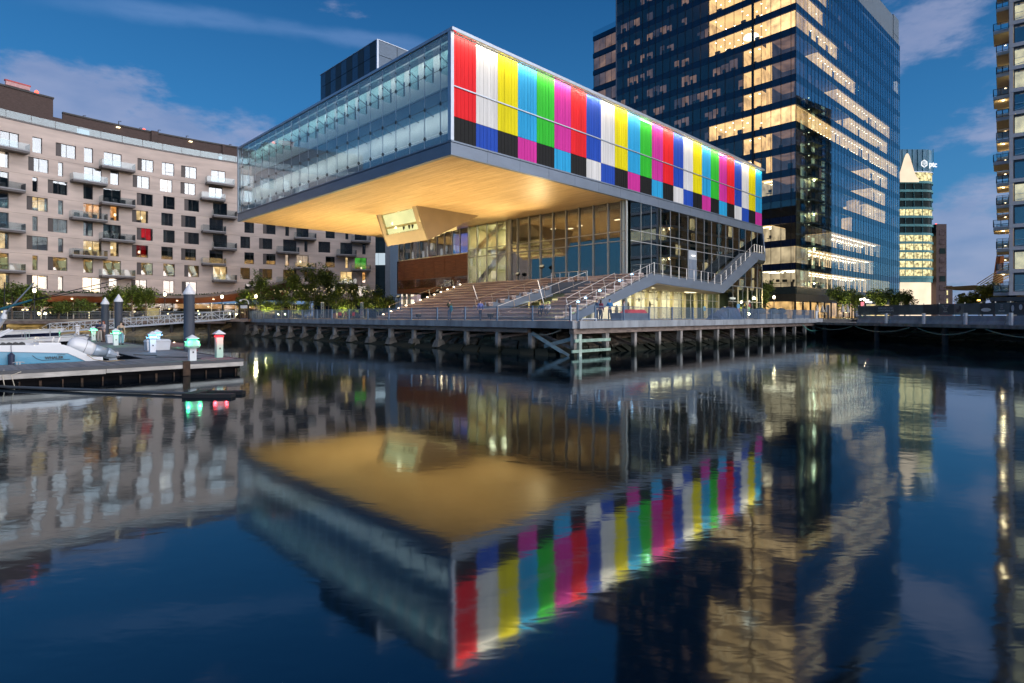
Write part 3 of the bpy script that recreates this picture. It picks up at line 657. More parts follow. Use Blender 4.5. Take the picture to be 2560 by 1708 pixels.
MB().box(MU, 27.9, 28.0, 33.6, 34.4, 12.4, 15.9).build('blue_wall', em('cyan_room', (.05, .30, .75), .6, light=False), mus)
for l in (37.2, 40.9, 42.2, 45.3): MB().box(MU, 28.2, 28.3, l, l + .5, 12.5, 13.6 + (l % 1)).build('lit_panel', em('pale_room_light', (.6, .62, .66), .5, light=False) if l == 37.2 else bpy.data.materials['pale_room_light'], mus)
# ground level below it
ug = MB(); ug.box(MU, 31, 31.2, 28, 47, 2.46, 6.6); ug.build('ground_wall', pm('ground_wall', (.16, .17, .13), .8), mus)
for l in (34, 36.4, 38.8, 41.2, 43.6): MB().box(MU, 30.6, 30.75, l, l + .15, 2.46, 6.6).build('mullion', mul_m, mus)
for l in (45.6, 44.2): MB().lathe([(.28, 2.46), (.28, 6.6)], MU.p(26.6, l)[:2] + (0,), 14).build('column', col_m, mus, smooth=True)
# ------------------------------------------------------------------ window box that hangs from the soffit
med_m = pm('hanging_box_metal', (.26, .21, .145), .5, .2, var=.07, scale=.6)
pod = MB().prism([MU.p(10.95, 20.0, 16.13), MU.p(12.0, 20.0, 13.5), MU.p(12.62, 20.0, 12.15), MU.p(20.9, 20.0, 16.13)], MU.p(0, .28) - MU.p(0, 0), 0).build('window_pod', med_m, mus)
MB().prism([MU.p(10.95, 28.92, 16.13), MU.p(12.0, 28.92, 13.5), MU.p(12.62, 28.92, 12.15), MU.p(20.9, 28.92, 16.13)], MU.p(0, .28) - MU.p(0, 0)).build('side_panel', med_m, pod)
MB().prism([MU.p(12.62, 20.285, 12.15), MU.p(20.9, 20.285, 16.13), MU.p(20.6, 20.285, 16.13), MU.p(12.62, 20.285, 12.4)], MU.p(0, 8.63) - MU.p(0, 0)).build('under_panel', med_m, pod)
MB().prism([MU.p(11.98, 20.285, 13.46), MU.p(12.6, 20.285, 12.17), MU.p(12.85, 20.285, 12.3), MU.p(12.25, 20.285, 13.6)], MU.p(0, 8.63) - MU.p(0, 0)).build('front_lip', pm('lip_metal', (.50, .44, .32), .5, .2, var=.05), pod)
for l0, l1 in ((20.285, 21.15), (28.2, 28.915)):
    MB().prism([MU.p(10.97, l0, 16.13), MU.p(11.97, l0, 13.47), MU.p(12.25, l0, 13.55), MU.p(11.3, l0, 16.13)], MU.p(0, l1 - l0) - MU.p(0, 0)).build('jamb', bpy.data.materials['lip_metal'], pod)
MB().prism([MU.p(11.12, 21.16, 15.95), MU.p(12.06, 21.16, 13.48), MU.p(12.09, 21.16, 13.5), MU.p(11.15, 21.16, 15.97)], MU.p(0, 7.03) - MU.p(0, 0)).build('glass_pane', glass('pod_glass', (.95, .97, .9), .01), pod)
pr_ = MB(); pr_.box(MU, 17.2, 17.4, 20.4, 28.8, 13.9, 16.1); pr_.box(MU, 11.4, 17.2, 20.29, 20.34, 14.3, 16.12); pr_.build('pod_wall', pm('pod_plaster', (.85, .84, .62), .7, var=.03), pod)
for i in range(4): MB().box(MU, 12.9 + i * .9, 13.8 + i * .9, 20.4, 28.8, 12.5 + i * .42, 12.95 + i * .42).build('inner_step', bpy.data.materials['pod_plaster'], pod)
MB().prism([MU.p(11.45, 20.4, 16.0), MU.p(12.5, 20.4, 13.6), MU.p(12.6, 20.4, 13.65), MU.p(11.55, 20.4, 16.05)], MU.p(0, 8.4) - MU.p(0, 0)).build('glow_plate', em('glow_plate', (1, .92, .50), .80, var=.12, scale=.4, light=False), pod)  # added glowing plate, stands in for the lit interior behind the pod glass
MB().prism([MU.p(11.75, 21.2, 14.45), MU.p(11.85, 21.2, 14.2), MU.p(11.9, 21.2, 14.22), MU.p(11.8, 21.2, 14.47)], MU.p(0, 7) - MU.p(0, 0)).build('desk_rail', bpy.data.materials['lip_metal'], pod)
for l in (22.4, 23.1, 24.3): MB().lathe([(.05, 0), (.16, .35), (.08, .7)], tuple(MU.p(11.95, l, 13.75)), 7).build('chair', dark_metal, pod)
lamp('AREA', 'pod_light', MU.p(13.9, 24.5, 16.05), 520, (1, .93, .62), mus, size=4)
# ------------------------------------------------------------------ glass side wall under the colour bars
g_side = glass('side_glass', (.50, .60, .60), .20, wave=.03, wscale=.28)
sm = [26.4, 28.5, 30.75, 32.95, 35.25, 37.45, 39.75, 42.0, 44.3, 46.5, 48.75, 51, 53.3, 55.5, 57.8, 60.1, 62.3, 64.3]
sz = [7.3, 11.5, 12.75, 16.05]
for i in range(len(sm) - 1):
    for j in range(3):
        if i == 6 and j == 0: continue
        MB().box(MU, sm[i] + .03, sm[i + 1] - .03, .05, .07, sz[j] + .02, sz[j + 1] - .02).build('glass_pane', g_side, mus)
    MB().box(MU, sm[i + 1] - .035, sm[i + 1] + .035, .0, .12, 7.3, 16.08).build('mullion', mul_m, mus)
for z in sz[:3]: MB().box(MU, 26.4, RE, .0, .13, z - .045, z + .045).build('transom', mul_m, mus)
si = MB(); si.box(MU, 26.5, RE - .4, 4.5, 4.7, 6.9, 16.1); si.box(MU, 26.5, RE - .4, .4, 4.5, 6.75, 6.9); si.build('foyer_wall', pm('foyer_wall', (.030, .05, .055), .6, var=.3, scale=.4), mus)
for r in (34.5, 38.2, 46.2): MB().box(MU, r, r + 1.6, 2.8, 3.1, 8.6, 9.3).build('foyer_seat', pm('pale_seat', (.6, .52, .58), .6) if r == 34.5 else bpy.data.materials['pale_seat'], mus)
dr = MB().box(MU, 39.8, 42.0, -.05, .04, 7.3, 11.5).build('side_door', pm('door_surround', (.42, .47, .52), .5, .1, var=.04), mus)
for a in (39.92, 40.93): MB().box(MU, a, a + .95, -.09, -.052, 7.35, 10.3).build('door_leaf', pm('door_leaf', (.19, .24, .31), .5, var=.05) if a == 39.92 else bpy.data.materials['door_leaf'], dr)
MB().box(MU, 40.6, 41.3, -.25, -.055, 10.75, 10.85).build('door_lamp', em('door_lamp', (1, .97, .9), 2, light=False), dr)
# lower glass at the far end and the lit shop below the platform
store = [26.2, 29.4, 32.4, 35.4, 38.5, 41.7, 45, 48.1, 51.8, 55.2, 58.7, 62.2, 64.3]
g_st = glass('shop_glass', (.9, .92, .88), .07)
yel = pm('warm_column', (.68, .60, .34), .5, var=.05)
zlow = 6.0
shop_l = lambda r: 1.5 if r < 50 else .1
for i in range(len(store) - 1):
    a, b = store[i], store[i + 1]; l = shop_l(a); zt = zlow if a < 50 else 7.2
    MB().box(MU, a + .16, b - .16, l, l + .03, 2.5, zt).build('glass_pane', g_st if a < 50 else g_side, mus)
    MB().box(MU, b - .17, b + .17, l - .05, l + .35, 2.46, zt).build('shop_column', yel, mus)
    MB().box(MU, (a + b) / 2 - .04, (a + b) / 2 + .04, l - .02, l + .06, 2.46, zt).build('mullion', mul_m, mus)
    MB().box(MU, a + .17, b - .17, l - .03, l + .08, 4.95, 5.03).build('transom', mul_m, mus)
MB().lathe([(.6, 2.46), (.6, 7.2)], MU.p(60.3, 2.0)[:2] + (0,), 20).build('column', yel, mus, smooth=True)
sw = MB(); sw.box(MU, 26.2, 48.2, 5.6, 5.8, 2.46, 6.2); sw.build('shop_wall', pm('shop_white', (.82, .80, .74), .6, var=.03), mus)
sw = MB(); sw.box(MU, 48.2, RE - .4, 5.6, 5.8, 2.46, 7.2); sw.build('shop_wall', pm('shop_green', (.13, .17, .11), .6, var=.3, scale=.5), mus)
sc_ = MB(); sc_.box(MU, 26.2, RE - .4, .6, 5.6, 6.72, 6.85); sc_.box(MU, 26.2, 48, 1.56, 5.58, 6.1, 6.2, 0); sc_.build('shop_ceiling', pm('shop_ceiling', (.75, .70, .56), .6), mus)
blk = pm('black_print', (.02, .02, .022), .5)
for (r, z, w, h) in ((27.6, 4.0, .5, 1.1), (28.4, 5.2, .25, .5), (30.2, 5.2, .35, 1.2), (30.2, 4.1, .5, 1.0), (31.6, 3.5, .7, 1.5), (33.3, 5.3, .4, .9), (34.2, 4.1, .6, 1.2), (35.6, 3.4, .5, .9), (36.8, 5.0, .35, .6), (39.5, 4.4, .5, 1.0), (41.5, 5.2, .4, .6)):
    P = [MU.p(r + w / 2 * math.cos(t), 5.57, z + h / 2 * math.sin(t)) for t in [2 * math.pi * k / 12 for k in range(12)]]
    m = MB().prism(P, MU.p(0, .02) - MU.p(0, 0)); m.box(MU, r - .9, r + .9, 5.56, 5.59, z - .03, z + .03); m.build('wall_print', blk, mus)
for i, r in enumerate((30, 37, 44)):
    lamp('AREA', 'shop_light', MU.p(r, 3.4, 6.05), 330, (1, .86, .56), mus, size=6, size_y=1.5).rotation_euler = (0, 0, R(45))
lamp('AREA', 'shop_light', MU.p(57, 3.4, 6.6), 120, (1, .84, .5), mus, size=6, size_y=2).rotation_euler = (0, 0, R(45))
sg = thing('shop_sign', 'small white lettering on the dark glass of the lit shop under the museum stair', 'sign', MU.p(52.9, .05, 5.35))
text('lettering', 'coolew', .62, em('white_sign', (.9, .95, .85), .8, light=False), sg, MU.p(53.4, .04, 5.3), MU.p(1, 0) - MU.p(0, 0), (0, 0, 1), align='CENTER')
for (r, c) in ((47.0, (.25, .55, .8)), (55.9, (.75, .75, .05)), (58.9, (.25, .7, .35)), (50.4, (.75, .65, .4))):
    tag(MB().box(MU, r, r + .6, shop_l(r) - .06, shop_l(r) - .04, 3.55, 4.2).build('poster', pm('poster_%d' % r, c, .6), None), {47.0: 'blue poster on the shop glass under the museum platform', 55.9: 'yellow poster on the shop door glass', 58.9: 'green poster on the glass right of the yellow column', 50.4: 'cream poster on the shop glass left of the door'}[r], 'poster')
# ------------------------------------------------------------------ folded ribbon: stair, platform, upper stair, landing
rib = lambda pts, l0, l1, name, mat=fascia_m: MB().prism([MU.p(r, l0, z) for r, z in pts], MU.p(0, l1 - l0) - MU.p(0, 0)).build(name, mat, mus)
rib([(10.7, 2.46), (13.6, 2.46), (28.0, 6.58), (26.9, 7.62), (12.6, 2.9)], -2.45, -2.2, 'stair_stringer')
rib([(26.9, 7.62), (28.0, 6.58), (44.9, 5.9), (44.3, 7.13)], -2.45, -2.2, 'platform_fascia')
rib([(44.3, 7.13), (44.9, 5.9), (56.3, 11.0), (55.1, 12.2)], -2.45, -2.2, 'stair_stringer')
MB().prism([MU.p(55.1, -2.45, 12.2), MU.p(59, -2.45, 12.2), MU.p(64.35, -.12, 12.2), MU.p(55.1, -.12, 12.2)], (0, 0, -1.0)).build('landing', fascia_m, mus)
MB().hexa([MU.p(58.7, -2.45, 11.2), MU.p(59.15, -2.45, 11.2), MU.p(64.4, -.14, 11.2), MU.p(63.95, -.14, 11.2), MU.p(58.7, -2.45, 12.6), MU.p(59.15, -2.45, 12.6), MU.p(64.4, -.14, 16.07), MU.p(63.95, -.14, 16.07)]).build('end_fold', fascia_m, mus)
MB().box(MU, 63.9, RE + .05, -.12, .6, 11.2, 16.07).build('end_fold', fascia_m, mus)
fl = MB(); fl.hexa([MU.p(26.9, -2.19, 7.3), MU.p(44.3, -2.19, 6.85), MU.p(44.3, -.02, 6.85), MU.p(26.9, -.02, 7.3), MU.p(26.9, -2.19, 7.56), MU.p(44.3, -2.19, 7.08), MU.p(44.3, -.02, 7.08), MU.p(26.9, -.02, 7.56)]); fl.build('platform', concrete, mus)
un = MB(); un.hexa([MU.p(27.4, -2.19, 6.5), MU.p(44.8, -2.19, 5.88), MU.p(49, 1.5, 5.98), MU.p(26.2, 1.5, 6.02), MU.p(27.4, -2.19, 6.6), MU.p(44.8, -2.19, 6.0), MU.p(49, 1.5, 6.12), MU.p(26.2, 1.5, 6.16)]); un.build('platform_soffit', pm('warm_plaster', (.62, .52, .36), .6, var=.04), mus)
lit_panel = em('panel_lamp', (1, .85, .5), 2.6, light=False)
for a, b in ((30, -.6), (33.8, .2), (38.6, -.4)):
    zz = 6.35 - (a - 27.4) * .03; MB().box(MU, a, a + 2.6, b, b + .35, zz - .12, zz - .05).build('panel_lamp', lit_panel, mus)
lamp('AREA', 'platform_light', MU.p(36, -.2, 5.75), 120, (1, .82, .48), mus, size=14, size_y=1.5).rotation_euler = (0, 0, R(45))
st = MB()
for i in range(26):
    r = 44.6 + i * .405; z = 7.13 + (i + 1) * .195; st.box(MU, r, r + .45, -2.19, -.3, z - .2, z)
st.build('stair_flight', concrete, mus)
# rails along the platform and stairs
def rail_line(pts, h, n, par, mid=True, lean=(0, 0, 0), rr=.028, name='handrail'):
    m = MB(); P = [Vector(p) for p in pts]; up = Vector(lean) + Vector((0, 0, h))
    m.tube([p + up for p in P], rr, 6)
    if mid: m.tube([p + up * .12 for p in P], rr * .8, 5)
    rail = m.build(name, steel, par)
    for i in range(len(P) - 1):
        k = n[i]
        for j in range(k + (1 if i == len(P) - 2 else 0)):
            q = P[i].lerp(P[i + 1], j / k)
            MB().bar(q - Vector((0, 0, .15)), q + up, .07, .05).build('rail_post', steel, rail)
    return rail
rail_line([MU.p(27.2, -2.5, 7.55), MU.p(44.0, -2.5, 7.1)], 1.25, [9], mus)
rail_line([MU.p(44.2, -2.4, 7.15), MU.p(55.1, -2.4, 12.2), MU.p(58.8, -2.4, 12.2)], 1.2, [7, 4], mus)
rail_line([MU.p(11.6, -2.6, 2.75), MU.p(27.1, -2.6, 7.75)], 1.1, [10], mus)
rail_line([MU.p(26.9, .3, 7.6), MU.p(26.9, -2.1, 7.6)], 1.1, [2], mus, mid=False)
# ================================================================== grandstand of timber steps
gs = thing('grandstand', 'wide timber grandstand steps rising to the museum theatre glass', 'grandstand', MU.p(10.6, 14, 2.46))
TR, TH = 1.17, .395
edge_l = lambda r: 13.0 - (r - 14.9) * .62
def tier(i, l0, l1, r1=None, skew0=None):
    r0 = 10.6 + TR * i; z1 = 2.46 + TH * (i + 1); rb = r1 or r0 + TR + .25
    n = max(1, round((l1 - l0) / 5.2)); b0 = l0
    for k in range(n):
        a, b = l0 + (l1 - l0) * k / n, l0 + (l1 - l0) * (k + 1) / n
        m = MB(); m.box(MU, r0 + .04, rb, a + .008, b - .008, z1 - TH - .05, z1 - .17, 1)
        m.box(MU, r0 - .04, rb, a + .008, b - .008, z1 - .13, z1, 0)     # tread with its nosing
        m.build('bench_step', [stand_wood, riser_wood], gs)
for i in range(13):
    r = 10.6 + TR * i; zt = 2.46 + TH * (i + 1)
    if i < 3: tier(i, -2.1, 28.4)
    else:
        tier(i, edge_l(r + TR), 28.4, 25.7 if i == 12 else None)
        if i < 10: tier(i, -2.1, 2.6)
        elif i < 13: tier(i, -2.1, 2.6, 25.7 if i == 12 else None)
MB().box(MU, 22.2, 25.55, 2.65, 8.6, 6.5, 6.76).build('walkway', stand_wood, gs)
MB().box(MU, 25.56, 25.72, 2.65, 8.6, 6.6, 7.62).build('back_riser', stand_wood, gs)
MB().box(MU, 22.05, 22.19, 2.65, 8.9, 5.55, 6.78).build('walkway_fascia', fascia_m, gs)
# stepped steel side of the left flight
pts = []
r = 13.2
top = [(13.0, 2.5)]
for i in range(2, 10):
    r0 = 10.6 + TR * i; z1 = 2.46 + TH * (i + 1); top += [(r0, z1 - TH + .03), (r0, z1 + .03)]
top += [(22.3, top[-1][1])]
low = [(22.3, 5.2), (20, 4.55), (16.5, 3.3), (14.4, 2.5)]
P = [MU.p(a, edge_l(a) - .05, z) for a, z in top + low]
MB().prism(P, MU.p(-.1, -.16) - MU.p(0, 0)).build('side_stringer', fascia_m, gs)
# lit room seen through the opening below the left flight
op = [14.4, 16.0, 17.6, 19.2, 20.8, 22.0]
for a, b in zip(op, op[1:]):
    zt = 2.9 + (a - 14) * .34
    pa, pb = MU.p(a + .08, edge_l(a) + 1.4, 0), MU.p(b - .08, edge_l(b) + 1.4, 0); d = (MU.p(.02, .02) - MU.p(0, 0))
    up = lambda p, z: Vector((p.x, p.y, z))
    MB().hexa([up(pa, 2.46), up(pb, 2.46), up(pb + d, 2.46), up(pa + d, 2.46), up(pa, zt), up(pb, zt + .5), up(pb + d, zt + .5), up(pa + d, zt)]).build('glass_pane', g_st, gs)
    MB().bar(up(pb, 2.46), up(pb, zt + .8), .14).build('mullion', yel, gs)
MB().hexa([MU.p(14, 17.5, 2.46), MU.p(24.5, 13.5, 2.46), MU.p(24.6, 13.7, 2.46), MU.p(14.1, 17.7, 2.46), MU.p(14, 17.5, 3.4), MU.p(24.5, 13.5, 6.0), MU.p(24.6, 13.7, 6.0), MU.p(14.1, 17.7, 3.4)]).build('room_wall', pm('room_plaster', (.72, .68, .38), .7, var=.25, scale=.8), gs)
rb = MB().box(MU, 22.4, 22.6, 2.7, 12, 2.46, 5.5).build('room_wall', pm('room_green', (.40, .45, .28), .7, var=.4, scale=.7), gs)
for k, l in enumerate((3.4, 4.6, 6.6, 7.6)): MB().box(MU, 22.3, 22.38, l, l + .8, 2.6, 4.6 + .3 * (k % 2)).build('lit_panel', em('lit_doorway_%d' % k, ((1, .9, .5), (.6, .9, .55), (1, .85, .45), (.9, .8, .4))[k], .6, light=False), gs)
lamp('AREA', 'room_light', MU.p(20.5, 9, 4.6), 70, (1, .88, .5), gs, size=3)
# rails
LEAN = (-.22, -.22, 0)
rail_line([MU.p(14.6, edge_l(14.6) + .15, 3.75), MU.p(22.9, edge_l(22.9) + .15, 6.75)], 1.05, [5], gs, lean=LEAN)
rail_line([MU.p(22.25, 8.5, 6.75), MU.p(22.25, 3.1, 6.75)], 1.2, [4], gs, mid=False)
rail_line([MU.p(11.6, 6.3, 2.8), MU.p(22.4, 3.2, 6.75)], 1.05, [6], gs, lean=LEAN)
rail_line([MU.p(13.6, -1.2, 3.5), MU.p(22.0, -1.0, 6.4)], 1.05, [4], gs, lean=LEAN, mid=True)
rail_line([MU.p(12.6, 28.2, 3.1), MU.p(23.7, 28.6, 7.0)], 1.05, [5], gs, lean=LEAN, mid=False)
for q, p in ((MU.p(16.6, 15.3, 4.4), MU.p(16.0, 15.6, 6.5)), (MU.p(15.6, 3.4, 3.0), MU.p(14.9, 4.0, 6.6))):
    MB().tube([q, p], .05, 6).build('light_mast', steel, gs)
# step lamps
ORD = ('lowest', 'second', 'third', 'fourth', 'fifth', 'sixth', 'seventh', 'eighth', 'ninth', 'tenth', 'eleventh', 'twelfth')
def step_lamp(q, c, s, label, grp):
    t = thing('step_lamp', label, 'lamp', q, grp)
    MB().lathe([(.09, 0), (.09, .1), (.05, .14)], q, 8).build('housing', dark_metal, t)
    MB().lathe([(.13, .14), (.15, .2), (.05, .27)], q, 8).build('bulb', em('step_glow_%s' % ('w' if c[0] > .5 else 'b'), c, s, light=False) if ('step_glow_%s' % ('w' if c[0] > .5 else 'b')) not in bpy.data.materials else bpy.data.materials['step_glow_%s' % ('w' if c[0] > .5 else 'b')], t)
    return t
for i in range(12):
    step_lamp(MU.p(10.85 + TR * i, 27.3, 2.46 + TH * (i + 1)), (1, .78, .5), 7, 'warm lamp on the left edge of the timber steps, %s step from the bottom' % ORD[i], 'warm lamps up the left edge of the steps')
for i in (3, 4, 6, 9, 11):
    step_lamp(MU.p(10.85 + TR * i, -1.85, 2.46 + TH * (i + 1)), (.3, .62, 1), 8, 'blue lamp beside the right hand stair, on the %s step from the bottom' % ORD[i], 'blue lamps up the right stair')
for i in (2, 5, 8): lamp('POINT', 'step_light', MU.p(10.75 + TR * i, 27.0, 2.46 + TH * (i + 1) + .35), 9, (1, .75, .45), gs, size=.1)
# floodlights that wash the timber soffit
def flood(q, aim, h, e, label, cone):
    t = thing('floodlight', label, 'floodlight', q)
    q = Vector(q); top = q + Vector((0, 0, h)); d = (Vector(aim) - top).normalized(); x = d.cross(Vector((0, 0, 1))).normalized(); y = x.cross(d)
    MB().tube([q, top], .04, 6).build('pole', dark_metal, t)
    c = top + Vector((0, 0, .12)); P = []
    for s, k in ((-.16, .8), (.16, 1.0)):
        for a, b in ((-1, -1), (1, -1), (1, 1), (-1, 1)): P.append(c + d * s + x * a * .3 * k + y * b * .2 * k)
    MB().hexa(P).build('housing', dark_metal, t)
    MB().hexa([p + d * .012 for p in P[4:]] + [p + d * .02 for p in P[4:]]).build('lens', em('flood_lens', (1, .85, .55), .3, light=False) if 'flood_lens' not in bpy.data.materials else bpy.data.materials['flood_lens'], t)
    lamp('SPOT', 'flood_beam', c + d * .3, e, (1, .72, .35), t, size=.3, aim=aim, spot=cone, blend=1.0)
FE = 8600
flood(MU.p(21.5, 29.6, 5.2), MU.p(13, 31, 16), 1.1, FE, 'black floodlight on a short pole at the top left of the steps', 84)
flood(MU.p(24.9, 12.4, 7.6), MU.p(17, 11, 16), 1.4, FE * .5, 'black floodlight on a pole before the theatre glass, tilted up', 84)
flood(MU.p(25.2, 17.0, 7.6), MU.p(18, 18, 16), .7, FE * .5, 'low black floodlight on the top step left of centre', 84)
flood(MU.p(24.0, 43.5, 2.46), MU.p(14, 42, 16), 3.4, FE, 'black floodlight before the rounded end of the timber volume', 84)
for l, lab in ((40.0, 'added ground floodlight on the promenade far left of the steps'), (29.6, 'added ground floodlight at the left foot of the steps'), (16.5, 'added ground floodlight at the middle foot of the steps'), (4.5, 'added ground floodlight at the foot of the steps near the corner')):
    flood(MU.p(8.6, l, 2.46), MU.p(9.6, l, 16), .3, FE * .8, lab, 140)  # ground floods added to spread even light over the soffit
# ================================================================== curved apartment block on the left
HC = (-2.79, 42.30); HR = 82.44; HT0 = math.atan2(85.5 - HC[1], -73 - HC[0])
def HP(s, off, z):
    t = HT0 - s / HR; return Vector((HC[0] + (HR + off) * math.cos(t), HC[1] + (HR + off) * math.sin(t), z))
hot = thing('apartment_block', 'curved pale stone apartment block with staggered windows and balconies left of the museum', 'building', HP(20, 0, 2.4))
def hbox(m, s0, s1, o0, o1, z0, z1, mi=0, step=2.2):
    n = max(1, math.ceil((s1 - s0) / step))
    for i in range(n):
        a, b = s0 + (s1 - s0) * i / n, s0 + (s1 - s0) * (i + 1) / n
        m.hexa([HP(a, o0, z0), HP(b, o0, z0), HP(b, o1, z0), HP(a, o1, z0), HP(a, o0, z1), HP(b, o0, z1), HP(b, o1, z1), HP(a, o1, z1)], mi)
    return m
stone = pm('pale_stone', (.59, .49, .435), .8, var=.16, scale=.30, stretch=(.6, .6, 3.5), bump=.08)
balc_m = pm('balcony_metal', (.13, .12, .12), .5, .2, var=.08)
balc_l = pm('balcony_lip', (.30, .30, .32), .5, .2, var=.05)
win_f = pm('window_frame', (.035, .033, .034), .5, .2, var=.1)
shut_m = pm('shutter_panel', (.085, .072, .07), .55, var=.08)
g_win = glass('window_glass', (.8, .82, .82), .20, wave=.004, wscale=.7)
g_balc = glass('balcony_glass', (.80, .86, .88), .07)
dark_room = pm('dark_room', (.018, .035, .038), .7, var=.5, scale=.9)
rooms = {'l': em('lit_room', (1, .66, .30), 1.15, var=.45, scale=1.3, light=False), 'o': em('orange_room', (1, .40, .10), .95, var=.6, scale=1.5, light=False),
         'p': em('pale_room', (1, .72, .52), .75, var=.3, scale=1.2, light=False), 'r': em('red_room', (1, .01, .02), .75, var=.35, scale=1.0, light=False),
         'R': em('deep_red_room', (.6, .01, .01), .35, var=.5, scale=1.2, light=False), 'g': em('green_blue_room', (.15, .8, .1), .7, var=.5, scale=1.0, light=False)}
# (kind, s0, s1[, balcony s0, s1]); the facade repeats every second floor
W1 = [('d', -2.7, -.5, -5.5, .3), ('t', 1.1, 2.3), ('s', 4.0, 6.6), ('t', 7.7, 8.9), ('d', 10.4, 12.9, 9.7, 14.5), ('s', 15.2, 17.6), ('w', 18.9, 20.8), ('s', 21.9, 24.4), ('d', 26.8, 29.2, 25.8, 30.5)]
W2 = [('b', -3.9, -1.7), ('s', .6, 3.1), ('n', 4.3, 4.95), ('d', 7.7, 10.1, 5.8, 10.5), ('t', 11.3, 12.5), ('s', 14.5, 17.0), ('w', 18.6, 20.5), ('s', 21.8, 24.2), ('d', 26.4, 28.7, 24.9, 28.9)]
W3 = [('d', -3.7, -1.7, -5.9, -.2), ('n', 1.1, 1.75), ('s', 3.0, 5.5), ('t', 7.6, 8.9), ('d', 10.3, 12.8, 9.7, 14.5), ('s', 15.1, 17.5), ('w', 19.1, 20.9), ('s', 22.4, 24.8), ('d', 27.1, 29.5, 26.9, 30.9)]
W4 = [('b', -3.9, -1.7), ('s', .4, 3.0), ('n', 4.3, 4.95), ('d', 7.6, 10.1, 5.7, 10.5), ('t', 11.3, 12.5), ('s', 14.4, 16.8), ('w', 18.8, 20.6), ('s', 21.9, 24.3), ('d', 26.5, 28.8, 25.1, 29.0)]
W8 = [('b', -3.9, -1.6), ('s', .4, 3.0), ('n', 4.3, 4.95), ('d', 7.5, 10.0), ('t', 11.1, 12.3), ('s', 14.3, 16.6), ('w', 19.1, 20.8), ('s', 22.0, 24.4)]
QO = [('w', 31.8, 33.5), ('s', 35.1, 37.5), ('d', 39.5, 42.0, 38.2, 42.3), ('n', 43.5, 44.1), ('w', 46.2, 48.5), ('d', 50.5, 52.9, 49.7, 53.6), ('n', 54.9, 55.6)]
QE = [('w', 32.5, 34.2), ('s', 35.8, 38.1), ('n', 39.9, 40.6), ('d', 42.0, 44.3, 41.5, 45.6), ('w', 47.6, 49.4), ('n', 51.5, 52.1), ('d', 53.4, 55.8, 52.6, 56.5)]
Q8 = [('w', 32.6, 34.4), ('s', 35.9, 38.2), ('n', 40.2, 40.8), ('d', 42.5, 44.5), ('w', 47.9, 49.7), ('b', 53.4, 55.8)]
LIT = {(2, 6): 'p', (2, 0): 'p', (4, 1): 'l', (4, 3): 'o', (4, 4): 'o', (4, 5): 'l', (5, 5): 'r', (6, 0): 'l', (6, 3): 'l', (6, 4): 'l', (6, 5): 'R', (7, 8): 'l', (8, 0): 'l', (8, 1): 'l', (8, 3): 'l', (8, 4): 'p',
       (6, 11): 'p', (6, 14): 'l', (6, 15): 'g', (7, 14): 'l', (7, 15): 'o', (6, 12): 'p', (3, 4): None}
FLH = 2.97
def zb(k): return 27.6 - FLH * (k - 1)
OPEN = {}
for k in range(1, 9):
    lst = {1: W1, 2: W2, 3: W3, 4: W4, 5: W3, 6: W4, 7: W3, 8: W8}[k] + (Q8 if k == 8 else QO if k % 2 else QE)
    OPEN[k] = []
    for j, w in enumerate(lst):
        kind = w[0]; z0 = zb(k) + {'d': -.25, 't': .0, 's': .12, 'w': .05, 'n': 0, 'b': -.1}[kind]; z1 = zb(k) + {'d': 2.25, 't': 2.35, 's': 2.2, 'w': 2.25, 'n': 2.2, 'b': 2.25}[kind]
        OPEN[k].append((kind, w[1], w[2], z0, z1, w[3:] if len(w) > 3 else None, LIT.get((k, j))))
S0, S1 = -14.0, 57.6
for k in range(1, 9):
    zlo = zb(k) - .55 if k < 8 else 6.2; zhi = zb(k) - .55 + FLH if k > 1 else 31.7
    m = MB(); s = S0
    for (kind, a, b, z0, z1, bal, lit) in sorted(OPEN[k], key=lambda w: w[1]):
        hbox(m, s, a, 0, .32, zlo + .012, zhi - .012)
        hbox(m, a, b, 0, .32, zlo + .012, z0); hbox(m, a, b, 0, .32, z1, zhi - .012); s = b
    hbox(m, s, S1, 0, .32, zlo + .012, zhi - .012)
    m.build('wall_band', stone, hot)
MB().hexa([HP(S1, .0, 6.2), HP(S1 + .02, .3, 6.2), HP(S1 + .02, 16, 6.2), HP(S1 - .3, 16, 6.2), HP(S1, .0, 31.7), HP(S1 + .02, .3, 31.7), HP(S1 + .02, 16, 31.7), HP(S1 - .3, 16, 31.7)]).build('end_wall', stone, hot)
hbox(MB(), S0, S1, .33, .5, 5.9, 31.4).build('inner_wall', dark_room, hot) if False else None
hbox(MB(), S0, S1, -.06, .45, 31.7, 31.95).build('parapet_cap', balc_m, hot)
hbox(MB(), S0, S1, .46, 16, 31.4, 31.6, step=5).build('roof', dark_roof, hot)
hbox(MB(), S0, S1, 3.2, 3.4, 5.9, 31.4, step=5).build('core_wall', pm('dark_core', (.02, .02, .02), .8), hot)
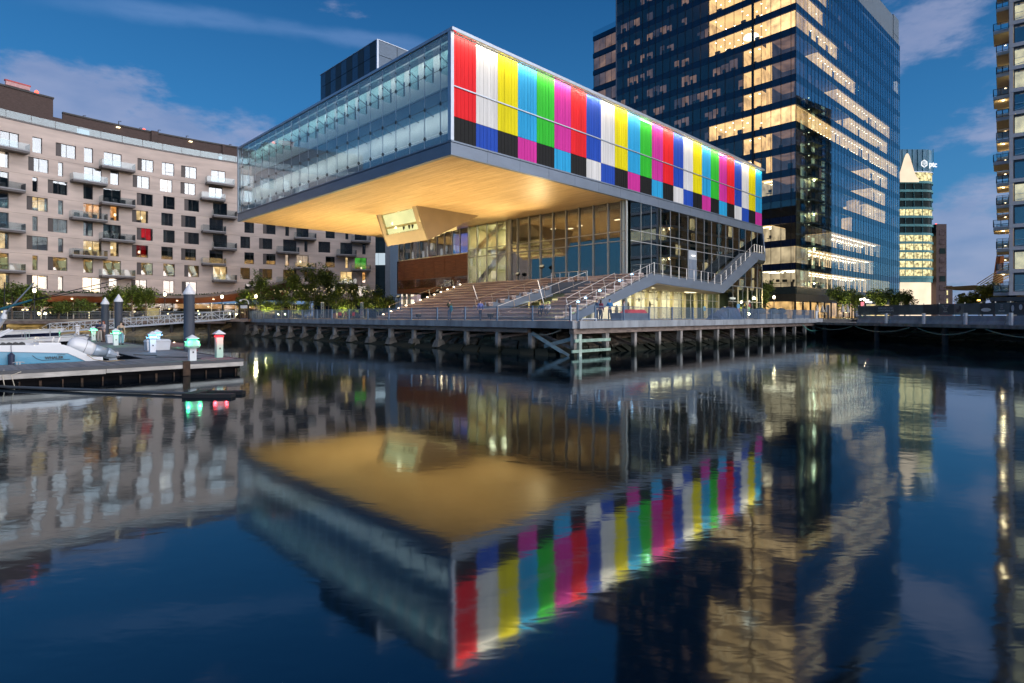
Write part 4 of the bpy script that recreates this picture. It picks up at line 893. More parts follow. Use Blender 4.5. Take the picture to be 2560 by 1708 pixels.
for k in range(1, 9):
    for (kind, a, b, z0, z1, bal, lit) in OPEN[k]:
        m = MB(); f = .06
        hbox(m, a, b, .20, .31, z0, z0 + f); hbox(m, a, b, .20, .31, z1 - f, z1); hbox(m, a, a + f, .20, .31, z0 + f, z1 - f); hbox(m, b - f, b, .20, .31, z0 + f, z1 - f)
        gl0 = a + f
        if kind == 's': gl0 = a + (b - a) * .29
        if kind in 'sd': mid = gl0 + (b - gl0) * (.36 if kind == 's' else .5); hbox(m, mid - .03, mid + .03, .2, .3, z0 + f, z1 - f)
        if kind == 'w': mid = a + (b - a) * (.3 if k % 2 else .62); hbox(m, mid - .025, mid + .025, .2, .3, z0 + f, z1 - f); hbox(m, mid, b - f, .2, .3, z0 + .55, z0 + .6) if k % 2 else hbox(m, a + f, mid, .2, .3, z0 + .55, z0 + .6)
        wn = m.build('window', win_f, hot)
        if kind == 's': hbox(MB(), a + f, gl0, .16, .28, z0 + f, z1 - f).build('shutter', shut_m, wn)
        hbox(MB(), gl0, b - f, .24, .26, z0 + f, z1 - f).build('pane', g_win, wn)
        rm = MB()
        d = 1.4 if lit else .9
        hbox(rm, a, b, d, d + .05, z0 - .2, z1 + .2)
        rm.build('room', rooms[lit] if lit else dark_room, wn)
        if not lit and rng.random() < .5:
            cx = gl0 + (b - gl0) * rng.choice((.0, .55)); hbox(MB(), cx + .05, cx + .05 + (b - gl0) * .33, .5, .53, z0 + .1, z1 - .05).build('curtain', pm('curtain', (.16, .19, .19), .8, var=.3, scale=5, stretch=(1, 1, .1)) if 'curtain' not in bpy.data.materials else bpy.data.materials['curtain'], wn)
        if lit and kind != 'n':
            c = HP((gl0 + b) / 2 + rng.uniform(-.3, .3), 1.0, z0 + rng.uniform(.3, 1.5))
            if rng.random() < .7: MB().lathe([(.12, -.15), (.2, 0), (.14, .3)], c, 8).build('table_lamp', em('table_lamp_glow', (1, .8, .5), 3.5, light=False) if 'table_lamp_glow' not in bpy.data.materials else bpy.data.materials['table_lamp_glow'], wn)
            hbox(MB(), gl0 + .2, gl0 + .2 + (b - gl0) * .4, .9, 1.2, z0, z0 + .55).build('furniture', win_f, wn)
        if bal:
            s0, s1 = bal; zf = z0 - .02
            m = MB(); hbox(m, s0, s1, -1.55, .02, zf - .42, zf - .14); bc = m.build('balcony', balc_m, hot)
            hbox(MB(), s0 - .02, s1 + .02, -1.6, -1.5, zf - .16, zf + .02).build('front_lip', balc_l, bc)
            hbox(MB(), s0, s1, -1.49, 0, zf - .139, zf - .05).build('deck', balc_m, bc)
            hbox(MB(), s0, s1, -1.56, -1.54, zf + .02, zf + .98).build('glass_guard', g_balc, bc)
            for sx, mt in ((s0, g_balc), (s1 - .06, balc_m)): hbox(MB(), sx, sx + (.02 if mt is g_balc else .06), -1.52, -.02, zf - .049, zf + .98).build('side_guard', mt, bc)
            if k in (3, 4, 5, 6) and s0 < 12:
                for q in range(3): hbox(MB(), s0 + .5 + q * 1.2, s0 + 1.1 + q * 1.2, -1.0, -.5, zf, zf + .75).build('chair', win_f, bc)
# set back brick storey, terrace rail
brick = pm('dark_brick', (.082, .056, .05), .85, var=.22, scale=3, stretch=(1, 1, 4), bump=.2)
hbox(MB(), 6.3, S1 - .3, 5, 5.3, 31.6, 36.0).build('brick_storey', brick, hot)
hbox(MB(), 6.3, S1 - .3, 4.85, 5.4, 36.0, 36.25).build('roof_edge', win_f, hot)
hbox(MB(), S0, 4.9, 4.2, 14, 31.6, 37.7).build('brick_storey', brick, hot)
hbox(MB(), S0, 5.0, 4.05, 14, 37.7, 37.95).build('roof_edge', win_f, hot)
hbox(MB(), 4.6, 10.0, 4.4, 4.9, 31.6, 34.9).build('brick_storey', brick, hot)
for s, w in ((18.4, 1.0), (29.6, .5)): hbox(MB(), s, s + w, 4.6, 5, 31.6, 36.3 if w > .8 else 36.1).build('brick_pier', brick, hot)
for s, w, h in ((8.0, 1.6, 2.2), (46, 1.6, 2.3), (29.0, 1.2, 2.1)): hbox(MB(), s, s + w, 4.3 if s < 10 else 4.9, 4.98 if s > 10 else 4.39, 31.7, 31.7 + h).build('terrace_door', em('terrace_door_glow', (.55, .66, .8), .75, light=False) if 'terrace_door_glow' not in bpy.data.materials else bpy.data.materials['terrace_door_glow'], hot)
hbox(MB(), 36.5, 39.6, 4.7, 5, 31.7, 34.4).build('terrace_door', win_f, hot)
g_rail = glass('terrace_glass', (.72, .84, .86), .10)
for i in range(24):
    a = S0 + i * 3.0; hbox(MB(), a + .03, min(S1, a + 2.97), .1, .12, 31.95, 33.05).build('glass_guard', g_rail, hot)
for s, z in ((13.4, 35.6), (24.2, 35.6), (36, 35.6)): hbox(MB(), s, s + .5, 4.6, 5, z, z + .12).build('wall_lamp', em('wall_lamp_glow', (1, .8, .5), 3, light=False) if 'wall_lamp_glow' not in bpy.data.materials else bpy.data.materials['wall_lamp_glow'], hot)
for s, h in ((14.0, .9), (19.7, .8), (17, .5), (31, .5), (24, .7), (9.2, .5)): MB().tube([HP(s, 6, 36.2), HP(s, 6, 36.2 + h), HP(s + .35, 6, 36.25 + h)], .07, 6).build('vent_pipe', win_f, hot)
red_b = em('red_beacon', (1, .08, .05), 4, light=False)
MB().lathe([(.25, 0), (.3, .2), (.1, .45)], HP(17.6, 6, 36.3), 8).build('beacon', red_b, hot)
hbox(MB(), -.6, 2.2, 4.6, 5, 38.2, 38.8).build('roof_plant', pm('roof_plant', (.6, .35, .35), .6), hot); hbox(MB(), -.7, 2.3, 4.55, 5.05, 38.8, 39.0).build('roof_plant', pm('red_cap', (.5, .06, .06), .5), hot)
MB().lathe([(.25, 0), (.3, .2), (.1, .45)], HP(3.1, 5, 38.2), 8).build('beacon', red_b, hot)
# canopy with planting, shopfront
def ze(s): return 5.85 + (0 if s < 20 else 3.6 * ((s - 20) / 20) ** 1.7 if s < 42 else 3.6 * (22 / 20) ** 1.7)
can_m = pm('red_timber_soffit', (.27, .085, .04), .55, var=.25, scale=1.5)
cm = MB(); fm = MB(); ss = [S0 + i * 1.5 for i in range(int((41 - S0) / 1.5) + 1)]
for a, b in zip(ss, ss[1:]):
    fo = lambda s: -6.0 - max(0, (s - 24) * .12)
    cm.hexa([HP(a, fo(a), ze(a)), HP(b, fo(b), ze(b)), HP(b, .6, 5.0 + (ze(b) - 5.85) * .5), HP(a, .6, 5.0 + (ze(a) - 5.85) * .5), HP(a, fo(a), ze(a) + .12), HP(b, fo(b), ze(b) + .12), HP(b, .6, 6.1), HP(a, .6, 6.1)])
    fm.hexa([HP(a, fo(a) - .15, ze(a) - .02), HP(b, fo(b) - .15, ze(b) - .02), HP(b, fo(b), ze(b) - .02), HP(a, fo(a), ze(a) - .02), HP(a, fo(a) - .15, ze(a) + .42), HP(b, fo(b) - .15, ze(b) + .42), HP(b, fo(b), ze(b) + .42), HP(a, fo(a), ze(a) + .42)])
cm.build('canopy_soffit', can_m, hot); fm.build('canopy_edge', pm('canopy_edge', (.22, .17, .15), .7), hot)
pl = MB()
for i in range(2600):
    s = rng.uniform(S0, 41); o = rng.uniform(-5.9, -.3); f = (-o) / 6; q = HP(s, o, 6.1 + (ze(s) + .3 - 6.1) * f); h = rng.uniform(.1, .5); t = rng.uniform(0, 6.28); w = .16
    dx = Vector((math.cos(t) * w, math.sin(t) * w, 0)); tip = Vector((rng.uniform(-.2, .2), rng.uniform(-.2, .2), h)); pl.quad(q - dx, q + dx, q + dx * .4 + tip, q - dx * .4 + tip)
pl.build('roof_planting', pm('sedum', (.05, .075, .03), .8, var=.5, scale=2), hot, kind='stuff')
g_shop = glass('restaurant_glass', (.75, .78, .75), .10)
for i in range(14):
    a = S0 + i * 4.1
    if a > 42: break
    hbox(MB(), a + .06, a + 4.04, .75, .78, 2.5, 5.2).build('shop_pane', g_shop, hot); hbox(MB(), a - .06, a + .06, .7, .85, 2.4, 5.3).build('mullion', steel, hot)
    hbox(MB(), a + .06, a + 4.04, .68, .8, 4.15, 4.25).build('transom', bpy.data.materials['timber_trim'] if 'timber_trim' in bpy.data.materials else pm('timber_trim', (.5, .38, .2), .6), hot)
sb = MB(); hbox(sb, S0, 44, 5, 5.2, 2.4, 5.2); sb.build('shop_back_wall', pm('restaurant_wall', (.05, .035, .02), .8, var=.6, scale=.4), hot)
glow = em('restaurant_lamp', (1, .72, .4), 5, light=False)
for i in range(22):
    s = rng.uniform(-4, 40); MB().lathe([(.1, -.1), (.16, 0), (.1, .12)], HP(s, rng.uniform(1.5, 4), rng.uniform(3.2, 4.8)), 6).build('pendant_lamp', glow, hot)
hbox(MB(), 22, 38, 4.6, 4.9, 4.3, 5.1).build('lit_ceiling', em('restaurant_glow', (1, .5, .22), .7, var=.3, scale=.5, light=False), hot)
hbox(MB(), 17.5, 19.5, 4.5, 4.9, 2.5, 4.2).build('lit_doorway', em('doorway_glow', (1, .75, .35), .6, var=.3, light=False), hot)
for s in (5, 9.6, 15.6, 20.4, 26.4, 34): MB().lathe([(.14, 0), (.14, .05)], HP(s, -3.5, 5.42 + (ze(s) - 5.85) * .7), 8).build('downlight', em('downlight_glow', (1, .75, .45), 8, light=False) if 'downlight_glow' not in bpy.data.materials else bpy.data.materials['downlight_glow'], hot)
for s in (2, 14, 27): lamp('AREA', 'canopy_light', HP(s, -2.5, 3.2), 100, (1, .6, .3), hot, size=8).rotation_euler = (R(180), 0, 0)
# buildings glimpsed between apartments and museum
gb = thing('glass_block', 'dark glass block with a pale bright middle behind the apartment block end', 'building', (-36, 150, 2.4))
MB().box(WD, -52, -33.2, 150.3, 165, 2.4, 30).build('wall', pm('dark_glazing', (.02, .035, .045), .15, var=.5, scale=.15), gb)
for i in range(8):
    for j in range(4):
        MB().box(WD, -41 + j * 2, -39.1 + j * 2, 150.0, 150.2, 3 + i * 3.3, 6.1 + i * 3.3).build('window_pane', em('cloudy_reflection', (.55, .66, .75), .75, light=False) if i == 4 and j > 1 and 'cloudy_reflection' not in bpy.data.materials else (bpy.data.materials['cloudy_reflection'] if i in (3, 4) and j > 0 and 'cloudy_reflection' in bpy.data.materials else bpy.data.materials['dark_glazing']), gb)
MB().box(WD, -33.2, -31.9, 149.8, 165, 2.4, 30).build('end_pier', wall_grey, gb)
pk = thing('pink_block', 'distant pale pink block with lit square windows beyond the dark glass block', 'building', (-62, 300, 2.4))
MB().box(WD, -68, -50, 300, 320, 2.4, 30.5).build('wall', pm('pink_render', (.55, .40, .38), .8), pk)
for i in range(6):
    for j in range(6): MB().box(WD, -66 + j * 2.6, -64.3 + j * 2.6, 299.8, 299.95, 5 + i * 4, 7.4 + i * 4).build('window', em('far_window', (1, .85, .65), .9, light=False) if 'far_window' not in bpy.data.materials else bpy.data.materials['far_window'], pk)
# ================================================================== office tower
tw = thing('office_tower', 'tall dark blue glass office tower with bands of lit floors behind the museum', 'office tower', (52.1, 105, 2.4))
FZ = lambda k: 8.34 + 4.34 * k
NK = 15; TOPZ = 74.0; LN = 40.8; RN = 66.6
tmull = [0, .87, 2.7, 4.56, 6.39, 8.19, 10.04, 11.83, 13.72, 15.52, 17.32, 19.16, 20.91, 22.7, 24.58, 26.4, 28.24, 30.05, 31.79, 33.51, 35.29, 37.05, 38.9, 40.8]
rmull = [i * 1.8 for i in range(38)]
g_l = glass('tower_glass_left', (.80, .82, .82), .085, wave=.01, wscale=.3)
g_r = glass('tower_glass_right', (.78, .80, .80), .14, wave=.02, wscale=.16, power=3.4, refl=(.48, .80, .95))
g_sr = glass('spandrel_glass_right', (.012, .03, .07), .12, wave=.02, wscale=.16, power=3.4, refl=(.48, .80, .95))
lit_rc = em('office_ceiling_bright', (1, .60, .24), 2.2, var=.2, scale=.3, light=False); lit_rw = em('office_wall_bright', (1, .60, .26), 1.8, var=.4, scale=.7, light=False)
span_l = pm('spandrel_navy', (.008, .02, .055), .12, var=.2, spec=.7)
span_r = pm('spandrel_blue', (.008, .03, .075), .10, var=.2, spec=.5)
twm = pm('tower_mullion', (.02, .025, .035), .4, .4, var=.1)
lit_c = em('office_ceiling', (1, .58, .22), 1.6, var=.18, scale=.25, light=False)
lit_w = em('office_wall', (1, .57, .22), 1.4, var=.45, scale=.5, light=False)
lit_cool = em('office_wall_pale', (1, .76, .46), .62, var=.6, scale=.45, light=False)
spot = em('office_downlight', (1, .86, .58), 16, light=False)
dims = [em('dim_office_%d' % i, c, s, var=.4, scale=.45, light=False) for i, (c, s) in enumerate((((.75, .42, .28), .32), ((.7, .45, .40), .20), ((.45, .36, .42), .11)))]
restp = MB()
def pane(face, k, a, b):
    z0, z1 = FZ(k) + .02, FZ(k) + 3.0
    if face == 'L': args = (TW, .0, .02, a + .03, b - .03, z0, z1)
    else: args = (TW, a + .03, b - .03, .0, .02, z0, z1)
    near = b < 18.5 and k < 15
    if near: MB().box(*args).build('window_pane', g_l if face == 'L' else g_r, tw)
    else: restp.box(*args, 0 if face == 'L' else 1)
def hole(face, k): return None
for k in range(NK + 4):
    for a, b in zip(tmull, tmull[1:]):
        pane('L', k, a, b)
    m = MB(); m.box(TW, -.01, .03, .0, LN, FZ(k) + 3.02, FZ(k) + 4.32); m.build('spandrel', span_l, tw)
    if k < NK:
        for a, b in zip(rmull, rmull[1:]): pane('R', k, a, b)
        MB().box(TW, .04, RN, -.01, .03, FZ(k) + 3.02, FZ(k) + 4.32).build('spandrel', g_sr, tw)
    zb_ = FZ(k)
    MB().box(TW, .15, (RN - .2) if k < NK else 40, .15, LN - .1, zb_ - .35, zb_ - .05).build('floor_slab', pm('slab', (.05, .05, .055), .8) if k == 0 else bpy.data.materials['slab'], tw)
restp.build('window_pane', [g_l, g_r], tw, kind='stuff')
for i, x in enumerate(tmull): MB().box(TW, -.09, -.012, x - .035, x + .035, 8.2, FZ(NK + 4)).build('mullion', twm, tw)
MB().box(TW, -.3, -.1, 7.75, 8.2, 8.2, FZ(NK + 4)).build('vertical_fin', twm, tw)
for i, x in enumerate(rmull): MB().box(TW, x - .02, x + .02, -.05, -.012, 8.2, TOPZ - .5).build('mullion', twm, tw)
core = MB(); core.box(TW, 9, RN - 1, 9, LN - 1, 2.4, FZ(NK) ); core.box(TW, 12, 40, 12, LN - 1, FZ(NK), FZ(NK + 4)); core.box(TW, .2, RN, LN - .1, LN, 2.4, FZ(NK + 4)); core.build('core', pm('tower_core', (.03, .03, .032), .8), tw)
MB().box(TW, .0, RN, .0, LN, FZ(NK) - .02, FZ(NK) + .3).build('roof_edge', twm, tw) if False else None
for i in range(16):
    z0 = 2.4 + i * 5.0; MB().box(TW, RN + .1, 71.5, 1.4, 30, z0 + .12, z0 + 5.0).build('cladding_panel', pm('tower_cladding', (.045, .080, .115), .5, .1, var=.12, scale=.4) if i == 0 else bpy.data.materials['tower_cladding'], tw)
MB().box(TW, 30, 71.5, 1.5, 30, FZ(NK) + .4, 82).build('plant_storey', bpy.data.materials['tower_cladding'], tw)
MB().box(TW, RN, 71.3, 1.6, 30, 2.4, 82).build('inner_box', twm, tw)
MB().box(TW, RN + .05, 70.5, 1.33, 1.38, 62.2, 65.4).build('lit_window', em('high_lit_window', (1, .85, .7), .9, var=.6, scale=1.5, light=False), tw)
# lit floors: (floor, from, to) along each face
def room(face, k, a, b, deep=6.5, wall=None, ceil=None, spots=True):
    z0, z1 = FZ(k), FZ(k) + 2.96
    X = (lambda p, d: TW.p(d, p)) if face == 'L' else (lambda p, d: TW.p(p, d))
    up = lambda v, z: Vector((v.x, v.y, z))
    m = MB(); A, B, Cc, D = X(a, .3), X(b, .3), X(b, deep), X(a, deep)
    m.hexa([up(A, z1), up(B, z1), up(Cc, z1), up(D, z1), up(A, z1 + .08), up(B, z1 + .08), up(Cc, z1 + .08), up(D, z1 + .08)], 0)
    m.hexa([up(D, z0), up(Cc, z0), up(X(b, deep + .1), z0), up(X(a, deep + .1), z0), up(D, z1), up(Cc, z1), up(X(b, deep + .1), z1), up(X(a, deep + .1), z1)], 1)
    for e in (a, b):
        m.hexa([up(X(e - .04, .4), z0), up(X(e + .04, .4), z0), up(X(e + .04, deep), z0), up(X(e - .04, deep), z0), up(X(e - .04, .4), z1), up(X(e + .04, .4), z1), up(X(e + .04, deep), z1), up(X(e - .04, deep), z1)], 1)
    r_ = m.build('lit_room', [ceil or lit_c, wall or lit_w], tw)
    if spots:
        q = MB(); n = int((b - a) / 1.7)
        for i in range(n):
            for d in (1.2, 3.4, 5.4):
                if rng.random() < .75:
                    c = X(a + (i + .5) * (b - a) / n, d); q.box(WD, c.x - .11, c.x + .11, c.y - .11, c.y + .11, z1 - .05, z1 - .01)
        if q.v: q.build('downlight', spot, r_, kind='stuff')
    if wall is lit_cool:             # rows of linear ceiling lamps in the lowest offices
        q = MB(); n = max(1, int((b - a) / 3.0))
        for i in range(n):
            for d in (1.4, 4.0):
                P = [up(X(a + (i + .15) * (b - a) / n, d), z1 - .08), up(X(a + (i + .85) * (b - a) / n, d), z1 - .08), up(X(a + (i + .85) * (b - a) / n, d + .25), z1 - .08), up(X(a + (i + .15) * (b - a) / n, d + .25), z1 - .08)]
                q.hexa(P + [up(p, z1 - .02) for p in P])
        q.build('linear_lamp', spot, r_, kind='stuff')
        q = MB()
        for i in range(int((b - a) / 1.5)):
            c = a + i * 1.5 + rng.uniform(0, .6); w = rng.uniform(.5, 1.0); zz = z0 + rng.uniform(.75, .95)
            P = [up(X(c, 1.6), zz), up(X(c + w, 1.6), zz), up(X(c + w, 1.66), zz), up(X(c, 1.66), zz)]; q.hexa(P + [up(p, zz + .5) for p in P])
            P = [up(X(c - .3, 1.2), z0 + .68), up(X(c + w + .3, 1.2), z0 + .68), up(X(c + w + .3, 2.0), z0 + .68), up(X(c - .3, 2.0), z0 + .68)]; q.hexa(P + [up(p, z0 + .73) for p in P])
        q.build('monitor', twm, r_, kind='stuff')
    q = MB(); n = int((b - a) / 2.6)
    for i in range(n):
        c = a + (i + rng.uniform(.2, .8)) * (b - a) / max(1, n); d = rng.uniform(.9, 3); h = rng.uniform(.7, 1.5); w = rng.uniform(.3, 1.0)
        P = [up(X(c, d), z0), up(X(c + w, d), z0), up(X(c + w, d + .5), z0), up(X(c, d + .5), z0)]; q.hexa(P + [up(p, z0 + h) for p in P])
    if q.v: q.build('furniture', twm, r_, kind='stuff')
    if face == 'R':
        q = MB()
        for i in range(int((b - a) / 1.2)):
            if rng.random() < .45:
                c = a + i * 1.2 + .2; P = [up(X(c, .5), z0), up(X(c + .5, .5), z0), up(X(c + .5, .54), z0), up(X(c, .54), z0)]; q.hexa(P + [up(p, z1) for p in P])
        if q.v: q.build('blind', em('bright_blind', (1, .64, .32), 2.4, light=False) if 'bright_blind' not in bpy.data.materials else bpy.data.materials['bright_blind'], r_, kind='stuff')
    return r_
for k in (11, 12, 13, 14): room('L', k, .35, 17.3)
room('L', 7, .35, 17.3)
ring = []
for i in range(21):
    t = 2 * math.pi * i / 20; q = TW.p(2.6 + 1.2 * math.cos(t), 3.3 + 2.3 * math.sin(t), FZ(7) + 2.85); ring.append(q)
MB().tube(ring, .16, 5, cap=False).build('ring_lamp', em('ring_lamp', (1, .92, .72), 3.2, light=False), tw)
pv = MB(); pv.lathe([(1.5, -.3), (1.3, .1), (.5, .3)], TW.p(2.6, 9.6, FZ(11) + 2.4), 14); pv.build('pendant_lamp', bpy.data.materials['ring_lamp'], tw, smooth=True)
room('L', 1, .35, 6.4, wall=lit_cool, ceil=lit_cool); room('L', 0, .35, 7.2, wall=lit_cool, ceil=lit_cool)
room('L', 2, 4.6, 7.0, wall=lit_cool); room('L', 4, 4.5, 6.8, wall=lit_cool); room('L', 4, .4, 4.4, wall=dims[2], ceil=dims[0], spots=False)
for k in (10, 9, 8, 6): room('L', k, 6.4, 10.0, 4, spots=k % 2 == 0)
for k in (10, 9, 8, 6, 5): room('L', k, .4, 4.5, 5, wall=dims[2], ceil=dims[0], spots=False); room('L', k, 4.6, 5.6, 3, spots=False)
room('L', 5, 8.2, 10, 4)
for (k, a, b) in ((13, .3, 16), (12, .3, 14), (11, .3, 22), (10, 11.2, 33.1), (9, 22.1, 59), (8, 29.4, 57), (7, .35, 65.8), (6, 43, 57.2), (5, 44.7, 55.4), (4, 40.7, 55.4), (2, 19, 51.4), (1, .35, 46), (0, 7, 44), (14, 0.4, 9)):
    room('R', k, a, b, 5.5, wall=lit_rw if k > 2 else lit_cool, ceil=lit_rc if k > 2 else None)
for (k, a) in ((4, 33.3), (4, 35), (3, 30)): room('R', k, a, a + 1.2, 2, spots=False)
# dim desks behind the other windows of the left face
m = MB(); sil = MB()
for k in range(3, NK + 4):
    for a, b in zip(tmull[6:], tmull[7:]):
        if k in (7, 11, 12, 13, 14) and b < 17.5: continue
        c = rng.random()
        if c < .62:
            i = 0 if c < .22 else 1 if c < .44 else 2; h = rng.uniform(1.6, 2.4)
            w0 = a + .1 + (rng.random() < .3) * .5
            m.box(TW, 1.6, 1.65, w0, b - .12, FZ(k) + .75, FZ(k) + .75 + h * .9, i)
            w = rng.uniform(.4, .9); s = rng.uniform(a, b - w); sil.box(TW, 1.0, 1.4, s, s + w, FZ(k), FZ(k) + rng.uniform(.9, 1.5))
m.build('dim_office', dims, tw, kind='stuff'); sil.build('desk', twm, tw, kind='stuff')
m = MB()
for k in range(3, NK):
    for a in rmull[1:-1]:
        if rng.random() < .16: m.box(TW, a + .3, a + 1.4, 1.2, 1.25, FZ(k) + .3, FZ(k) + 2.8, rng.choice((1, 2)))
m.build('dim_office', dims, tw, kind='stuff')
# recessed wing on the far left
wg = MB(); wg.box(TW, 3.4, 40, 41.2, 50.6, 2.4, 72.6); wg.build('wing', span_l, tw)
WM = [41.3, 43.1, 44.9, 46.7, 48.5, 50.4]
for k in range(7, 15):
    for a, b in zip(WM, WM[1:]):
        MB().box(TW, 3.2, 3.22, a + .06, b - .06, FZ(k) + .1, FZ(k) + 3.0).build('window_pane', g_l, tw)
        MB().box(TW, 3.3, 3.38, a + .1, b - .1, FZ(k) + .15, FZ(k) + 2.9).build('dim_office', dims[rng.choice((0, 0, 1, 2))], tw)
    MB().box(TW, 3.15, 3.35, 41.2, 50.6, FZ(k) + 3.1, FZ(k) + 4.2).build('spandrel', span_r, tw)
MB().box(TW, 3.2, 3.25, 41.2, 50.6, 72.6, 74.6).build('glass_guard', g_balc, tw)
MB().box(TW, -.12, .1, LN - .06, LN + .14, 2.4, FZ(NK + 4)).build('corner_trim', fascia_m, tw)
# ground storey: shops and lobby
gf = MB(); gf.box(TW, -.05, .2, 0, LN, 6.9, 8.3); gf.box(TW, .201, RN, -.05, .2, 6.9, 8.3); gf.build('ground_band', pm('dark_stone_band', (.035, .05, .05), .15, spec=.8), tw)
gf = MB(); gf.box(TW, .0, .25, 0, LN, 5.6, 6.88); gf.box(TW, .251, RN, .0, .25, 5.6, 6.88); gf.build('ground_band', pm('bronze_band', (.10, .085, .06), .4, .3), tw)
warm_r = em('restaurant_interior', (1, .58, .24), .9, var=.7, scale=.5, light=False)
gi = MB(); gi.box(TW, 3, 3.2, 3, 16, 2.4, 5.6); gi.box(TW, 3, 42, 3, 3.2, 2.4, 5.6); gi.build('restaurant_wall', warm_r, tw)
for a, b in zip(tmull[:12], tmull[1:12]): MB().box(TW, .1, .13, a + .05, b - .05, 2.5, 5.58).build('shop_pane', g_st, tw)
for a in rmull[:24]: MB().box(TW, a + .05, a + 1.75, .1, .13, 2.5, 5.58).build('shop_pane', g_st, tw)
for a in rmull[:24:2]: MB().box(TW, a - .1, a + .1, -.0, .3, 2.4, 5.6).build('pier', twm, tw)
lb = MB(); lb.box(TW, 44.5, RN - .5, 2.2, 2.4, 2.4, 12.4); lb.build('lobby_wall', em('lobby_glow', (1, .78, .36), .85, var=.3, scale=.35, light=False), tw)
lamp('AREA', 'forecourt_light', TW.p(6, -3, 5.4), 160, (1, .7, .35), tw, size=10, size_y=2)
# ================================================================== round cornered tower far behind
pt = thing('round_tower', 'teal glass tower with rounded corner, lit floors and a domed lantern top, far right', 'office tower', (190, 267, 2.4))
def rr_plan(d): # outline with a rounded front right corner
    x0, x1, y0, rad = 170 + 0 * d, 201 - d, 267 + d, 9
    P = [(x0, y0)]
    for i in range(9):
        t = -math.pi / 2 + math.pi / 2 * i / 8; P.append((x1 - rad + rad * math.cos(t), y0 + rad + rad * math.sin(t)))
    return P + [(x1, y0 + 40), (x0, y0 + 40)]
def ring_prism(m, d, z0, z1, mi=0): return m.prism([(x, y, z0) for x, y in rr_plan(d)], (0, 0, z1 - z0), mi)
teal = pm('teal_spandrel', (.045, .22, .24), .4, var=.2, scale=.3, spec=.25); tdk = pm('dark_teal_glass', (.008, .025, .028), .35, var=.5, scale=.15, spec=.04)
pt_lit = em('far_office_lit', (.95, .82, .42), .75, var=.85, scale=.8, light=False)
ptg = pm('pt_dark_glass', (.015, .05, .06), .1, spec=.8)
BZ = [65.3 - 4.03 * i for i in range(12)]
LITF = {4, 7, 8, 9, 10, 11}
for i, z in enumerate(BZ):
    ring_prism(MB(), 0, z - .55, z + .55).build('spandrel', teal, pt)
    if i + 1 < len(BZ): ring_prism(MB(), .35, BZ[i + 1] + .55, z - .55).build('window_band', pt_lit if i + 1 in LITF else tdk, pt)
    m = MB()
    if i + 1 < len(BZ):
        for j in range(6): m.box(WD, 175.4 + j * 4, 175.5 + j * 4, 266.8, 267.2, BZ[i + 1] + .55, z - .55)
        m.build('mullion', teal, pt, kind='stuff')
ring_prism(MB(), .2, 18.6, BZ[-1] - .55).build('window_band', teal, pt)
ring_prism(MB(), .6, 2.4, 18.5).build('lobby', em('lobby_light', (1, .80, .58), .95, var=.12, scale=.12, light=False), pt)
ring_prism(MB(), .35, 65.85, 69.9).build('window_band', pt_lit, pt)
ring_prism(MB(), .0, 69.9, 70.3).build('ledge', frame_m, pt)
ring_prism(MB(), .25, 70.3, 80.6).build('crown_glass', pm('crown_glass', (.07, .20, .30), .35, var=.3, scale=.2, spec=.2), pt)
cr = MB()
for j in range(11): cr.box(WD, 172.5 + j * 2.4, 172.58 + j * 2.4, 266.95, 267.3, 70.3, 80.6)
cr.build('crown_mullion', teal, pt, kind='stuff')
P = []
for i in range(21):
    f = i / 20; x = 178.3 + f * 11.2; z = 66 + 12.6 * math.exp(-((f - .52) / .27) ** 2); P.append((x, 266.5, z))
P = [(178.3, 266.5, 65.2)] + P + [(189.5, 266.5, 65.2)]
MB().prism(P, (0, .3, 0)).build('lantern', em('lantern_glow', (1, .78, .58), .85, var=.08, scale=.2, light=False), pt)
sgn = em('white_logo', (.95, .97, 1), .95, light=False)
text('lettering', 'ptc', 3.6, sgn, pt, (196.2, 266.7, 72.3), (1, .25, 0), (0, 0, 1), depth=.1, bold=.05)
hx = [(191.6 + 1.45 * math.sin(math.pi / 3 * i), 266.0, 73.6 + 1.65 * math.cos(math.pi / 3 * i)) for i in range(7)]
lg = MB()
for a, b in zip(hx, hx[1:]): lg.bar(a, b, .2, .3)
for dz in (-.55, .15, .8): lg.bar((190.7, 266, 73.3 + dz), (191.6, 266, 73.65 + dz), .2, .2); lg.bar((191.6, 266, 73.65 + dz), (192.5, 266, 73.3 + dz), .2, .2)
lg.build('emblem', sgn, pt)
d1 = thing('brown_tower', 'slim dark brown tower with small red roof lamp beside the round cornered tower', 'building', (203, 270, 2.4))
MB().box(WD, 201.6, 206.5, 272, 300, 2.4, 46.5).build('wall', pm('brown_wall', (.075, .05, .05), .8), d1)
for i in range(9): MB().box(WD, 203.2, 205.9, 271.8, 271.95, 6 + i * 4.4, 8.6 + i * 4.4).build('window', dims[2] if i % 3 else tdk, d1)
MB().lathe([(.3, 0), (.3, .5)], (203, 274, 46.5), 6).build('beacon', red_b, d1)
d2 = thing('low_office', 'low dark office with lit floor right of the brown tower', 'building', (209, 272, 2.4))
MB().box(WD, 205, 214, 278, 300, 2.4, 17.5).build('wall', bpy.data.materials['brown_wall'], d2)
for i in range(3): MB().box(WD, 206.7, 211.5, 277.7, 277.95, 5 + i * 4, 7.2 + i * 4).build('window', pt_lit if i else dims[0], d2)
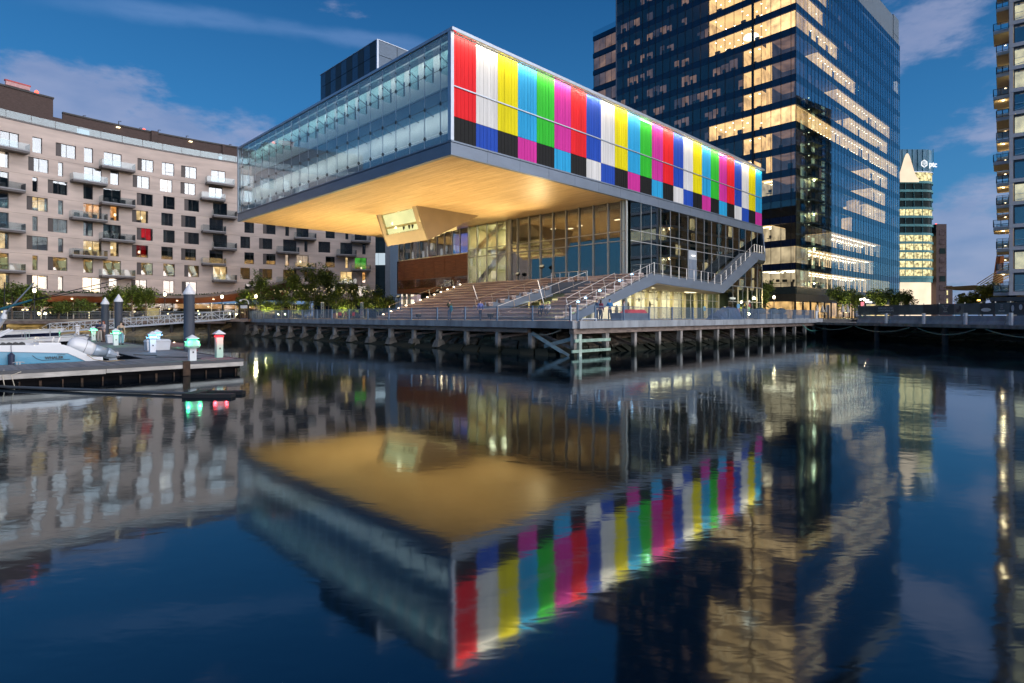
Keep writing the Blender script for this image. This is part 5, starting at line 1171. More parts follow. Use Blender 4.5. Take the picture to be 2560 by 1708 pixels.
# ================================================================== condominium on the right edge
co = thing('condominium', 'pale condominium tower with stacked balconies at the right edge', 'building', (73, 84, 2.4))
cw_ = pm('condo_white', (.56, .56, .58), .6, var=.06); cdk = pm('condo_dark', (.03, .035, .045), .4, var=.15)
warm_s = pm('balcony_soffit', (.66, .52, .32), .7, var=.05)
CF = 3.3; NF = 18
MB().box(CO, 3, 78, 1.2, 30, 2.4, 62).build('core', pm('condo_core', (.40, .31, .23), .8, var=.12, scale=.3), co)
c_lit = em('condo_room', (1, .80, .42), .95, var=.35, scale=.8, light=False); c_dk = pm('condo_room_dark', (.02, .07, .12), .3, var=.4, scale=.6)
g_c = glass('condo_glass', (.8, .85, .88), .18)
bal_i = 0
for f in range(NF):
    z = 6.4 + f * CF
    MB().box(CO, -.05, 77, -.05, .9, z - .55, z).build('floor_band', cw_, co)
    MB().box(CO, -.02, .95, .901, 28, z - .55, z).build('floor_band', cw_, co)
    MB().box(CO, -.02, .5, -.02, .42, z, z + CF - .56).build('corner_pier', cw_, co)
    # front face windows
    for j in range(3):
        b0 = .6 + j * 4.2
        MB().box(CO, .25, .28, b0, b0 + 3.9, z + .05, z + CF - .6).build('window_pane', g_c, co)
        MB().box(CO, 1.5, 1.55, b0, b0 + 3.9, z, z + CF - .6).build('room', c_lit if (f % 3 == 1 or f in (9, 12, 13)) else c_dk, co)
        MB().box(CO, .1, .3, b0 - .12, b0, z, z + CF - .56).build('mullion', cdk, co)
        MB().box(CO, .1, .24, b0, b0 + 3.9, z + CF - .85, z + CF - .56).build('window_head', cdk, co)
        if f % 2 == 0:
            gr = MB(); gr.bar(CO.p(-.1, b0, z + 1.0), CO.p(-.1, b0 + 3.9, z + 1.0), .05); gr.bar(CO.p(-.1, b0, z + .15), CO.p(-.1, b0 + 3.9, z + .15), .05); gr.bar(CO.p(-.1, b0, z + .1), CO.p(-.1, b0 + 3.9, z + 1), .04); gr.build('guard_rail', steel, co)
    # left face windows and balconies
    for j in range(13):
        a0 = 1.2 + j * 5.9
        lit = rng.random() < (.6 if j > 6 else .35)
        MB().box(CO, a0, a0 + 2.2, -.02, .0, z + .05, z + CF - .7).build('window_pane', g_c, co) if j % 2 == 0 else None
        MB().box(CO, a0, a0 + 2.2, .35, .4, z, z + CF - .6).build('room', c_lit if lit else c_dk, co)
        MB().box(CO, a0 + 2.3, a0 + 5.8, .2, .8, z, z + CF - .56).build('wall_panel', pm('condo_beige', (.50, .40, .30), .75, var=.1) if 'condo_beige' not in bpy.data.materials else bpy.data.materials['condo_beige'], co)
    for a0, dep in ((2.2, 1.5 + .35 * (f % 3 == 0)), (62, 2.2)):
        wdt = 5.2 if a0 < 50 else 7
        MB().box(CO, a0, a0 + wdt, -dep, -.06, z - .5, z - .02).build('balcony', cw_, co)
        MB().box(CO, a0 + .1, a0 + wdt - .1, -dep + .1, -.07, z - .56, z - .505).build('balcony_soffit', warm_s, co)
        gr = MB()
        for (p, q) in (((a0, -dep), (a0 + wdt, -dep)), ((a0, -dep), (a0, -.1)), ((a0 + wdt, -dep), (a0 + wdt, -.1))):
            for h in (1.05, .1): gr.bar(CO.p(*p, z + h), CO.p(*q, z + h), .06)
            for t in (0, .5, 1): c = CO.p(p[0] + (q[0] - p[0]) * t, p[1] + (q[1] - p[1]) * t, z); gr.bar(c, c + Vector((0, 0, 1.05)), .06)
        gr.build('guard_rail', cdk, co)
        MB().box(CO, a0 + .05, a0 + .07, -dep + .05, -.1, z + .1, z + 1.0).build('guard_glass', g_balc, co)
        if (f % 2 == 0 and f < 10) or a0 > 50:
            MB().lathe([(.16, -.06), (.16, 0)], CO.p(a0 + .9, -.7, z - .57 + CF), 8).build('downlight', bpy.data.materials['downlight_glow'], co)
for f in (1, 3, 5, 7, 9): lamp('POINT', 'balcony_light', CO.p(3.2, -.8, 6.4 + f * CF - .9), 26, (1, .76, .42), co, size=.15)
for f in (2, 5, 8, 11): lamp('POINT', 'balcony_light', CO.p(65, -1.2, 6.4 + f * CF - .9), 260, (1, .76, .42), co, size=.2)
MB().box(CO, -.4, 60, -2.2, 14, 5.0, 5.6).build('entrance_canopy', cdk, co)
MB().box(CO, .3, 60, .8, 14, 2.4, 4.95).build('ground_glass', c_dk, co)
MB().box(CO, -.2, .3, -.3, .5, 2.4, 4.98).build('corner_pier', warm_s, co)
# ================================================================== things beyond the right hand quay
tn = thing('tent_canopy', 'white tensile canopy hung on cables from a brown mast beside the condominium', 'canopy', (100, 125, 2.4))
vy = 118
PX = lambda u, v, y=vy: Vector(((u - 1280) / 1431 * y, y, 2.84 + (790 - v) / 1431 * y))
P = [PX(2438, 713), PX(2460, 716), PX(2500, 711), PX(2503, 722), PX(2470, 721)]
MB().prism(P, (0, 9, 0)).build('membrane', pm('tent_fabric', (.62, .56, .48), .7), tn)
MB().prism([PX(2491, 708), PX(2508, 708), PX(2510, 640), PX(2501, 640)], (0, 1, 0)).build('mast', pm('brown_mast', (.25, .085, .045), .7), tn)
cb = MB()
for i in range(6): cb.bar(PX(2442 + i * 9, 711), PX(2522, 660 + i * 6.5), .14)
cb.build('cable', pm('pale_cable', (.6, .5, .38), .6), tn)
for u, label in ((2404, 'tall twin headed light mast left of the small trees beyond the banner fence'),):
    lm = thing('light_mast', label, 'light mast', PX(u, 790, 140))
    m = MB(); m.bar(PX(u, 790, 140), PX(u, 736, 140), .3); m.build('pole', dark_metal, lm)
    m = MB(); m.bar(PX(u - 7, 739, 140), PX(u + 7, 737, 140), .25); m.bar(PX(u - 7, 741, 140), PX(u - 2, 737, 140), .6); m.bar(PX(u + 2, 737, 140), PX(u + 7, 735, 140), .6); m.build('lamp_head', dark_metal, lm)
ol = thing('orange_lamp', 'small glowing orange street lamp among the trees left of the condominium', 'street lamp', PX(2447, 790, 110))
MB().bar(PX(2447, 790, 110), PX(2447, 753, 110), .12).build('pole', dark_metal, ol)
MB().lathe([(.15, -.1), (.3, 0), (.15, .12)], PX(2447, 751, 110), 8).build('lantern', em('sodium_lamp', (1, .5, .08), 7, light=False), ol)
lamp('POINT', 'sodium_light', PX(2447, 757, 110), 60, (1, .55, .15), ol, size=.3)
# ================================================================== marina float
DZ = .64
plank_m = [pm('float_plank_%d' % i, c, .75, var=.18, scale=2.5, stretch=(1, 1, 1), bump=.2) for i, c in enumerate(((.17, .18, .20), (.14, .15, .17), (.20, .205, .22)))]
board_m = pm('rub_board', (.46, .44, .41), .8, var=.28, scale=1.4, stretch=(1, 1, 3), bump=.25)
pont = pm('pontoon_black', (.005, .005, .006), .85, var=.5, scale=1.5, spec=.08)
rust = pm('rusty_rib', (.05, .028, .016), .8, var=.5, scale=4)
dock = thing('floating_dock', 'grey planked floating dock with black pontoons in the left foreground', 'dock', MU.p(-18.95, -6.65, 0))
def unit_box():
    o = MB().box(WD, -.5, .5, -.5, .5, -.5, .5).build('plank', plank_m[0], None, local=True); me = o.data; bpy.data.objects.remove(o); return me
ub_ = unit_box(); unit_planks = [ub_, ub_.copy(), ub_.copy()]
for me, m_ in zip(unit_planks, plank_m): me.materials.clear(); me.materials.append(m_)
W0 = .205
for i in range(54):                 # front finger: planks lie across it
    r = -18.95 - (i + .5) * W0
    inst('plank', rng.choice(unit_planks), dock, MU.p(r, -4.575, DZ - .02 + rng.uniform(-.004, .004)), R(45), (W0 - .012, 4.15, .04))
for i in range(150):
    l = -2.48 + (i + .5) * .32
    inst('plank', rng.choice(unit_planks), dock, MU.p(-20.57, l, DZ - .02 + rng.uniform(-.004, .004)), R(45), (3.24, .305, .04))
lo = MB()
for i in range(150): lo.box(MU, -30.05 - i * W0 - W0 + .012, -30.05 - i * W0, -6.65, -2.5, DZ - .04, DZ)
lo.build('plank', plank_m[1], dock, kind='stuff')
fr = MB(); fr.box(MU, -60, -18.97, -6.6, -2.55, .2, DZ - .05); fr.box(MU, -22.15, -18.97, -2.5, 45.4, .2, DZ - .05); fr.build('deck_frame', pont, dock)
rr_ = MB(); rr_.box(MU, -60, -18.85, -6.78, -6.6, DZ - .1, DZ + .035); rr_.build('rub_rail', pm('rub_rail', (.07, .075, .085), .6), dock)
rr_ = MB(); rr_.box(MU, -18.97, -18.82, -6.595, 45.4, DZ - .1, DZ + .03); rr_.build('rub_rail', bpy.data.materials['rub_rail'], dock)
for i, (a, b) in enumerate(((-60, -46), (-45.98, -33), (-32.98, -24.6), (-24.58, -21.6), (-21.3, -18.86))):
    MB().box(MU, a, b, -6.76, -6.64, .33 + .03 * (i == 3), DZ - .104).build('side_board', board_m, dock)
for a, b in ((-6.6, 5), (5.02, 18), (18.02, 32), (32.02, 45)): MB().box(MU, -18.96, -18.86, a, b, .30, DZ - .104).build('side_board', board_m, dock)
MB().box(MU, -21.6, -21.3, -6.82, -6.6, .02, DZ + .06).build('hinge_plate', rust, dock)
for i in range(30):
    r = -19.2 - i * 1.38; MB().box(MU, r - 1.3, r, -6.5, -6.0, -.3, .325).build('pontoon', pont, dock)
    MB().box(MU, r - .72, r - .64, -6.56, -6.5, -.3, .325).build('rib', rust, dock); MB().box(MU, r + .02, r + .07, -6.58, -6.5, -.3, .325).build('rib', rust, dock)
for i in range(26): MB().box(MU, -19.3, -19.02, -6.4 + i * 2, -4.5 + i * 2, -.3, .295).build('pontoon', pont, dock)
gal = pm('galvanised', (.30, .32, .34), .4, .7)
def cleat(q, rz, label):
    t = thing('cleat', label, 'cleat', q, None, rz)
    m = MB(); m.tube([(-.2, 0, .1), (-.1, 0, .13), (.1, 0, .13), (.2, 0, .1)], .022, 6); m.box(WD, -.07, -.03, -.02, .02, 0, .13); m.box(WD, .03, .07, -.02, .02, 0, .13)
    m.build('horn', gal, t, local=True); return t
cleat(MU.p(-27.2, -3.0, DZ), R(45), 'galvanised dock cleat on the plank finger beside the blue boat hull')
cleat(MU.p(-20.3, -3.4, DZ), R(45), 'small cleat on the float between the green lit and blue lit pedestals')
tag(MB().tube([MU.p(-27.9, -6.55, .7), MU.p(-27.95, -6.85, .45), MU.p(-27.9, -6.85, .1), MU.p(-27.6, -6.87, .05), MU.p(-27.7, -6.88, .5), MU.p(-27.4, -6.85, .62)], .018, 5).build('mooring_rope', rope_m), 'thin mooring rope looped over the dock edge at the far left', 'rope')
# long pole drifting in front of the dock
pole = thing('boat_pole', 'long dark pole with a forked float lying on the water before the dock', 'pole', (-15, 21.5, 0))
MB().tube([(-20.5, 22.6, .08), (-19.5, 22.2, .08), (-14.6, 21.1, .07), (-11.35, 20.35, .07)], .055, 7).build('shaft', pm('tarred_pole', (.07, .08, .09), .5), pole)
m = MB(); m.box(WD, -11.45, -11.0, 19.85, 20.95, 0, .14); m.box(WD, -11.0, -9.75, 19.85, 20.2, 0, .12); m.box(WD, -11.0, -9.75, 20.65, 20.95, 0, .12); m.build('fork', black, pole)
# ------------------------------------------------------------------ mooring piles
pilebody = pm('pile_sleeve', (.05, .062, .085), .6, var=.2, scale=1.2, stretch=(1, 1, .3))
pile0 = thing('mooring_pile', 'thick dark mooring pile with white cone cap, nearest and tallest of the three', 'mooring pile', MU.p(-18.5, 3.4, 0), 'mooring piles of the float')
MB().lathe([(.31, -.6), (.31, 4.25)], (0, 0, 0), 18).build('shaft', pilebody, pile0, smooth=False, local=True)
MB().lathe([(.35, 4.2), (.35, 4.3), (.03, 4.88)], (0, 0, 0), 18).build('cap', white_p, pile0, local=True)
dup(pile0, MU.p(-18.4, 24.2, 0) + Vector((0, 0, -.1)), 0, 'white capped mooring pile behind the woman in jeans on the float')
dup(pile0, MU.p(-18.5, 29.5, 0) + Vector((0, 0, -.25)), 0, 'leftmost white capped mooring pile behind the two standing women')
# ------------------------------------------------------------------ power pedestals
ped_w = pm('pedestal_white', (.72, .73, .76), .45, var=.04); ped_g = pm('pedestal_green', (.42, .66, .56), .45, var=.04)
def pedestal(q, glow, label, body=ped_w, e=9, big=True):
    t = thing('power_pedestal', label, 'power pedestal', q, 'power pedestals on the float', R(45))
    MB().box(WD, -.15, .15, -.15, .15, 0, .78 if big else .93).build('post', body, t, local=True)
    if big:
        MB().hexa([Vector(p) for p in ((-.16, -.16, .782), (.16, -.16, .782), (.16, .16, .782), (-.16, .16, .782), (-.21, -.21, .86), (.21, -.21, .86), (.21, .21, .86), (-.21, .21, .86))]).build('collar', body, t, local=True)
        MB().box(WD, -.18, .18, -.18, .18, .862, 1.0).build('socket_head', body, t, local=True)
        m = MB()
        for s in (-1, 1): m.tube([(s * .18, 0, .9), (s * .3, 0, .86), (s * .33, 0, .95)], .022, 5)
        m.build('hose_hook', body, t, local=True)
    if glow:
        nm = 'pedestal_glow_%s' % '_'.join('%d' % (c * 10) for c in glow)
        gm_ = bpy.data.materials.get(nm) or em(nm, glow, 1.4, light=False)
        z = 1.002 if big else .94
        MB().box(WD, -.175, .175, -.175, .175, z, z + .07).build('lit_band', gm_, t, local=True)
        for s in (-1, 1):
            o = lamp('POINT', 'pedestal_light', (0, 0, 0), e, glow, None, size=.08); o.parent = t; o.location = (s * .27, -.27, z - .03)
    MB().lathe([(.34, 1.075), (.34, 1.10), (.03, 1.27)], (0, 0, 0), 4).build('cap', white_p, t, local=True)
    MB().box(WD, -.03, .03, -.17, -.152, .38, .46).build('lock', dark_metal, t, local=True)
    return t
GR, BL, RD = (.08, 1, .38), (.12, .55, 1), (1, .06, .08)
p1_ = pedestal(MU.p(-20.9, -5.7, DZ), GR, 'nearest power pedestal, glowing green with a pale cloth wrapped round it')
MB().lathe([(.30, .62), (.36, .72), (.30, .95), (.22, 1.0)], (0, 0, 0), 9).build('cloth', ped_g, p1_, local=True)
MB().lathe([(.175, .10), (.175, .6)], (0, 0, 0), 4).build('sleeve', white_p, p1_, local=True)
p2_ = pedestal(MU.p(-19.25, -4.4, DZ), RD, 'pale green power pedestal with red lit cap at the dock corner', ped_g, 10, False)
p2_.scale = (1.05, 1.05, 1.15)
pedestal(MU.p(-20.6, 3.1, DZ), BL, 'blue lit power pedestal in front of the large white dock box')
pedestal(MU.p(-19.2, 8.0, DZ), BL, 'blue lit power pedestal behind the large white dock box')
pedestal(MU.p(-20.4, 14.4, DZ), GR, 'green lit power pedestal beside the woman in jeans')
pedestal(MU.p(-19.9, 26.4, DZ), GR, 'green lit power pedestal left of the two standing women')
pedestal(MU.p(-19.2, 40.0, DZ), None, 'unlit white power pedestal farthest along the float')
# ------------------------------------------------------------------ dock boxes
def dock_box(q, w, label):
    t = thing('dock_box', label, 'dock box', q, 'white dock boxes', R(45))
    MB().hexa([Vector(p) for p in ((-w, -.36, 0), (w, -.36, 0), (w, .36, 0), (-w, .36, 0), (-w - .05, -.4, .55), (w + .05, -.4, .55), (w + .05, .4, .55), (-w - .05, .4, .55))]).build('chest', white_p, t, local=True)
    MB().hexa([Vector(p) for p in ((-w - .08, -.44, .552), (w + .08, -.44, .552), (w + .08, .44, .552), (-w - .08, .44, .552), (-w, -.3, .68), (w, -.3, .68), (w, .34, .68), (-w, .34, .68))]).build('lid', white_p, t, local=True)
    return t
dock_box(MU.p(-19.75, 5.6, DZ), .62, 'large white dock box beside the tallest mooring pile')
dock_box(MU.p(-19.5, 19.6, DZ), .55, 'smaller white dock box beside the woman in jeans')
kay = thing('kayak', 'dark red hull of a small boat lying behind the white dock box', 'boat', MU.p(-17.6, 9, .2))
m = MB(); hull = [(.02, 0), (.3, .12), (.42, .35), (.42, .65), (.3, .88), (.02, 1)]
m.tube([MU.p(-17.7, 4.6 + t * 8.5, .5 + .12 * abs(t - .5)) for _, t in hull], [max(.05, w) for w, _ in hull], 8); m.build('hull', pm('red_hull', (.22, .015, .02), .35, coat=.3), kay, smooth=True)
# ------------------------------------------------------------------ boats
glossw = pm('gelcoat_white', (.72, .74, .77), .22, var=.03, coat=.4)
def hull_mesh(F, L_, beam, free, rake, bands, par, sternw=.85, z0=0.0):
    """bands: (name, material, from, to) as shares of the freeboard; a runs from the stern (0) to the bow (L_)"""
    st = 14
    def w(t): return beam / 2 * (sternw + (1 - sternw) * min(1, t * 3)) * (1 - max(0, (t - .45) / .55) ** 2.2)
    for name, mat, h0, h1 in bands:
        m = MB(); vs = []
        for i in range(st + 1):
            t = i / st; row = []
            for sgn in (-1, 1):
                for h in (h0, h1):
                    zz = z0 + (free + .28 * t * t) * h; fl = (.72 + .28 * h); a = t * L_ + rake * t ** 4 * h
                    row.append(F.p(a, sgn * max(.015, w(t)) * fl, zz))
            vs.append(row)
        for A, B in zip(vs, vs[1:]):
            m.quad(A[0], B[0], B[1], A[1]); m.quad(B[2], A[2], A[3], B[3])
            if h1 >= .999: m.quad(A[1], B[1], B[3], A[3])
        m.quad(vs[0][0], vs[0][1], vs[0][3], vs[0][2])
        m.build(name, mat, par, smooth=False)
    return w
def moored(l, L_, beam, free, mat, label, name='sailing_yacht', extra=True, r_bow=-22.9):
    F = MU.sub(r_bow - L_, l); t = thing(name, label, 'boat', F.p(L_ / 2, 0, 0))
    hull_mesh(F, L_, beam, free, .8, (('hull', mat, -.15, .80), ('gunwale', glossw, .80, 1.0)), t, .7)
    m = MB(); m.box(F, L_ * .30, L_ * .62, -beam * .28, beam * .28, free, free + .34); m.box(F, L_ * .34, L_ * .55, -beam * .22, beam * .22, free + .34, free + .52); m.build('cabin', glossw, t)
    if extra:
        m = MB(); m.tube([F.p(L_ - .1, .1, free + .28), F.p(L_ + .55, 0, free + .38)], .05, 6); m.lathe([(.02, -.15), (.2, -.05), (.12, .1)], F.p(L_ + .7, 0, free + .32), 6); m.build('anchor', gal, t)
        m = MB()
        for s in (-1, 1):
            m.tube([F.p(L_ * .95, s * .12, free + .75), F.p(L_ * .8, s * .8, free + .68), F.p(L_ * .62, s * beam * .45, free + .62)], .02, 5)
            for q in (.93, .8, .65): m.bar(F.p(L_ * q, s * (.15 if q > .9 else beam * .3 if q > .7 else beam * .44), free + .1), F.p(L_ * q, s * (.15 if q > .9 else beam * .3 if q > .7 else beam * .44), free + .7), .025)
        m.build('pulpit', steel, t)
    return t
navy = pm('hull_navy', (.006, .010, .035), .15, coat=.5); blackh = pm('hull_black', (.008, .008, .010), .15, coat=.5); greenh = pm('hull_green', (.008, .022, .022), .18, coat=.5)
moored(13.6, 13, 3.3, 1.12, blackh, 'black hulled boat with white deck edge, nearest of the three bows at the float')
moored(19.0, 12, 3.2, 1.05, greenh, 'dark green hulled boat with white deck edge between the black and navy boats')
moored(25.5, 13, 3.6, 1.5, navy, 'navy blue hulled boat with tall white side, farthest of the three bows', extra=False)
moored(33, 12, 3.4, 1.7, glossw, 'white yacht with raised bow farthest left behind the navy boat', extra=True, r_bow=-27.0)
# the pale blue motor boat in front
FB = MU.sub(-40.0, -.85)
wh = thing('motor_boat', 'light blue and white motor boat with white outboard engine moored behind the plank finger', 'motor boat', FB.p(8, 0, 0))
aqua = pm('hull_aqua', (.10, .33, .50), .2, var=.05, coat=.5)
side = lambda s, pts: [FB.p(a, s, z) for a, z in pts]
# stern to the right: hull side polygon, white sheer band that dives to the swim platform
sh = [(-2, -.2), (15.3, -.2), (15.35, .62), (14.65, 1.05), (12, 1.24), (4, 1.30), (-2, 1.32)]
MB().prism(side(-1.33, sh), FB.p(0, 2.66) - FB.p(0, 0)).build('hull', aqua, wh)
sheer = [(-2, 1.325), (4, 1.305), (12, 1.245), (14.65, 1.055), (15.36, .625), (16.05, .625), (16.05, .80), (15.62, .82), (14.75, 1.36), (14.5, 1.46), (12, 1.52), (-2, 1.6)]
for s in (-1.38, 1.20): MB().prism(side(s, sheer), FB.p(0, .18) - FB.p(0, 0)).build('gunwale', glossw, wh)
MB().prism(side(-1.19, [(15.3, .5), (16.05, .6), (16.05, .78), (15.3, .78)]), FB.p(0, 2.38) - FB.p(0, 0)).build('swim_platform', glossw, wh)
MB().prism(side(-1.19, [(-2, 1.26), (14.6, 1.26), (14.6, 1.34), (-2, 1.34)]), FB.p(0, 2.38) - FB.p(0, 0)).build('deck', glossw, wh)
MB().prism(side(-1.15, [(13.6, 1.34), (14.5, 1.34), (14.4, 1.56), (13.6, 1.58)]), FB.p(0, 2.3) - FB.p(0, 0)).build('stern_seat', glossw, wh)
MB().box(FB, 11.4, 12.3, -.95, -.4, 1.345, 1.62).build('deck_locker', glossw, wh)
wl = text('lettering', 'WHALER', .17, dark_metal, wh, FB.p(14.15, -1.345, .80), FB.p(1, 0) - FB.p(0, 0), (0, 0, 1), depth=.004, align='CENTER', bold=.006)
wl2 = text('lettering', 'BOSTON', .075, dark_metal, wh, FB.p(14.42, -1.345, .96), FB.p(1, 0) - FB.p(0, 0), (0, 0, 1), depth=.004)
sw_ = MB(); sw_.tube([FB.p(13.35, -1.338, 1.0), FB.p(13.5, -1.338, .84), FB.p(13.7, -1.338, .755), FB.p(14.75, -1.338, .75)], .012, 5); sw_.build('swoosh', dark_metal, wh)
twr = MB()
for s in (-1.0, .9):
    twr.bar(FB.p(12.2, s, 1.35), FB.p(11.1, s * .8, 3.0), .12, .26); twr.bar(FB.p(9.2, s, 1.35), FB.p(10.4, s * .8, 3.0), .1, .2); twr.tube([FB.p(11.9, s, 1.7), FB.p(12.7, s, 2.2)], .05, 6)
twr.box(FB, 8.6, 11.8, -1.0, 1.0, 3.0, 3.1); twr.build('hardtop_frame', glossw, wh)
rl_ = MB()
for i in range(4): rl_.tube([FB.p(12.35 + i * .22, -1.0, 1.5), FB.p(12.35 + i * .22, -.8, 1.5)], .13, 8)
rl_.build('rod_reel', dark_metal, wh)
cowl = MB()
ax0, ax1 = FB.p(14.8, -.3, 1.50), FB.p(15.85, -.3, 1.12)
C8 = [(0, .14), (.06, .28), (.18, .37), (.4, .41), (.65, .39), (.85, .34), (1.0, .28)]
cowl.tube([ax0.lerp(ax1, t) for t, _ in C8], [r for _, r in C8], 14); eng = cowl.build('outboard_engine', glossw, wh, smooth=True)
ml = MB(); ml.tube([ax1 + (ax1 - ax0) * .0, ax1 + (ax1 - ax0) * .1, ax1 + (ax1 - ax0) * .50], [.29, .275, .23], 12); ml.build('midsection', pm('engine_grey_blue', (.35, .43, .52), .3, .2, coat=.3), eng, smooth=True)
ml = MB(); e0 = ax1 + (ax1 - ax0) * .50; d_ = (ax1 - ax0).normalized(); ml.tube([e0, e0 + d_ * .1, e0 + d_ * .45], [.29, .29, .14], 10); ml.bar(e0 + d_ * .1, e0 + d_ * .4 + Vector((0, 0, -.35)), .06, .3); ml.build('lower_unit', bpy.data.materials['engine_grey_blue'], eng)
pp = MB(); c = e0 + d_ * .52
pp.tube([e0 + d_ * .45, c + d_ * .1], .07, 8)
for k in range(3):
    t = 2 * math.pi * k / 3; v = Vector((math.cos(t) * .7, math.sin(t) * .3, math.sin(t))).normalized(); pp.bar(c, c + v * .24, .12, .02)
pp.build('propeller', pm('propeller_steel', (.25, .26, .28), .3, .9), eng)
band = MB(); band.tube([ax0.lerp(ax1, .62), ax0.lerp(ax1, .635)], [.398, .396], 14, cap=False); band.build('cowl_seam', dark_metal, eng)
fend = pm('fender_navy', (.02, .03, .07), .5, coat=.2)
for a in (9.2, 12.6):
    f_ = MB(); f_.lathe([(.03, -.05), (.12, .02), (.13, .45), (.03, .55)], tuple(FB.p(a, -1.52, .62)), 10); f_.tube([FB.p(a, -1.52, 1.15), FB.p(a, -1.36, 1.55)], .012, 5); f_.build('fender', fend, wh)
rl3 = MB(); rl3.tube([FB.p(8.5, -1.3, 1.95), FB.p(11.0, -1.3, 1.92)], .022, 6)
for a in (8.5, 9.7, 11.0): rl3.tube([FB.p(a, -1.3, 1.5), FB.p(a, -1.3, 1.94)], .018, 5)
rl3.tube([FB.p(14.3, -1.1, 1.5), FB.p(14.4, -1.1, 1.8), FB.p(14.4, .9, 1.8), FB.p(14.3, .9, 1.5)], .02, 6); rl3.build('grab_rail', steel, wh)
tag(MB().tube([FB.p(15.4, -1.35, .95), FB.p(15.6, -1.9, .72), MU.p(-24.0, -3.6, DZ + .02), MU.p(-23.4, -3.2, DZ + .02), MU.p(-23.3, -3.6, DZ + .02)], .016, 5).build('mooring_rope', pm('tan_rope', (.50, .36, .20), .8)), 'tan mooring rope from the stern of the blue boat to the dock', 'rope')
hz = MB(); hz.tube([MU.p(-22.0, 1.0, DZ + .02), MU.p(-21.2, -.6, DZ + .02), MU.p(-21.6, -2.0, DZ + .02), MU.p(-20.4, -3.4, DZ + .02), MU.p(-20.3, -5.0, DZ + .02)], .022, 6)
tag(hz.build('dock_hose', pm('dark_hose', (.03, .05, .05), .5)), 'dark hose snaking across the float towards the nearest pedestal', 'hose')
# outrigger poles leaning over the water, far left
og = thing('outrigger', 'long outrigger poles with dark lines reaching up to the right at the far left', 'outrigger', (-26, 30, 1))
MB().tube([(-27.6, 30, 2.95), (-25.15, 30, 3.68)], [.09, .05], 7).build('pole', pm('teal_pole', (.05, .22, .27), .35, .4), og)
MB().tube([(-26.6, 30, 2.9), (-25.05, 30, 4.58)], [.055, .03], 7).build('pole', steel, og)
m = MB(); m.tube([(-25.15, 30, 3.68), (-20.45, 30.3, 4.84)], .022, 5); m.tube([(-25.15, 30, 3.66), (-21.0, 30.3, 4.45)], .022, 5); m.tube([(-26.6, 30, 2.9), (-26.6, 30, 4.6)], .025, 5); m.build('line', black, og)
m = MB(); m.tube([(-26.65, 30, 2.7), (-26.55, 30, 3.15)], [.14, .07], 8); m.bar((-26.65, 30, 2.75), (-27.6, 30.2, 1.5), .14, .2); m.build('mount', glossw, og)
# ------------------------------------------------------------------ gangway
GA, GB = Vector((-38.6, 79.0, 2.42)), Vector((-60.5, 75.5, .70))
gw_ = thing('gangway', 'long white truss gangway sloping from the promenade down to the float', 'gangway', GB)
gd = (GB - GA); gn = Vector((-gd.y, gd.x, 0)).normalized() * .75
alu = pm('white_aluminium', (.66, .68, .70), .4, .2, var=.05)
for s in (-1, 1):
    o = gn * s; m = MB(); m.bar(GA + o, GB + o, .12, .22); m.build('bottom_chord', alu, gw_)
    m = MB(); up = Vector((0, 0, 1.15)); m.tube([GA + o + up, GB + o + up, GB + o + gd.normalized() * .9 + Vector((0, 0, .7)), GB + o + Vector((0, 0, .1))], .05, 6); m.build('top_rail', alu, gw_)
    m = MB(); m.bar(GA + o + up * .6, GB + o + up * .6, .04); m.build('mid_rail', alu, gw_)
    for i in range(17):
        q = GA.lerp(GB, i / 16) + o; MB().bar(q, q + up, .07).build('upright', alu, gw_)
        if i < 16:
            q2 = GA.lerp(GB, (i + 1) / 16) + o; a, b = (q, q2 + up) if i % 2 else (q + up, q2); MB().bar(a, b, .06).build('diagonal', alu, gw_)
m = MB(); m.hexa([GA - gn, GB - gn, GB + gn, GA + gn, GA - gn + Vector((0, 0, .06)), GB - gn + Vector((0, 0, .06)), GB + gn + Vector((0, 0, .06)), GA + gn + Vector((0, 0, .06))]); m.build('walkway', alu, gw_)
gt = thing('security_gate', 'black framed security gate at the top of the white gangway', 'gate', (-38.5, 79.6, 2.46))
gx = lambda x, z, y=79.6: Vector((x, y, z))
for x in (-40.2, -37.9, -36.6): MB().bar(gx(x, 2.3), gx(x, 4.45), .14).build('post', black, gt)
MB().bar(gx(-40.2, 4.4), gx(-36.6, 4.4), .12).build('top_beam', black, gt)
for i in range(5): MB().bar(gx(-37.7 + i * .22, 2.5), gx(-37.7 + i * .22, 3.9), .07).build('bar', pm('gate_bar', (.10, .05, .03), .6) if i == 0 else bpy.data.materials['gate_bar'], gt)
MB().box(WD, -37.7, -36.8, 79.5, 79.58, 3.9, 4.3).build('notice', white_p, gt)
gl_ = thing('gooseneck_lamp', 'white gooseneck lamp curving over the black security gate', 'lamp', (-36.8, 80, 2.46))
MB().tube([(-36.8, 80, 2.46), (-36.8, 80, 4.6), (-36.95, 80, 5.0), (-37.4, 80, 5.15), (-37.9, 80, 5.05)], .06, 7).build('arm', white_p, gl_)
MB().lathe([(.2, -.12), (.1, .1)], (-37.95, 80, 5.0), 8).build('head', white_p, gl_)
MB().box(WD, -40.2, -36.4, 78.8, 82, 2.05, 2.4).build('gangway_landing', pier_wood, gt)
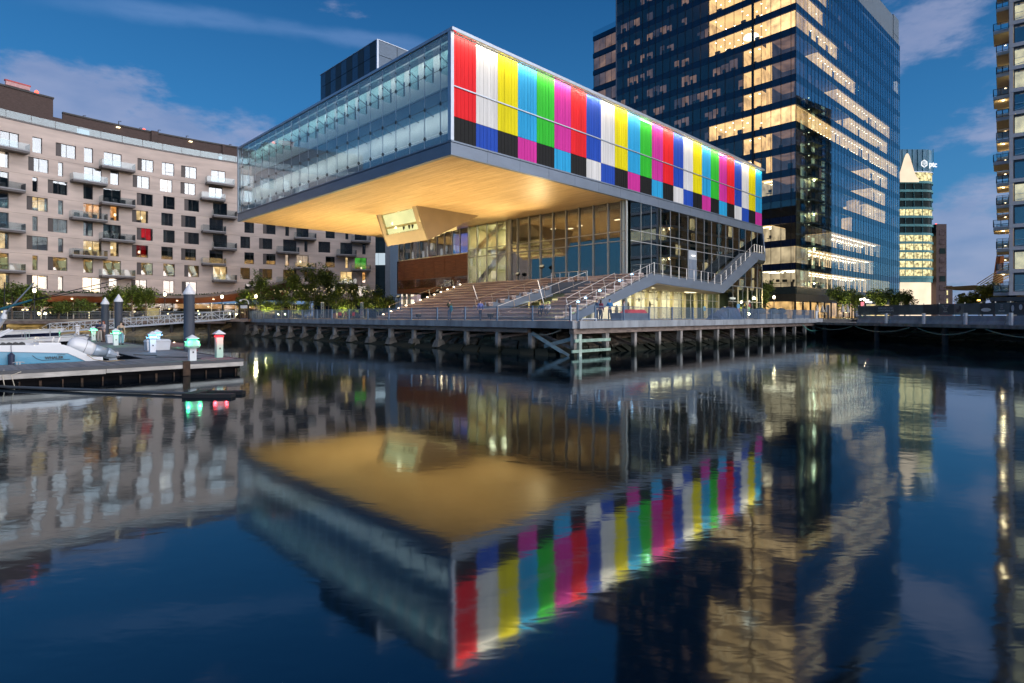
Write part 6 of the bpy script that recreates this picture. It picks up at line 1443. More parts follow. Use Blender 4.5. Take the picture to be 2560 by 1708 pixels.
# ------------------------------------------------------------------ boardwalk in front of the apartments
edge = [(-130, 46), (-112, 54.5), (-90, 66.5), (-69, 77.2), (-54, 81.0), (-41, 81.8)]; back = [(-130, 52), (-112, 61), (-90, 74), (-69, 83.5), (-54, 86.5), (-41, 87)]
bwk = MB()
for i in range(len(edge) - 1):
    e0, e1, b0, b1 = edge[i], edge[i + 1], back[i], back[i + 1]
    bwk.hexa([Vector((*p, 2.16)) for p in (e0, e1, b1, b0)] + [Vector((*p, 2.40)) for p in (e0, e1, b1, b0)])
bw_o = bwk.build('boardwalk', pm('boardwalk_planks', (.34, .30, .25), .8, var=.2, scale=2), loc=(-69, 77, 0), kind='structure')
rl2 = thing('boardwalk_railing', 'thin wire railing along the boardwalk before the apartment block', 'railing', (-69, 77.2, 2.4))
for i in range(len(edge) - 1):
    e0, e1 = Vector((*edge[i], 0)), Vector((*edge[i + 1], 0)); L_ = (e1 - e0).length; n = max(1, round(L_ / 2.4))
    MB().bar(e0 + Vector((0, 0, 1.95)), e1 + Vector((0, 0, 1.95)), .22, .4).build('edge_beam', pier_wood, bw_o)
    m = MB()
    for z in (3.42,): m.bar(e0 + Vector((0, .1, z)), e1 + Vector((0, .1, z)), .07, .05)
    m.build('top_rail', steel, rl2)
    m = MB()
    for z in (2.6, 2.8, 3.0, 3.2): m.bar(e0 + Vector((0, .1, z)), e1 + Vector((0, .1, z)), .025)
    m.build('wire', steel, rl2, kind='stuff')
    for k in range(n):
        q = e0.lerp(e1, k / n); MB().bar(q + Vector((0, .1, 2.3)), q + Vector((0, .1, 3.42)), .06).build('post', steel, rl2)
        if k % 2 == 0: MB().lathe([(.2, -.6), (.2, 1.75)], q + Vector((.2, .4, 0)), 8).build('pile', pm('dark_pile', (.05, .05, .05), .8) if 'dark_pile' not in bpy.data.materials else bpy.data.materials['dark_pile'], bw_o)
lamp('AREA', 'boardwalk_light', (-66, 80.5, 2.0), 90, (1, .75, .35), bw_o, size=16, size_y=1)
# ------------------------------------------------------------------ right hand quay: deck, barriers, banner fence
QA, QB = Vector((39.6, 76, 0)), Vector((43.2, 44, 0)); qd = (QB - QA).normalized(); qn = Vector((-qd.y, qd.x, 0)); qn = qn if qn.x > 0 else -qn
Q = lambda s, o, z: QA + qd * s + qn * o + Vector((0, 0, z))
qk = MB().hexa([Q(-4, 0, 1.88), Q(62, 0, 1.88), Q(62, 14, 1.88), Q(-4, 14, 1.88), Q(-4, 0, 2.02), Q(62, 0, 2.02), Q(62, 14, 2.02), Q(-4, 14, 2.02)]).build('quay_deck', pm('quay_paving', (.22, .22, .22), .8), loc=QA, kind='structure')
for i in range(8): MB().hexa([Q(-4 + i * 8.2, -.12, 1.72), Q(4.15 + i * 8.2, -.12, 1.72), Q(4.15 + i * 8.2, .25, 1.72), Q(-4 + i * 8.2, .25, 1.72), Q(-4 + i * 8.2, -.12, 2.03), Q(4.15 + i * 8.2, -.12, 2.03), Q(4.15 + i * 8.2, .25, 2.03), Q(-4 + i * 8.2, .25, 2.03)]).build('edge_beam', concrete_d, qk)
for i in range(7): MB().lathe([(.28, -.6), (.28, 1.7)], Q(2 + i * 9, .7, 0), 10).build('pile', bpy.data.materials['dark_pile'], qk)
bar_l = ('jersey barrier at the left end below the white lettered banner', 'jersey barrier second from the banner end, below the small white photo', 'jersey barrier below the banner about the soul', 'jersey barrier below the swimmer picture on the banner', 'jersey barrier at the right edge of the photo', 'jersey barrier just past the right edge of the view')
for i, (a, b) in enumerate(((8.0, 12.95), (13.05, 17.7), (17.8, 22.05), (22.15, 26.15), (26.25, 30.4), (30.5, 34.6))):
    m = MB(); pr = [(.5, 2.02), (.5, 2.12), (.68, 2.4), (.72, 2.86), (.9, 2.86), (.94, 2.4), (1.12, 2.12), (1.12, 2.02)]
    m.prism([Q(a, o, z) for o, z in pr], qd * (b - a)); tag(m.build('jersey_barrier', concrete, loc=Q(a, .8, 2.02)), bar_l[i], 'barrier', 'concrete barriers along the right quay')
for i, s in enumerate((12.86, 17.89, 22.62, 26.98)):
    o = MB().box(Fr(Q(s, .3, 0).x, Q(s, .3, 0).y, qd.x, qd.y, qn.x, qn.y), -.11, .11, -.1, .1, 2.02, 3.12).build('bollard_post', white_p, loc=Q(s, .3, 2.02))
    tag(o, ('white post before the first barrier joint, leftmost on the quay', 'white post second from the left on the quay', 'white post left of the swimmer picture', 'white post nearest the right edge of the photo')[i], 'post', 'white posts along the right quay')
bn = thing('banner_fence', 'construction fence hung with dark blue printed banners above the quay barriers', 'fence', Q(7.5, 1.2, 2.02))
bnc = [pm('banner_%d' % i, c, .6, var=.35, scale=1.2) for i, c in enumerate(((.030, .055, .075), (.05, .085, .10), (.075, .12, .14), (.025, .04, .055), (.12, .16, .17)))]
px_ = [7.3, 8.1, 9.95, 13.57, 15.03, 16.81, 18.67, 20.42, 21.54, 23.2, 24.62, 26.0, 27.34, 31, 34.6]
for i, (a, b) in enumerate(zip(px_, px_[1:])):
    mt = bnc[(1, 2, 0, 1, 2, 3, 0, 4, 1, 3, 2, 3, 0, 0)[i]]
    MB().hexa([Q(a + .01, 1.22, 2.95), Q(b - .01, 1.22, 2.95), Q(b - .01, 1.26, 2.95), Q(a + .01, 1.26, 2.95), Q(a + .01, 1.22, 4.02), Q(b - .01, 1.22, 4.02), Q(b - .01, 1.26, 4.02), Q(a + .01, 1.26, 4.02)]).build('banner', mt, bn)
    MB().bar(Q(a, 1.3, 2.0), Q(a, 1.3, 4.15), .06).build('post', gal, bn)
pale = pm('banner_print', (.40, .46, .48), .6, var=.1); palew = pm('banner_white', (.62, .66, .68), .6, var=.05)
T = lambda s, body, size, z, m=palew: text('lettering', body, size, m, bn, Q(s, 1.205, z), qd, (0, 0, 1), depth=.006)
T(11.7, 'SERIOUSLY CHIC', .30, 3.62); T(11.7, 'CONDOMINIUMS', .30, 3.33); T(11.7, 'seaharborview.com', .19, 3.08)
T(19.5, 'FEEL THAT', .17, 3.78, pale); T(19.5, 'MOVES', .17, 3.6, pale); T(19.5, 'THE', .17, 3.43, pale); T(19.5, 'SOUL', .2, 3.22, palew)
T(25.3, 'LIKE', .15, 3.78, pale); T(25.3, 'LIFE', .15, 3.62, pale); T(25.3, 'IS A', .15, 3.46, pale); T(25.3, 'MOVIE', .2, 3.22, palew)
T(28.9, '1, 2 & 3 BED', .28, 3.62); T(28.9, 'CONDOS', .3, 3.3)
def sketch(pts, r=.02, m=dark_metal): MB().tube([Q(s, 1.2, z) for s, z in pts], r, 5).build('print', m, bn)
sketch([(8.8, 4.0), (8.75, 3.6), (8.6, 3.45), (8.95, 3.55), (9.15, 3.72), (9.2, 3.5)]); sketch([(9.2, 3.05), (9.3, 3.3), (9.9, 3.35)])
for (s, z, w, h) in ((21.1, 3.6, .25, .5), (20.9, 3.35, .35, .35), (22.6 + 1.2, 3.4, 1.0, .35), (17.6, 3.35, 1.0, .45), (26.3, 3.5, .25, .6), (27.0, 3.6, .3, .5)):
    MB().prism([Q(s + w / 2 * math.cos(t), 1.195, z + h / 2 * math.sin(t)) for t in [2 * math.pi * k / 10 for k in range(10)]], qn * .015).build('print', palew if s > 22 else bnc[3], bn)
for k, (s0, s1, dz) in enumerate(((.5, 8, .5), (8.5, 16.5, .55), (17.5, 24, .6), (25, 33, .6))):
    P = [Q(s0 + (s1 - s0) * t / 8, -.05, 1.62 - dz * 4 * (t / 8) * (1 - t / 8)) for t in range(9)]
    tag(MB().tube(P, .045, 5).build('hose', bpy.data.materials['hose_rubber'], loc=P[0]), ('leftmost', 'second from left', 'third from left', 'rightmost')[k] + ' green hose sagging below the right quay edge', 'hose', 'hoses hung below the right quay')
# ================================================================== trees
leaf_cols = [pm('leaf_dark', (.085, .13, .03), .6, var=.45, scale=1.1), pm('leaf_mid', (.14, .20, .036), .6, var=.45, scale=1.2), pm('leaf_light', (.21, .28, .045), .6, var=.4, scale=1.4)]
bark = pm('bark', (.11, .085, .065), .85, var=.3, scale=3, bump=.4)
bark_w = pm('pale_bark', (.33, .30, .26), .8, var=.35, scale=5, bump=.2)
def tree_meshes(kind, seed, h, w, n, leaf, cols, trunk_m, slim=False):
    rg = random.Random(seed); tr = MB(); cr = MB()
    stems = 3 if slim else 1
    limbs = []
    for s in range(stems):
        bx, by = (rg.uniform(-.5, .5), rg.uniform(-.5, .5)) if slim else (0, 0)
        lean = (rg.uniform(-.6, .6), rg.uniform(-.6, .6)) if slim else (0, 0)
        P = [Vector((bx + lean[0] * t * t, by + lean[1] * t * t, h * .92 * t)) for t in (0, .25, .5, .75, 1)]
        r0 = .09 if slim else .03 * h
        tr.tube(P, [r0, r0 * .8, r0 * .55, r0 * .3, r0 * .12], 7)
        for k in range(9):
            t = rg.uniform(.25, .9); a = rg.uniform(0, 6.28); q = P[0].lerp(P[-1], t); q = Vector((bx + lean[0] * t * t, by + lean[1] * t * t, h * .92 * t))
            ln = w * (1.05 - t * .6) * rg.uniform(.6, 1.05); e = q + Vector((math.cos(a) * ln, math.sin(a) * ln, ln * rg.uniform(.3, .9)))
            tr.tube([q, q.lerp(e, .5) + Vector((0, 0, -.05 * ln)), e], [r0 * .35, r0 * .22, r0 * .07], 5); limbs.append((q, e))
    clumps = []
    for q, e in limbs:
        for f in (.45, .7, .9, 1.05): clumps.append((q.lerp(e, f), rg.uniform(.35, .62) * w * .55))
    for k in range(8):
        clumps.append((Vector((rg.uniform(-.3, .3) * w, rg.uniform(-.3, .3) * w, h * rg.uniform(.75, 1.0))), w * .33))
    for i in range(n):
        c, rad = rg.choice(clumps)
        while True:
            v = Vector((rg.uniform(-1, 1), rg.uniform(-1, 1), rg.uniform(-1, 1)))
            if v.length < 1: break
        p = c + v * rad; p.z = max(p.z, h * .12)
        d = Vector((rg.uniform(-1, 1), rg.uniform(-1, 1), rg.uniform(-.8, .5))).normalized(); s = leaf * rg.uniform(.6, 1.5)
        x = d.cross(Vector((0, 0, 1))).normalized() * s * .36; y = d * s
        cr.quad(p, p + y * .5 + x, p + y, p + y * .5 - x, rg.choices((0, 1, 2), (3, 4, 2))[0])
    a = tr.build('trunk', trunk_m, None, local=True); b = cr.build('crown', cols, None, local=True)
    ma, mb_ = a.data, b.data; bpy.data.objects.remove(a); bpy.data.objects.remove(b); return ma, mb_
kinds = {'birch1': tree_meshes('b', 3, 8.6, 2.0, 4200, .30, leaf_cols, bark_w, True), 'birch2': tree_meshes('b', 8, 8.0, 2.3, 4200, .30, leaf_cols, bark_w, True),
         'broad': tree_meshes('t', 5, 5.2, 2.5, 3400, .30, leaf_cols, bark), 'shrub': tree_meshes('s', 9, 3.0, 2.1, 2200, .24, leaf_cols, bark, True)}
def tree(kind, q, s, rz, label, group=None, name=None, sz=1.0):
    t = thing(name or ('shrub' if kind == 'shrub' else 'birch_tree' if 'birch' in kind else 'tree'), label, 'shrub' if kind == 'shrub' else 'tree', q, group, rz)
    for nm, me in zip(('trunk', 'crown'), kinds[kind]): o = bpy.data.objects.new(nm, me); COL.objects.link(o); o.parent = t
    t.scale = (s, s, s * sz); return t
UX = lambda u, y, z=2.4: Vector(((u - 1280) / 1431 * y, y, z))
gB = 'birch grove between apartments and museum'
for (k, u, y, s, lab) in (('birch1', 645, 97, .92, 'leftmost birch of the grove, lit yellow by the street lamp'), ('birch2', 700, 101, .78, 'second birch from the left, behind the short white posts'), ('birch1', 728, 96, .98, 'tall birch with feathery top left of centre in the grove'),
                          ('birch2', 775, 99, 1.15, 'tall dark birch in the middle of the grove'), ('birch1', 812, 104, 1.12, 'tallest birch of the grove reaching over the apartment windows'), ('birch2', 842, 98, .88, 'birch right of the tallest, lit green from below'),
                          ('birch1', 880, 101, .80, 'low bushy birch before the lit balcony of the apartments'), ('birch2', 915, 98, .72, 'birch third from the right in the grove'), ('birch1', 945, 103, .66, 'birch left of the museum timber volume'), ('shrub', 965, 96, 1.2, 'small dark bush at the right end of the grove'),
                          ('shrub', 672, 92, .9, 'round shrub behind the fence at the left of the grove'), ('shrub', 858, 93, .95, 'yellow lit shrub behind the fence mid grove'), ('shrub', 760, 93, .8, 'dark shrub behind the fence left of mid grove')):
    tree(k, UX(u, y), s, u * .37 % 6.28, lab, gB)
for (k, u, y, s, lab) in (('broad', 30, 74, .85, 'bushy tree at the far left below the canopy'), ('broad', 78, 75, .80, 'bushy tree behind the far left street lamp'), ('broad', 285, 85, .88, 'green tree behind the second mooring pile'), ('broad', 330, 87, .92, 'green tree between mooring pile and street lamp'), ('broad', 365, 88, .86, 'rounded green tree left of the tallest mooring pile'), ('shrub', 150, 78, .8, 'low shrub before the restaurant glass'), ('shrub', 205, 81, .9, 'low shrub right of the tables before the restaurant'), ('broad', 612, 92, .85, 'tree behind the black security gate')):
    tree(k, UX(u, y), s, u * .71 % 6.28, lab, 'trees before the apartment block')
for (k, u, y, s, lab) in (('broad', 1913, 98, 1.15, 'tree lit by the street lamp at the museum far end'), ('broad', 2095, 100, 1.0, 'tree behind the closed white umbrellas'), ('broad', 2130, 104, .95, 'tree left of the second street lamp by the tower'), ('broad', 2190, 100, .92, 'tree right of the second street lamp by the tower'), ('broad', 2225, 103, .95, 'tree before the tower lobby'), ('broad', 2262, 108, .95, 'tree before the corner of the tower')):
    tree(k, UX(u, y), s, u * .53 % 6.28, lab, 'trees before the office tower')
for (k, u, y, s, lab) in (('broad', 2412, 128, 1.0, 'small round tree below the twin headed light mast'), ('broad', 2455, 118, 1.25, 'wide tree beside the orange street lamp'), ('broad', 2485, 112, 1.3, 'wide tree left of the condominium pier')):
    tree(k, UX(u, y, 2.0), s, u * .53 % 6.28, lab, 'trees beyond the banner fence')
# ================================================================== street lamps
lamp_g = em('lantern_glow', (1, .80, .48), 9, light=False)
def street_lamp(q, h, e, label):
    t = thing('street_lamp', label, 'street lamp', q, 'lantern street lamps')
    MB().lathe([(.14, 0), (.10, .4), (.055, .5), (.05, h - .75)], q, 8).build('pole', dark_metal, t)
    q2 = q + Vector((0, 0, h - .42))
    m = MB()
    for s in (-1, 1): m.tube([q2 + Vector((0, 0, -.35)), q2 + Vector((s * .2, 0, -.28)), q2 + Vector((s * .24, 0, -.05)), q2 + Vector((s * .22, 0, .2))], .025, 5)
    m.lathe([(.26, .30), (.2, .36), (.05, .5)], q2, 8); m.build('bracket', dark_metal, t)
    MB().lathe([(.10, -.18), (.17, -.05), (.18, .2), (.1, .29)], q2, 10).build('lantern', lamp_g, t, smooth=True)
    lamp('POINT', 'lamp_light', q2 + Vector((0, 0, -.02)), e, (1, .78, .45), t, size=.2); return t
street_lamp(UX(86, 72), 4.0, 500, 'street lamp at the far left before the apartment block')
street_lamp(UX(412, 82), 3.9, 600, 'street lamp beside the tallest mooring pile')
street_lamp(UX(555, 88), 3.75, 500, 'street lamp left of the security gate under the canopy')
street_lamp(UX(640, 91), 3.9, 1300, 'street lamp lighting the leftmost birch')
street_lamp(UX(1935, 92), 3.8, 1000, 'street lamp beside the tree at the museum far end')
street_lamp(UX(2161, 97), 3.6, 700, 'street lamp before the tower restaurant')
def uplight(q, e, c, label):
    t = thing('uplight', label, 'uplight', q); MB().lathe([(.12, 0), (.12, .16)], q, 8).build('housing', dark_metal, t)
    MB().lathe([(.1, .165), (.1, .18)], q, 8).build('lens', em('uplight_lens', (1, .9, .5), 3, light=False) if 'uplight_lens' not in bpy.data.materials else bpy.data.materials['uplight_lens'], t)
    lamp('POINT', 'uplight_beam', q + Vector((0, 0, .8)), e, c, t, size=.2)
uplight(UX(858, 91.5, 2.46), 420, (1, .95, .4), 'ground uplight below the yellow lit shrub in the grove')
uplight(UX(665, 90.5, 2.46), 500, (1, .85, .35), 'ground uplight below the round shrub at the left of the grove')
uplight(UX(740, 92, 2.46), 260, (1, .85, .4), 'added ground uplight below the tall birch left of centre in the grove')  # this and the uplights just below are added to brighten the leaves
uplight(UX(910, 94, 2.46), 220, (1, .85, .4), 'added ground uplight below the birches right in the grove')
uplight(UX(315, 83.5, 2.46), 220, (1, .85, .4), 'added ground uplight below the green trees behind the mooring piles')
for (u, y, rz, lab) in ((850, 88, .4, 'red chair left of the other two before the grove'), (868, 89, 2.2, 'red chair in the middle of the three before the grove'), (882, 88, 4.0, 'red chair right of the other two before the grove')):
    t = thing('chair', lab, 'chair', UX(u, y, 2.47), 'red chairs on the promenade', rz); rdm = bpy.data.materials.get('chair_red') or pm('chair_red', (.45, .03, .02), .5)
    MB().box(WD, -.25, .25, -.25, .25, .40, .46).build('seat', rdm, t, local=True); MB().box(WD, -.25, .25, .20, .25, .461, .95).build('backrest', rdm, t, local=True)
    for a in (-1, 1):
        for b in (-1, 1): MB().box(WD, a * .22 - .02, a * .22 + .02, b * .2 - .02, b * .2 + .02, 0, .399).build('leg', dark_metal, t, local=True)
for u, lab in ((806, 'white lattice post left of the red chairs'), (905, 'white lattice post right of the red chairs')):
    t = thing('lattice_post', lab, 'post', UX(u, 90, 2.47)); q = UX(u, 90, 2.47)
    for a, b in ((-.15, -.15), (.15, -.15), (.15, .15), (-.15, .15)): MB().bar(q + Vector((a, b, 0)), q + Vector((a, b, 2.4)), .05).build('upright', steel, t)
    m = MB()
    for k in range(6): m.bar(q + Vector((-.15, -.15, k * .4)), q + Vector((.15, -.15, k * .4 + .4)), .03)
    m.build('lacing', steel, t); MB().box(WD, q.x - .2, q.x + .2, q.y - .2, q.y + .2, 4.87, 5.0).build('top_plate', white_p, t)
t = thing('crate_table', 'orange wooden box left of the red chairs', 'box', UX(836, 89, 2.47)); q = UX(836, 89, 2.47)
MB().box(WD, q.x - .4, q.x + .4, q.y - .3, q.y + .3, 2.47, 3.2).build('body', pm('orange_wood', (.45, .20, .06), .6), t); MB().box(WD, q.x - .45, q.x + .45, q.y - .35, q.y + .35, 3.202, 3.25).build('top', bpy.data.materials['orange_wood'], t)
uplight(UX(2110, 97, 2.4), 420, (1, .85, .4), 'added ground uplight below the trees behind the umbrellas')  # this uplight and the next are added to brighten the tower trees
uplight(UX(2205, 97, 2.4), 420, (1, .85, .4), 'added ground uplight below the trees before the tower lobby')
# string lights through the grove
sm_ = MB()
for row in range(4):
    for i in range(22):
        u = 690 + i * 11.4 + rng.uniform(-5, 5); y = 95 + row * 1.8 + rng.uniform(0, 2); v = 724 + row * 4 + 4 * math.sin(i * .4 + row * 1.7) + rng.uniform(-2.5, 2.5)
        q = Vector(((u - 1280) / 1431 * y, y, 2.84 + (790 - v) / 1431 * y)); sm_.box(WD, q.x - .028, q.x + .028, q.y - .028, q.y + .028, q.z - .028, q.z + .028)
tag(sm_.build('string_light', em('fairy_light', (1, .78, .4), 2.6, light=False), loc=UX(800, 94)), 'strings of tiny warm lights hung through the birch grove', 'string lights', None, 'stuff')
# ================================================================== people
SK = {}
def skin(name, verts, edges, radii, mat, parent, sub=1):
    me = bpy.data.meshes.new(name); me.from_pydata([tuple(v) for v in verts], edges, []); o = bpy.data.objects.new(name, me); COL.objects.link(o)
    md = o.modifiers.new('s', 'SKIN')
    for i, r in enumerate(radii):
        sv = me.skin_vertices[0].data[i]; sv.radius = (r, r) if isinstance(r, float) else r; sv.use_root = (i == 0)
    if sub: ms = o.modifiers.new('u', 'SUBSURF'); ms.levels = sub; ms.render_levels = sub
    bpy.context.view_layer.update(); dg = bpy.context.evaluated_depsgraph_get()
    m2 = bpy.data.meshes.new_from_object(o.evaluated_get(dg)); bpy.data.objects.remove(o); m2.name = name
    m2.materials.clear(); m2.materials.append(mat)
    for p in m2.polygons: p.use_smooth = True
    r_ = bpy.data.objects.new(name, m2); COL.objects.link(r_); r_.parent = parent; return r_
skins = [pm('skin_light', (.52, .33, .25), .55, var=.05, space='obj'), pm('skin_tan', (.33, .20, .14), .55, var=.05, space='obj')]
hair_d = pm('hair_dark', (.02, .014, .01), .5, var=.2, space='obj'); hair_r = pm('hair_red', (.25, .06, .03), .5, var=.2, space='obj')
cloth = {}
def cl_(name, c):
    if name not in cloth: cloth[name] = pm('cloth_' + name, c, .8, var=.15, scale=4, space='obj')
    return cloth[name]
def person(q, face, label, top, bottom, hair=hair_d, pose='stand', skin_m=0, h=1.0, long_hair=False, group=None, bare=False, wide=False):
    t = thing('person', label, 'person', q, group, face)
    V = Vector; sm_ = skins[skin_m]
    sit = pose == 'sit'; pz = .46 if sit else .94
    pel = V((0, 0, pz)); ch = V((0, .05 if sit else .0, pz + .46)); nk = ch + V((0, .02, .12)); hd = nk + V((0, .03, .10)); tp = hd + V((0, .0, .13))
    def leg(s):
        hip = pel + V((s * .09, 0, -.02))
        if sit: return [hip, pel + V((s * .12, .44, .06)), pel + V((s * .12, .40, -.38)), pel + V((s * .12, .54, -.42))]
        if pose == 'walk': return [hip, pel + V((s * .09, s * .16 + .06, -.44)), V((s * .09, s * .26 - .05, .08)), V((s * .09, s * .26 + .09, .03))]
        return [hip, pel + V((s * .10, .03, -.45)), V((s * .11, -.02, .08)), V((s * .12, .12, .03))]
    def arm(s):
        sh = ch + V((s * .175, 0, .03))
        if pose == 'phone' and s > 0: return [sh, sh + V((.06, .16, -.16)), sh + V((-.05, .30, .12)), sh + V((-.08, .33, .20))]
        if pose == 'fold': return [sh, sh + V((s * .08, .03, -.26)), sh + V((-s * .06, .22, -.24)), sh + V((-s * .13, .24, -.22))]
        if sit: return [sh, sh + V((s * .06, .10, -.25)), sh + V((0, .32, -.32)), sh + V((-s * .02, .40, -.33))]
        return [sh, sh + V((s * .06, -.03, -.28)), sh + V((s * .07, .06, -.52)), sh + V((s * .07, .09, -.61))]
    verts = [pel, pel.lerp(ch, .5), ch, nk, hd, tp]; rad = [(.13, .10), (.115, .09), (.14, .10), .055, .085, .075]; ed = [(0, 1), (1, 2), (2, 3), (3, 4), (4, 5)]
    for s in (-1, 1):
        k = len(verts); a = arm(s); verts += a; rad += [.055, .042, .032, .034]; ed += [(2, k), (k, k + 1), (k + 1, k + 2), (k + 2, k + 3)]
        k = len(verts); g = leg(s); verts += g; rad += [.085, .06, .042, .045]; ed += [(0, k), (k, k + 1), (k + 1, k + 2), (k + 2, k + 3)]
    body = skin('body', verts, ed, rad, sm_, t)
    # face and fingers
    f = MB(); f.hexa([hd + V(p) for p in ((-.014, .085, .03), (.014, .085, .03), (.018, .112, -.005), (-.018, .112, -.005), (-.008, .085, .055), (.008, .085, .055), (.008, .09, .055), (-.008, .09, .055))]); f.build('nose', sm_, t, local=True)
    f = MB()
    for s in (-1, 1): f.lathe([(.004, -.01), (.012, 0), (.004, .01)], hd + V((s * .032, .088, .05)), 6)
    f.build('eyes', hair_d, t, local=True, kind='stuff'); MB().box(WD, -.024, .024, hd.y + .082, hd.y + .092, hd.z - .042, hd.z - .030).build('mouth', pm('lips', (.3, .1, .09), .5) if 'lips' not in bpy.data.materials else bpy.data.materials['lips'], t, local=True)
    for s in (-1, 1):
        a = arm(s); d = (a[3] - a[2]).normalized(); x = d.cross(V((0, 1, .3))).normalized(); m = MB()
        for k in range(4): m.tube([a[3] + x * (.022 * (k - 1.5)), a[3] + x * (.024 * (k - 1.5)) + d * (.075 - .01 * abs(k - 1.5)), a[3] + x * (.02 * (k - 1.5)) + d * .10 + V((0, .02, 0))], .0085, 5)
        m.tube([a[2].lerp(a[3], .5) + x * .03, a[3] + x * .06 + d * .02], .010, 5); m.build('fingers', sm_, t, local=True, kind='stuff')
    # clothes
    e = .022 + (.02 if wide else 0)
    vs = [pel + V((0, 0, .02)), pel.lerp(ch, .5), ch + V((0, 0, .01)), ch + V((0, .0, .08))]; rd = [(.145 + e, .12 + e), (.13 + e, .10 + e), (.15 + e, .11 + e), .08]; ee = [(0, 1), (1, 2), (2, 3)]
    if bare: vs = vs[:3]; vs[2] = ch - V((0, 0, .03)); rd = [(.13, .11), (.13, .105), (.15, .115)]; ee = ee[:2]
    else:
        for s in (-1, 1):
            k = len(vs); a = arm(s); vs += a[:3]; rd += [.065 + e, .052 + e * .8, .042 + e * .5]; ee += [(2, k), (k, k + 1), (k + 1, k + 2)]
    skin('top', vs, ee, rd, top, t)
    vs = [pel + V((0, 0, .06)), pel]; rd = [(.145, .115), (.155, .125)]; ee = [(0, 1)]
    for s in (-1, 1):
        k = len(vs); g = leg(s); vs += g[:3]; rd += [.10, .075 + (.02 if wide else 0), .06 + (.035 if wide else 0)]; ee += [(1, k), (k, k + 1), (k + 1, k + 2)]
    skin('trousers', vs, ee, rd, bottom, t)
    for s in (-1, 1):
        g = leg(s); MB().tube([g[2] + V((0, -.05, -.03)), g[3] + V((0, .04, .01))], [.05, .04], 7).build('shoe', dark_metal, t, local=True)
    hm = MB(); hm.lathe([(.02, .125), (.07, .11), (.098, .06), (.1, .02)], hd + V((0, -.012, .035)), 12)
    if long_hair: hm.lathe([(.085, .05), (.085, -.06), (.07, -.22), (.03, -.28)], hd + V((0, -.05, .02)), 10)
    hm.build('hair', hair, t, local=True, smooth=True)
    if pose == 'phone': a = arm(1); MB().box(WD, a[3].x - .04, a[3].x + .05, a[3].y + .03, a[3].y + .045, a[3].z - .02, a[3].z + .13).build('phone', dark_metal, t, local=True)
    t.scale = (h, h, h); return t
D2 = DECK + .005
person(MU.p(3.2, 4.2, D2), R(200), 'person in olive jacket and dark jeans holding up a phone behind the blue fence', cl_('olive', (.07, .075, .045)), cl_('jeans', (.05, .08, .14)), pose='phone', h=1.03)
bag = thing('backpack', 'teal backpack hanging at the side of the person with the phone', 'backpack', MU.p(3.0, 3.7, D2 + .75)); MB().tube([MU.p(3.0, 3.72, D2 + .75), MU.p(3.0, 3.72, D2 + 1.0), MU.p(3.0, 3.72, D2 + 1.3)], [.12, .17, .1], 9).build('sack', cl_('teal', (.02, .16, .22)), bag, smooth=True)
person(MU.p(3.4, .2, D2), R(20), 'person in a blue jacket walking left of the seated couple', cl_('violet', (.10, .13, .34)), cl_('dark', (.025, .03, .05)), pose='walk', h=.98)
person(MU.p(10.9, -.15, 2.46 + .395), R(160), 'seated person with dark hair and blue coat on the lowest step', cl_('bluecoat', (.02, .10, .20)), cl_('dark', (.025, .03, .05)), pose='sit', long_hair=True)
person(MU.p(11.0, -.95, 2.46 + .395), R(150), 'seated person in a white jacket on the lowest step', cl_('white', (.55, .57, .62)), cl_('grey', (.10, .10, .11)), pose='sit')
person(MU.p(9.0, -8.1, D2), R(60), 'person in dark navy coat, left of the three standing behind the fence', cl_('navy', (.015, .05, .12)), cl_('dark', (.025, .03, .05)), pose='fold')
person(MU.p(9.9, -7.8, D2), R(-40), 'person in a maroon top in the middle of the standing group', cl_('maroon', (.20, .04, .07)), cl_('dark', (.025, .03, .05)), pose='stand', long_hair=True, h=.97)
person(MU.p(10.8, -8.1, D2), R(10), 'person in bright blue jacket seen from behind, right of the group', cl_('brightblue', (.02, .17, .42)), cl_('slate', (.04, .06, .09)), pose='fold', h=1.02)
person(MU.p(13.0, -8.0, D2), R(-80), 'person in pale grey clothes walking right of the group by the lit shop', cl_('palegrey', (.42, .43, .45)), cl_('khaki', (.25, .23, .20)), pose='walk', h=1.0)
person(MU.p(-20.0, 22.9, DZ), R(210), 'woman in dark blue top and pale wide trousers, left of the two on the float', cl_('darkblue', (.02, .03, .07)), cl_('cream', (.42, .38, .33)), pose='fold', wide=True, long_hair=True)
person(MU.p(-19.9, 21.7, DZ), R(150), 'red haired woman in a pale top on the float', cl_('pink', (.50, .42, .42)), cl_('brown', (.11, .075, .06)), hair=hair_r, pose='fold', long_hair=True)
person(MU.p(-19.9, 15.3, DZ), R(20), 'woman in dark sleeveless top and light blue jeans with her back turned', cl_('greytop', (.06, .06, .08)), cl_('lightjeans', (.17, .36, .46)), bare=True, wide=True)
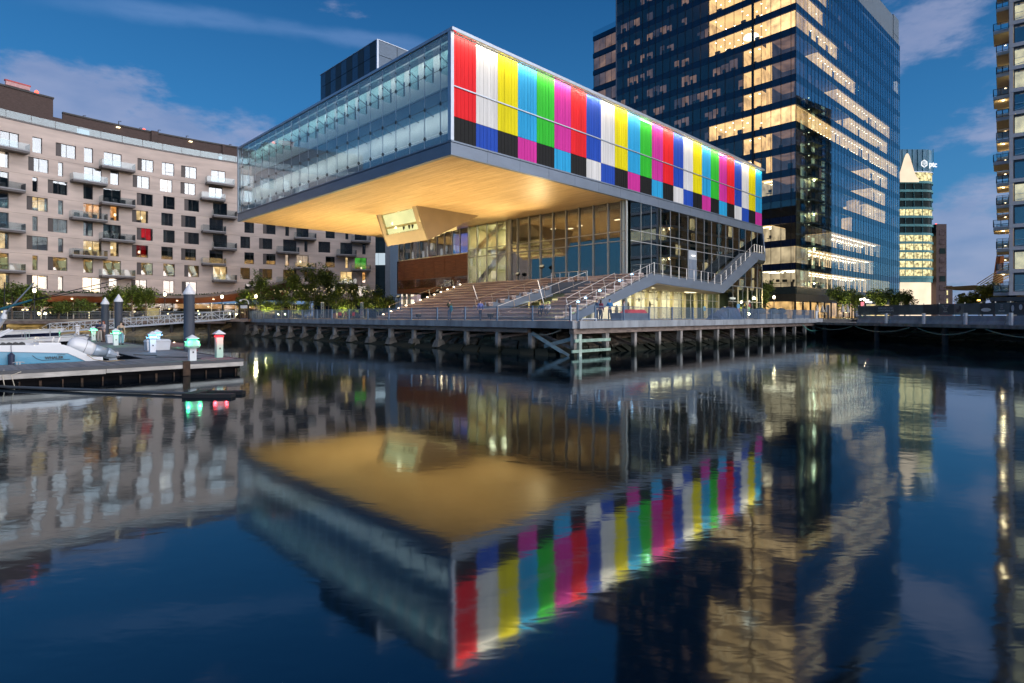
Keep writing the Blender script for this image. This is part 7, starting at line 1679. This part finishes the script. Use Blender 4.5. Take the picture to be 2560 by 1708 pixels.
# ================================================================== promenade and forecourt pieces
pl_ = thing('planter', 'grey box planter with a red cushion behind the fence by the lit shop', 'planter', MU.p(12, -9.3, DECK))
MB().box(MU, 9.9, 14.0, -9.9, -8.9, DECK, DECK + .62).build('box', pm('planter_grey', (.12, .16, .21), .6), pl_)
tag(MB().prism([MU.p(10.9, -9.8, DECK + .63), MU.p(14.0, -9.8, DECK + .63), MU.p(13.6, -9.8, DECK + .92), MU.p(11.6, -9.8, DECK + .92)], MU.p(0, .8) - MU.p(0, 0)).build('cushion', pm('red_cushion', (.75, .03, .03), .6)), 'bright red sloping cushion on the grey planter', 'cushion')
tp_ = MB(); n = 12; top = []
for i in range(n + 1):
    f = i / n; z = DECK + .35 + .85 * min(1, f * 1.6) + .12 * math.sin(i * 2.1); top.append((27.2 + f * 5.0, z))
for (a, za), (b, zb2) in zip(top, top[1:]):
    tp_.hexa([MU.p(a, -10.4, DECK), MU.p(b, -10.4, DECK), MU.p(b, -8.6, DECK), MU.p(a, -8.6, DECK), MU.p(a, -9.9, za), MU.p(b, -9.9, zb2), MU.p(b, -9.1, zb2 + .1), MU.p(a, -9.1, za + .1)])
tag(tp_.build('tarpaulin', pm('blue_tarp', (.015, .06, .16), .5, var=.3, scale=2, bump=.4)), 'dark blue tarpaulin over stacked furniture behind the fence', 'tarpaulin')
sg2 = thing('notice_stand', 'small notice stand with blue and pink sheets beside the tarpaulin', 'sign', MU.p(32.9, -9.6, DECK))
MB().bar(MU.p(32.9, -9.6, DECK), MU.p(32.9, -9.6, DECK + 1.6), .05).build('post', steel, sg2)
MB().box(MU, 32.55, 33.25, -9.66, -9.62, DECK + 1.25, DECK + 1.7).build('panel', pm('sign_blue', (.12, .35, .6), .6), sg2); MB().box(MU, 32.6, 33.2, -9.66, -9.62, DECK + .65, DECK + 1.2).build('panel', pm('sign_pink', (.6, .25, .25), .6), sg2)
for i, r in enumerate((40, 44.2, 46.8)):
    t = thing('round_planter', ('round blue shrub pot nearest the museum end', 'middle round blue shrub pot behind the glass screen', 'right hand round blue shrub pot behind the glass screen')[i], 'planter', MU.p(r, -9.2, DECK), 'round pots at the promenade end')
    MB().box(MU, r - .9, r + .9, -9.6, -8.8, DECK, DECK + .6).build('box', bpy.data.materials['planter_grey'], t)
    MB().lathe([(.3, .6), (.55, .8), (.6, 1.05), (.4, 1.3), (.1, 1.4)], MU.p(r, -9.2, DECK)[:2] + (DECK,) if False else tuple(MU.p(r, -9.2, DECK)), 12).build('shrub', pm('blue_shrub', (.03, .07, .09), .8, var=.4, scale=6) if i == 0 else bpy.data.materials['blue_shrub'], t, smooth=True)
umb_m = pm('umbrella_cloth', (.66, .62, .56), .7, var=.06)
for i, (u, y) in enumerate(((2043, 94), (2056, 96), (2067, 95), (2107, 92), (2119, 96))):
    q = UX(u, y); t = thing('umbrella', ('leftmost closed white umbrella before the tower restaurant', 'second closed white umbrella from the left', 'third closed white umbrella, beside the dark post', 'closed white umbrella left of the banner fence', 'closed white umbrella nearest the banner fence')[i], 'umbrella', q, 'closed umbrellas before the restaurant')
    MB().tube([q, q + Vector((0, 0, 1.2))], .04, 6).build('pole', dark_metal, t); MB().lathe([(.12, 1.0), (.34, 1.05), (.22, 1.6), (.05, 2.3)], q, 9).build('canopy', umb_m, t)
for i, u in enumerate((2040, 2052, 2062, 2100)):
    q = UX(u, 91); t = thing('table', ('small white table below the leftmost umbrella', 'small white table below the second umbrella', 'small white table left of the dark post', 'small white table left of the banner fence')[i], 'table', q, 'tables before the restaurant')
    MB().box(WD, q.x - .35, q.x + .35, q.y - .35, q.y + .35, q.z + .70, q.z + .74).build('top', umb_m, t)
    for a in (-1, 1):
        for b in (-1, 1): MB().bar(q + Vector((a * .28, b * .28, 0)), q + Vector((a * .28, b * .28, .7)), .05).build('leg', dark_metal, t)
tag(MB().box(Fr(38.4, 77.5, .9, .1, -.1, .9), 0, 2.2, 0, .9, 2.1, 2.95).build('concrete_block', concrete), 'grey concrete block between promenade end and banner fence', 'block')
tag(MB().box(WD, UX(2071, 80).x - .1, UX(2071, 80).x + .1, 79.9, 80.1, 2.2, 4.4).build('dark_post', dark_metal), 'dark teal post beside the closed umbrellas', 'post')
tag(MB().box(WD, UX(2041, 78).x - .14, UX(2041, 78).x + .14, 77.9, 78.1, 2.2, 3.5).build('white_post', white_p), 'white post at the end of the promenade railing', 'post')
sn = thing('restaurant_sign', 'small glowing white and red restaurant sign above the trees by the tower', 'sign', UX(2158, 99, 2.4))
wsg = em('sign_white_glow', (1, .97, .95), 3, light=False)
for a, b, z, h in ((2149, 2153, 747, 4), (2154.5, 2156, 746, 3), (2157.5, 2159, 746, 3), (2160.5, 2162, 746, 3), (2166, 2169, 749, 4), (2170, 2171.5, 749, 4)):
    p, q = UX(a, 99), UX(b, 99); z0 = 2.84 + (790 - z - h) / 1431 * 99; MB().box(WD, p.x, q.x, 98.9, 99, z0, z0 + h / 1431 * 99).build('lit_letter', wsg, sn)
for a, b, z, h in ((2164, 2168, 753, 4), (2169, 2171, 753, 4), (2172.5, 2175, 754, 3.5), (2176, 2179, 754, 3.5)):
    p, q = UX(a, 99), UX(b, 99); z0 = 2.84 + (790 - z - h) / 1431 * 99; MB().box(WD, p.x, q.x, 98.9, 99, z0, z0 + h / 1431 * 99).build('lit_letter', wsg, sn)
p, q = UX(2152, 99), UX(2160, 99); MB().box(WD, p.x, q.x, 98.9, 99, 4.35, 5.25).build('red_panel', em('sign_red_glow', (1, .25, .3), 1.0, light=False), sn)
MB().bar(UX(2160, 99.3), UX(2160, 99.3, 5.9), .08).build('post', dark_metal, sn)
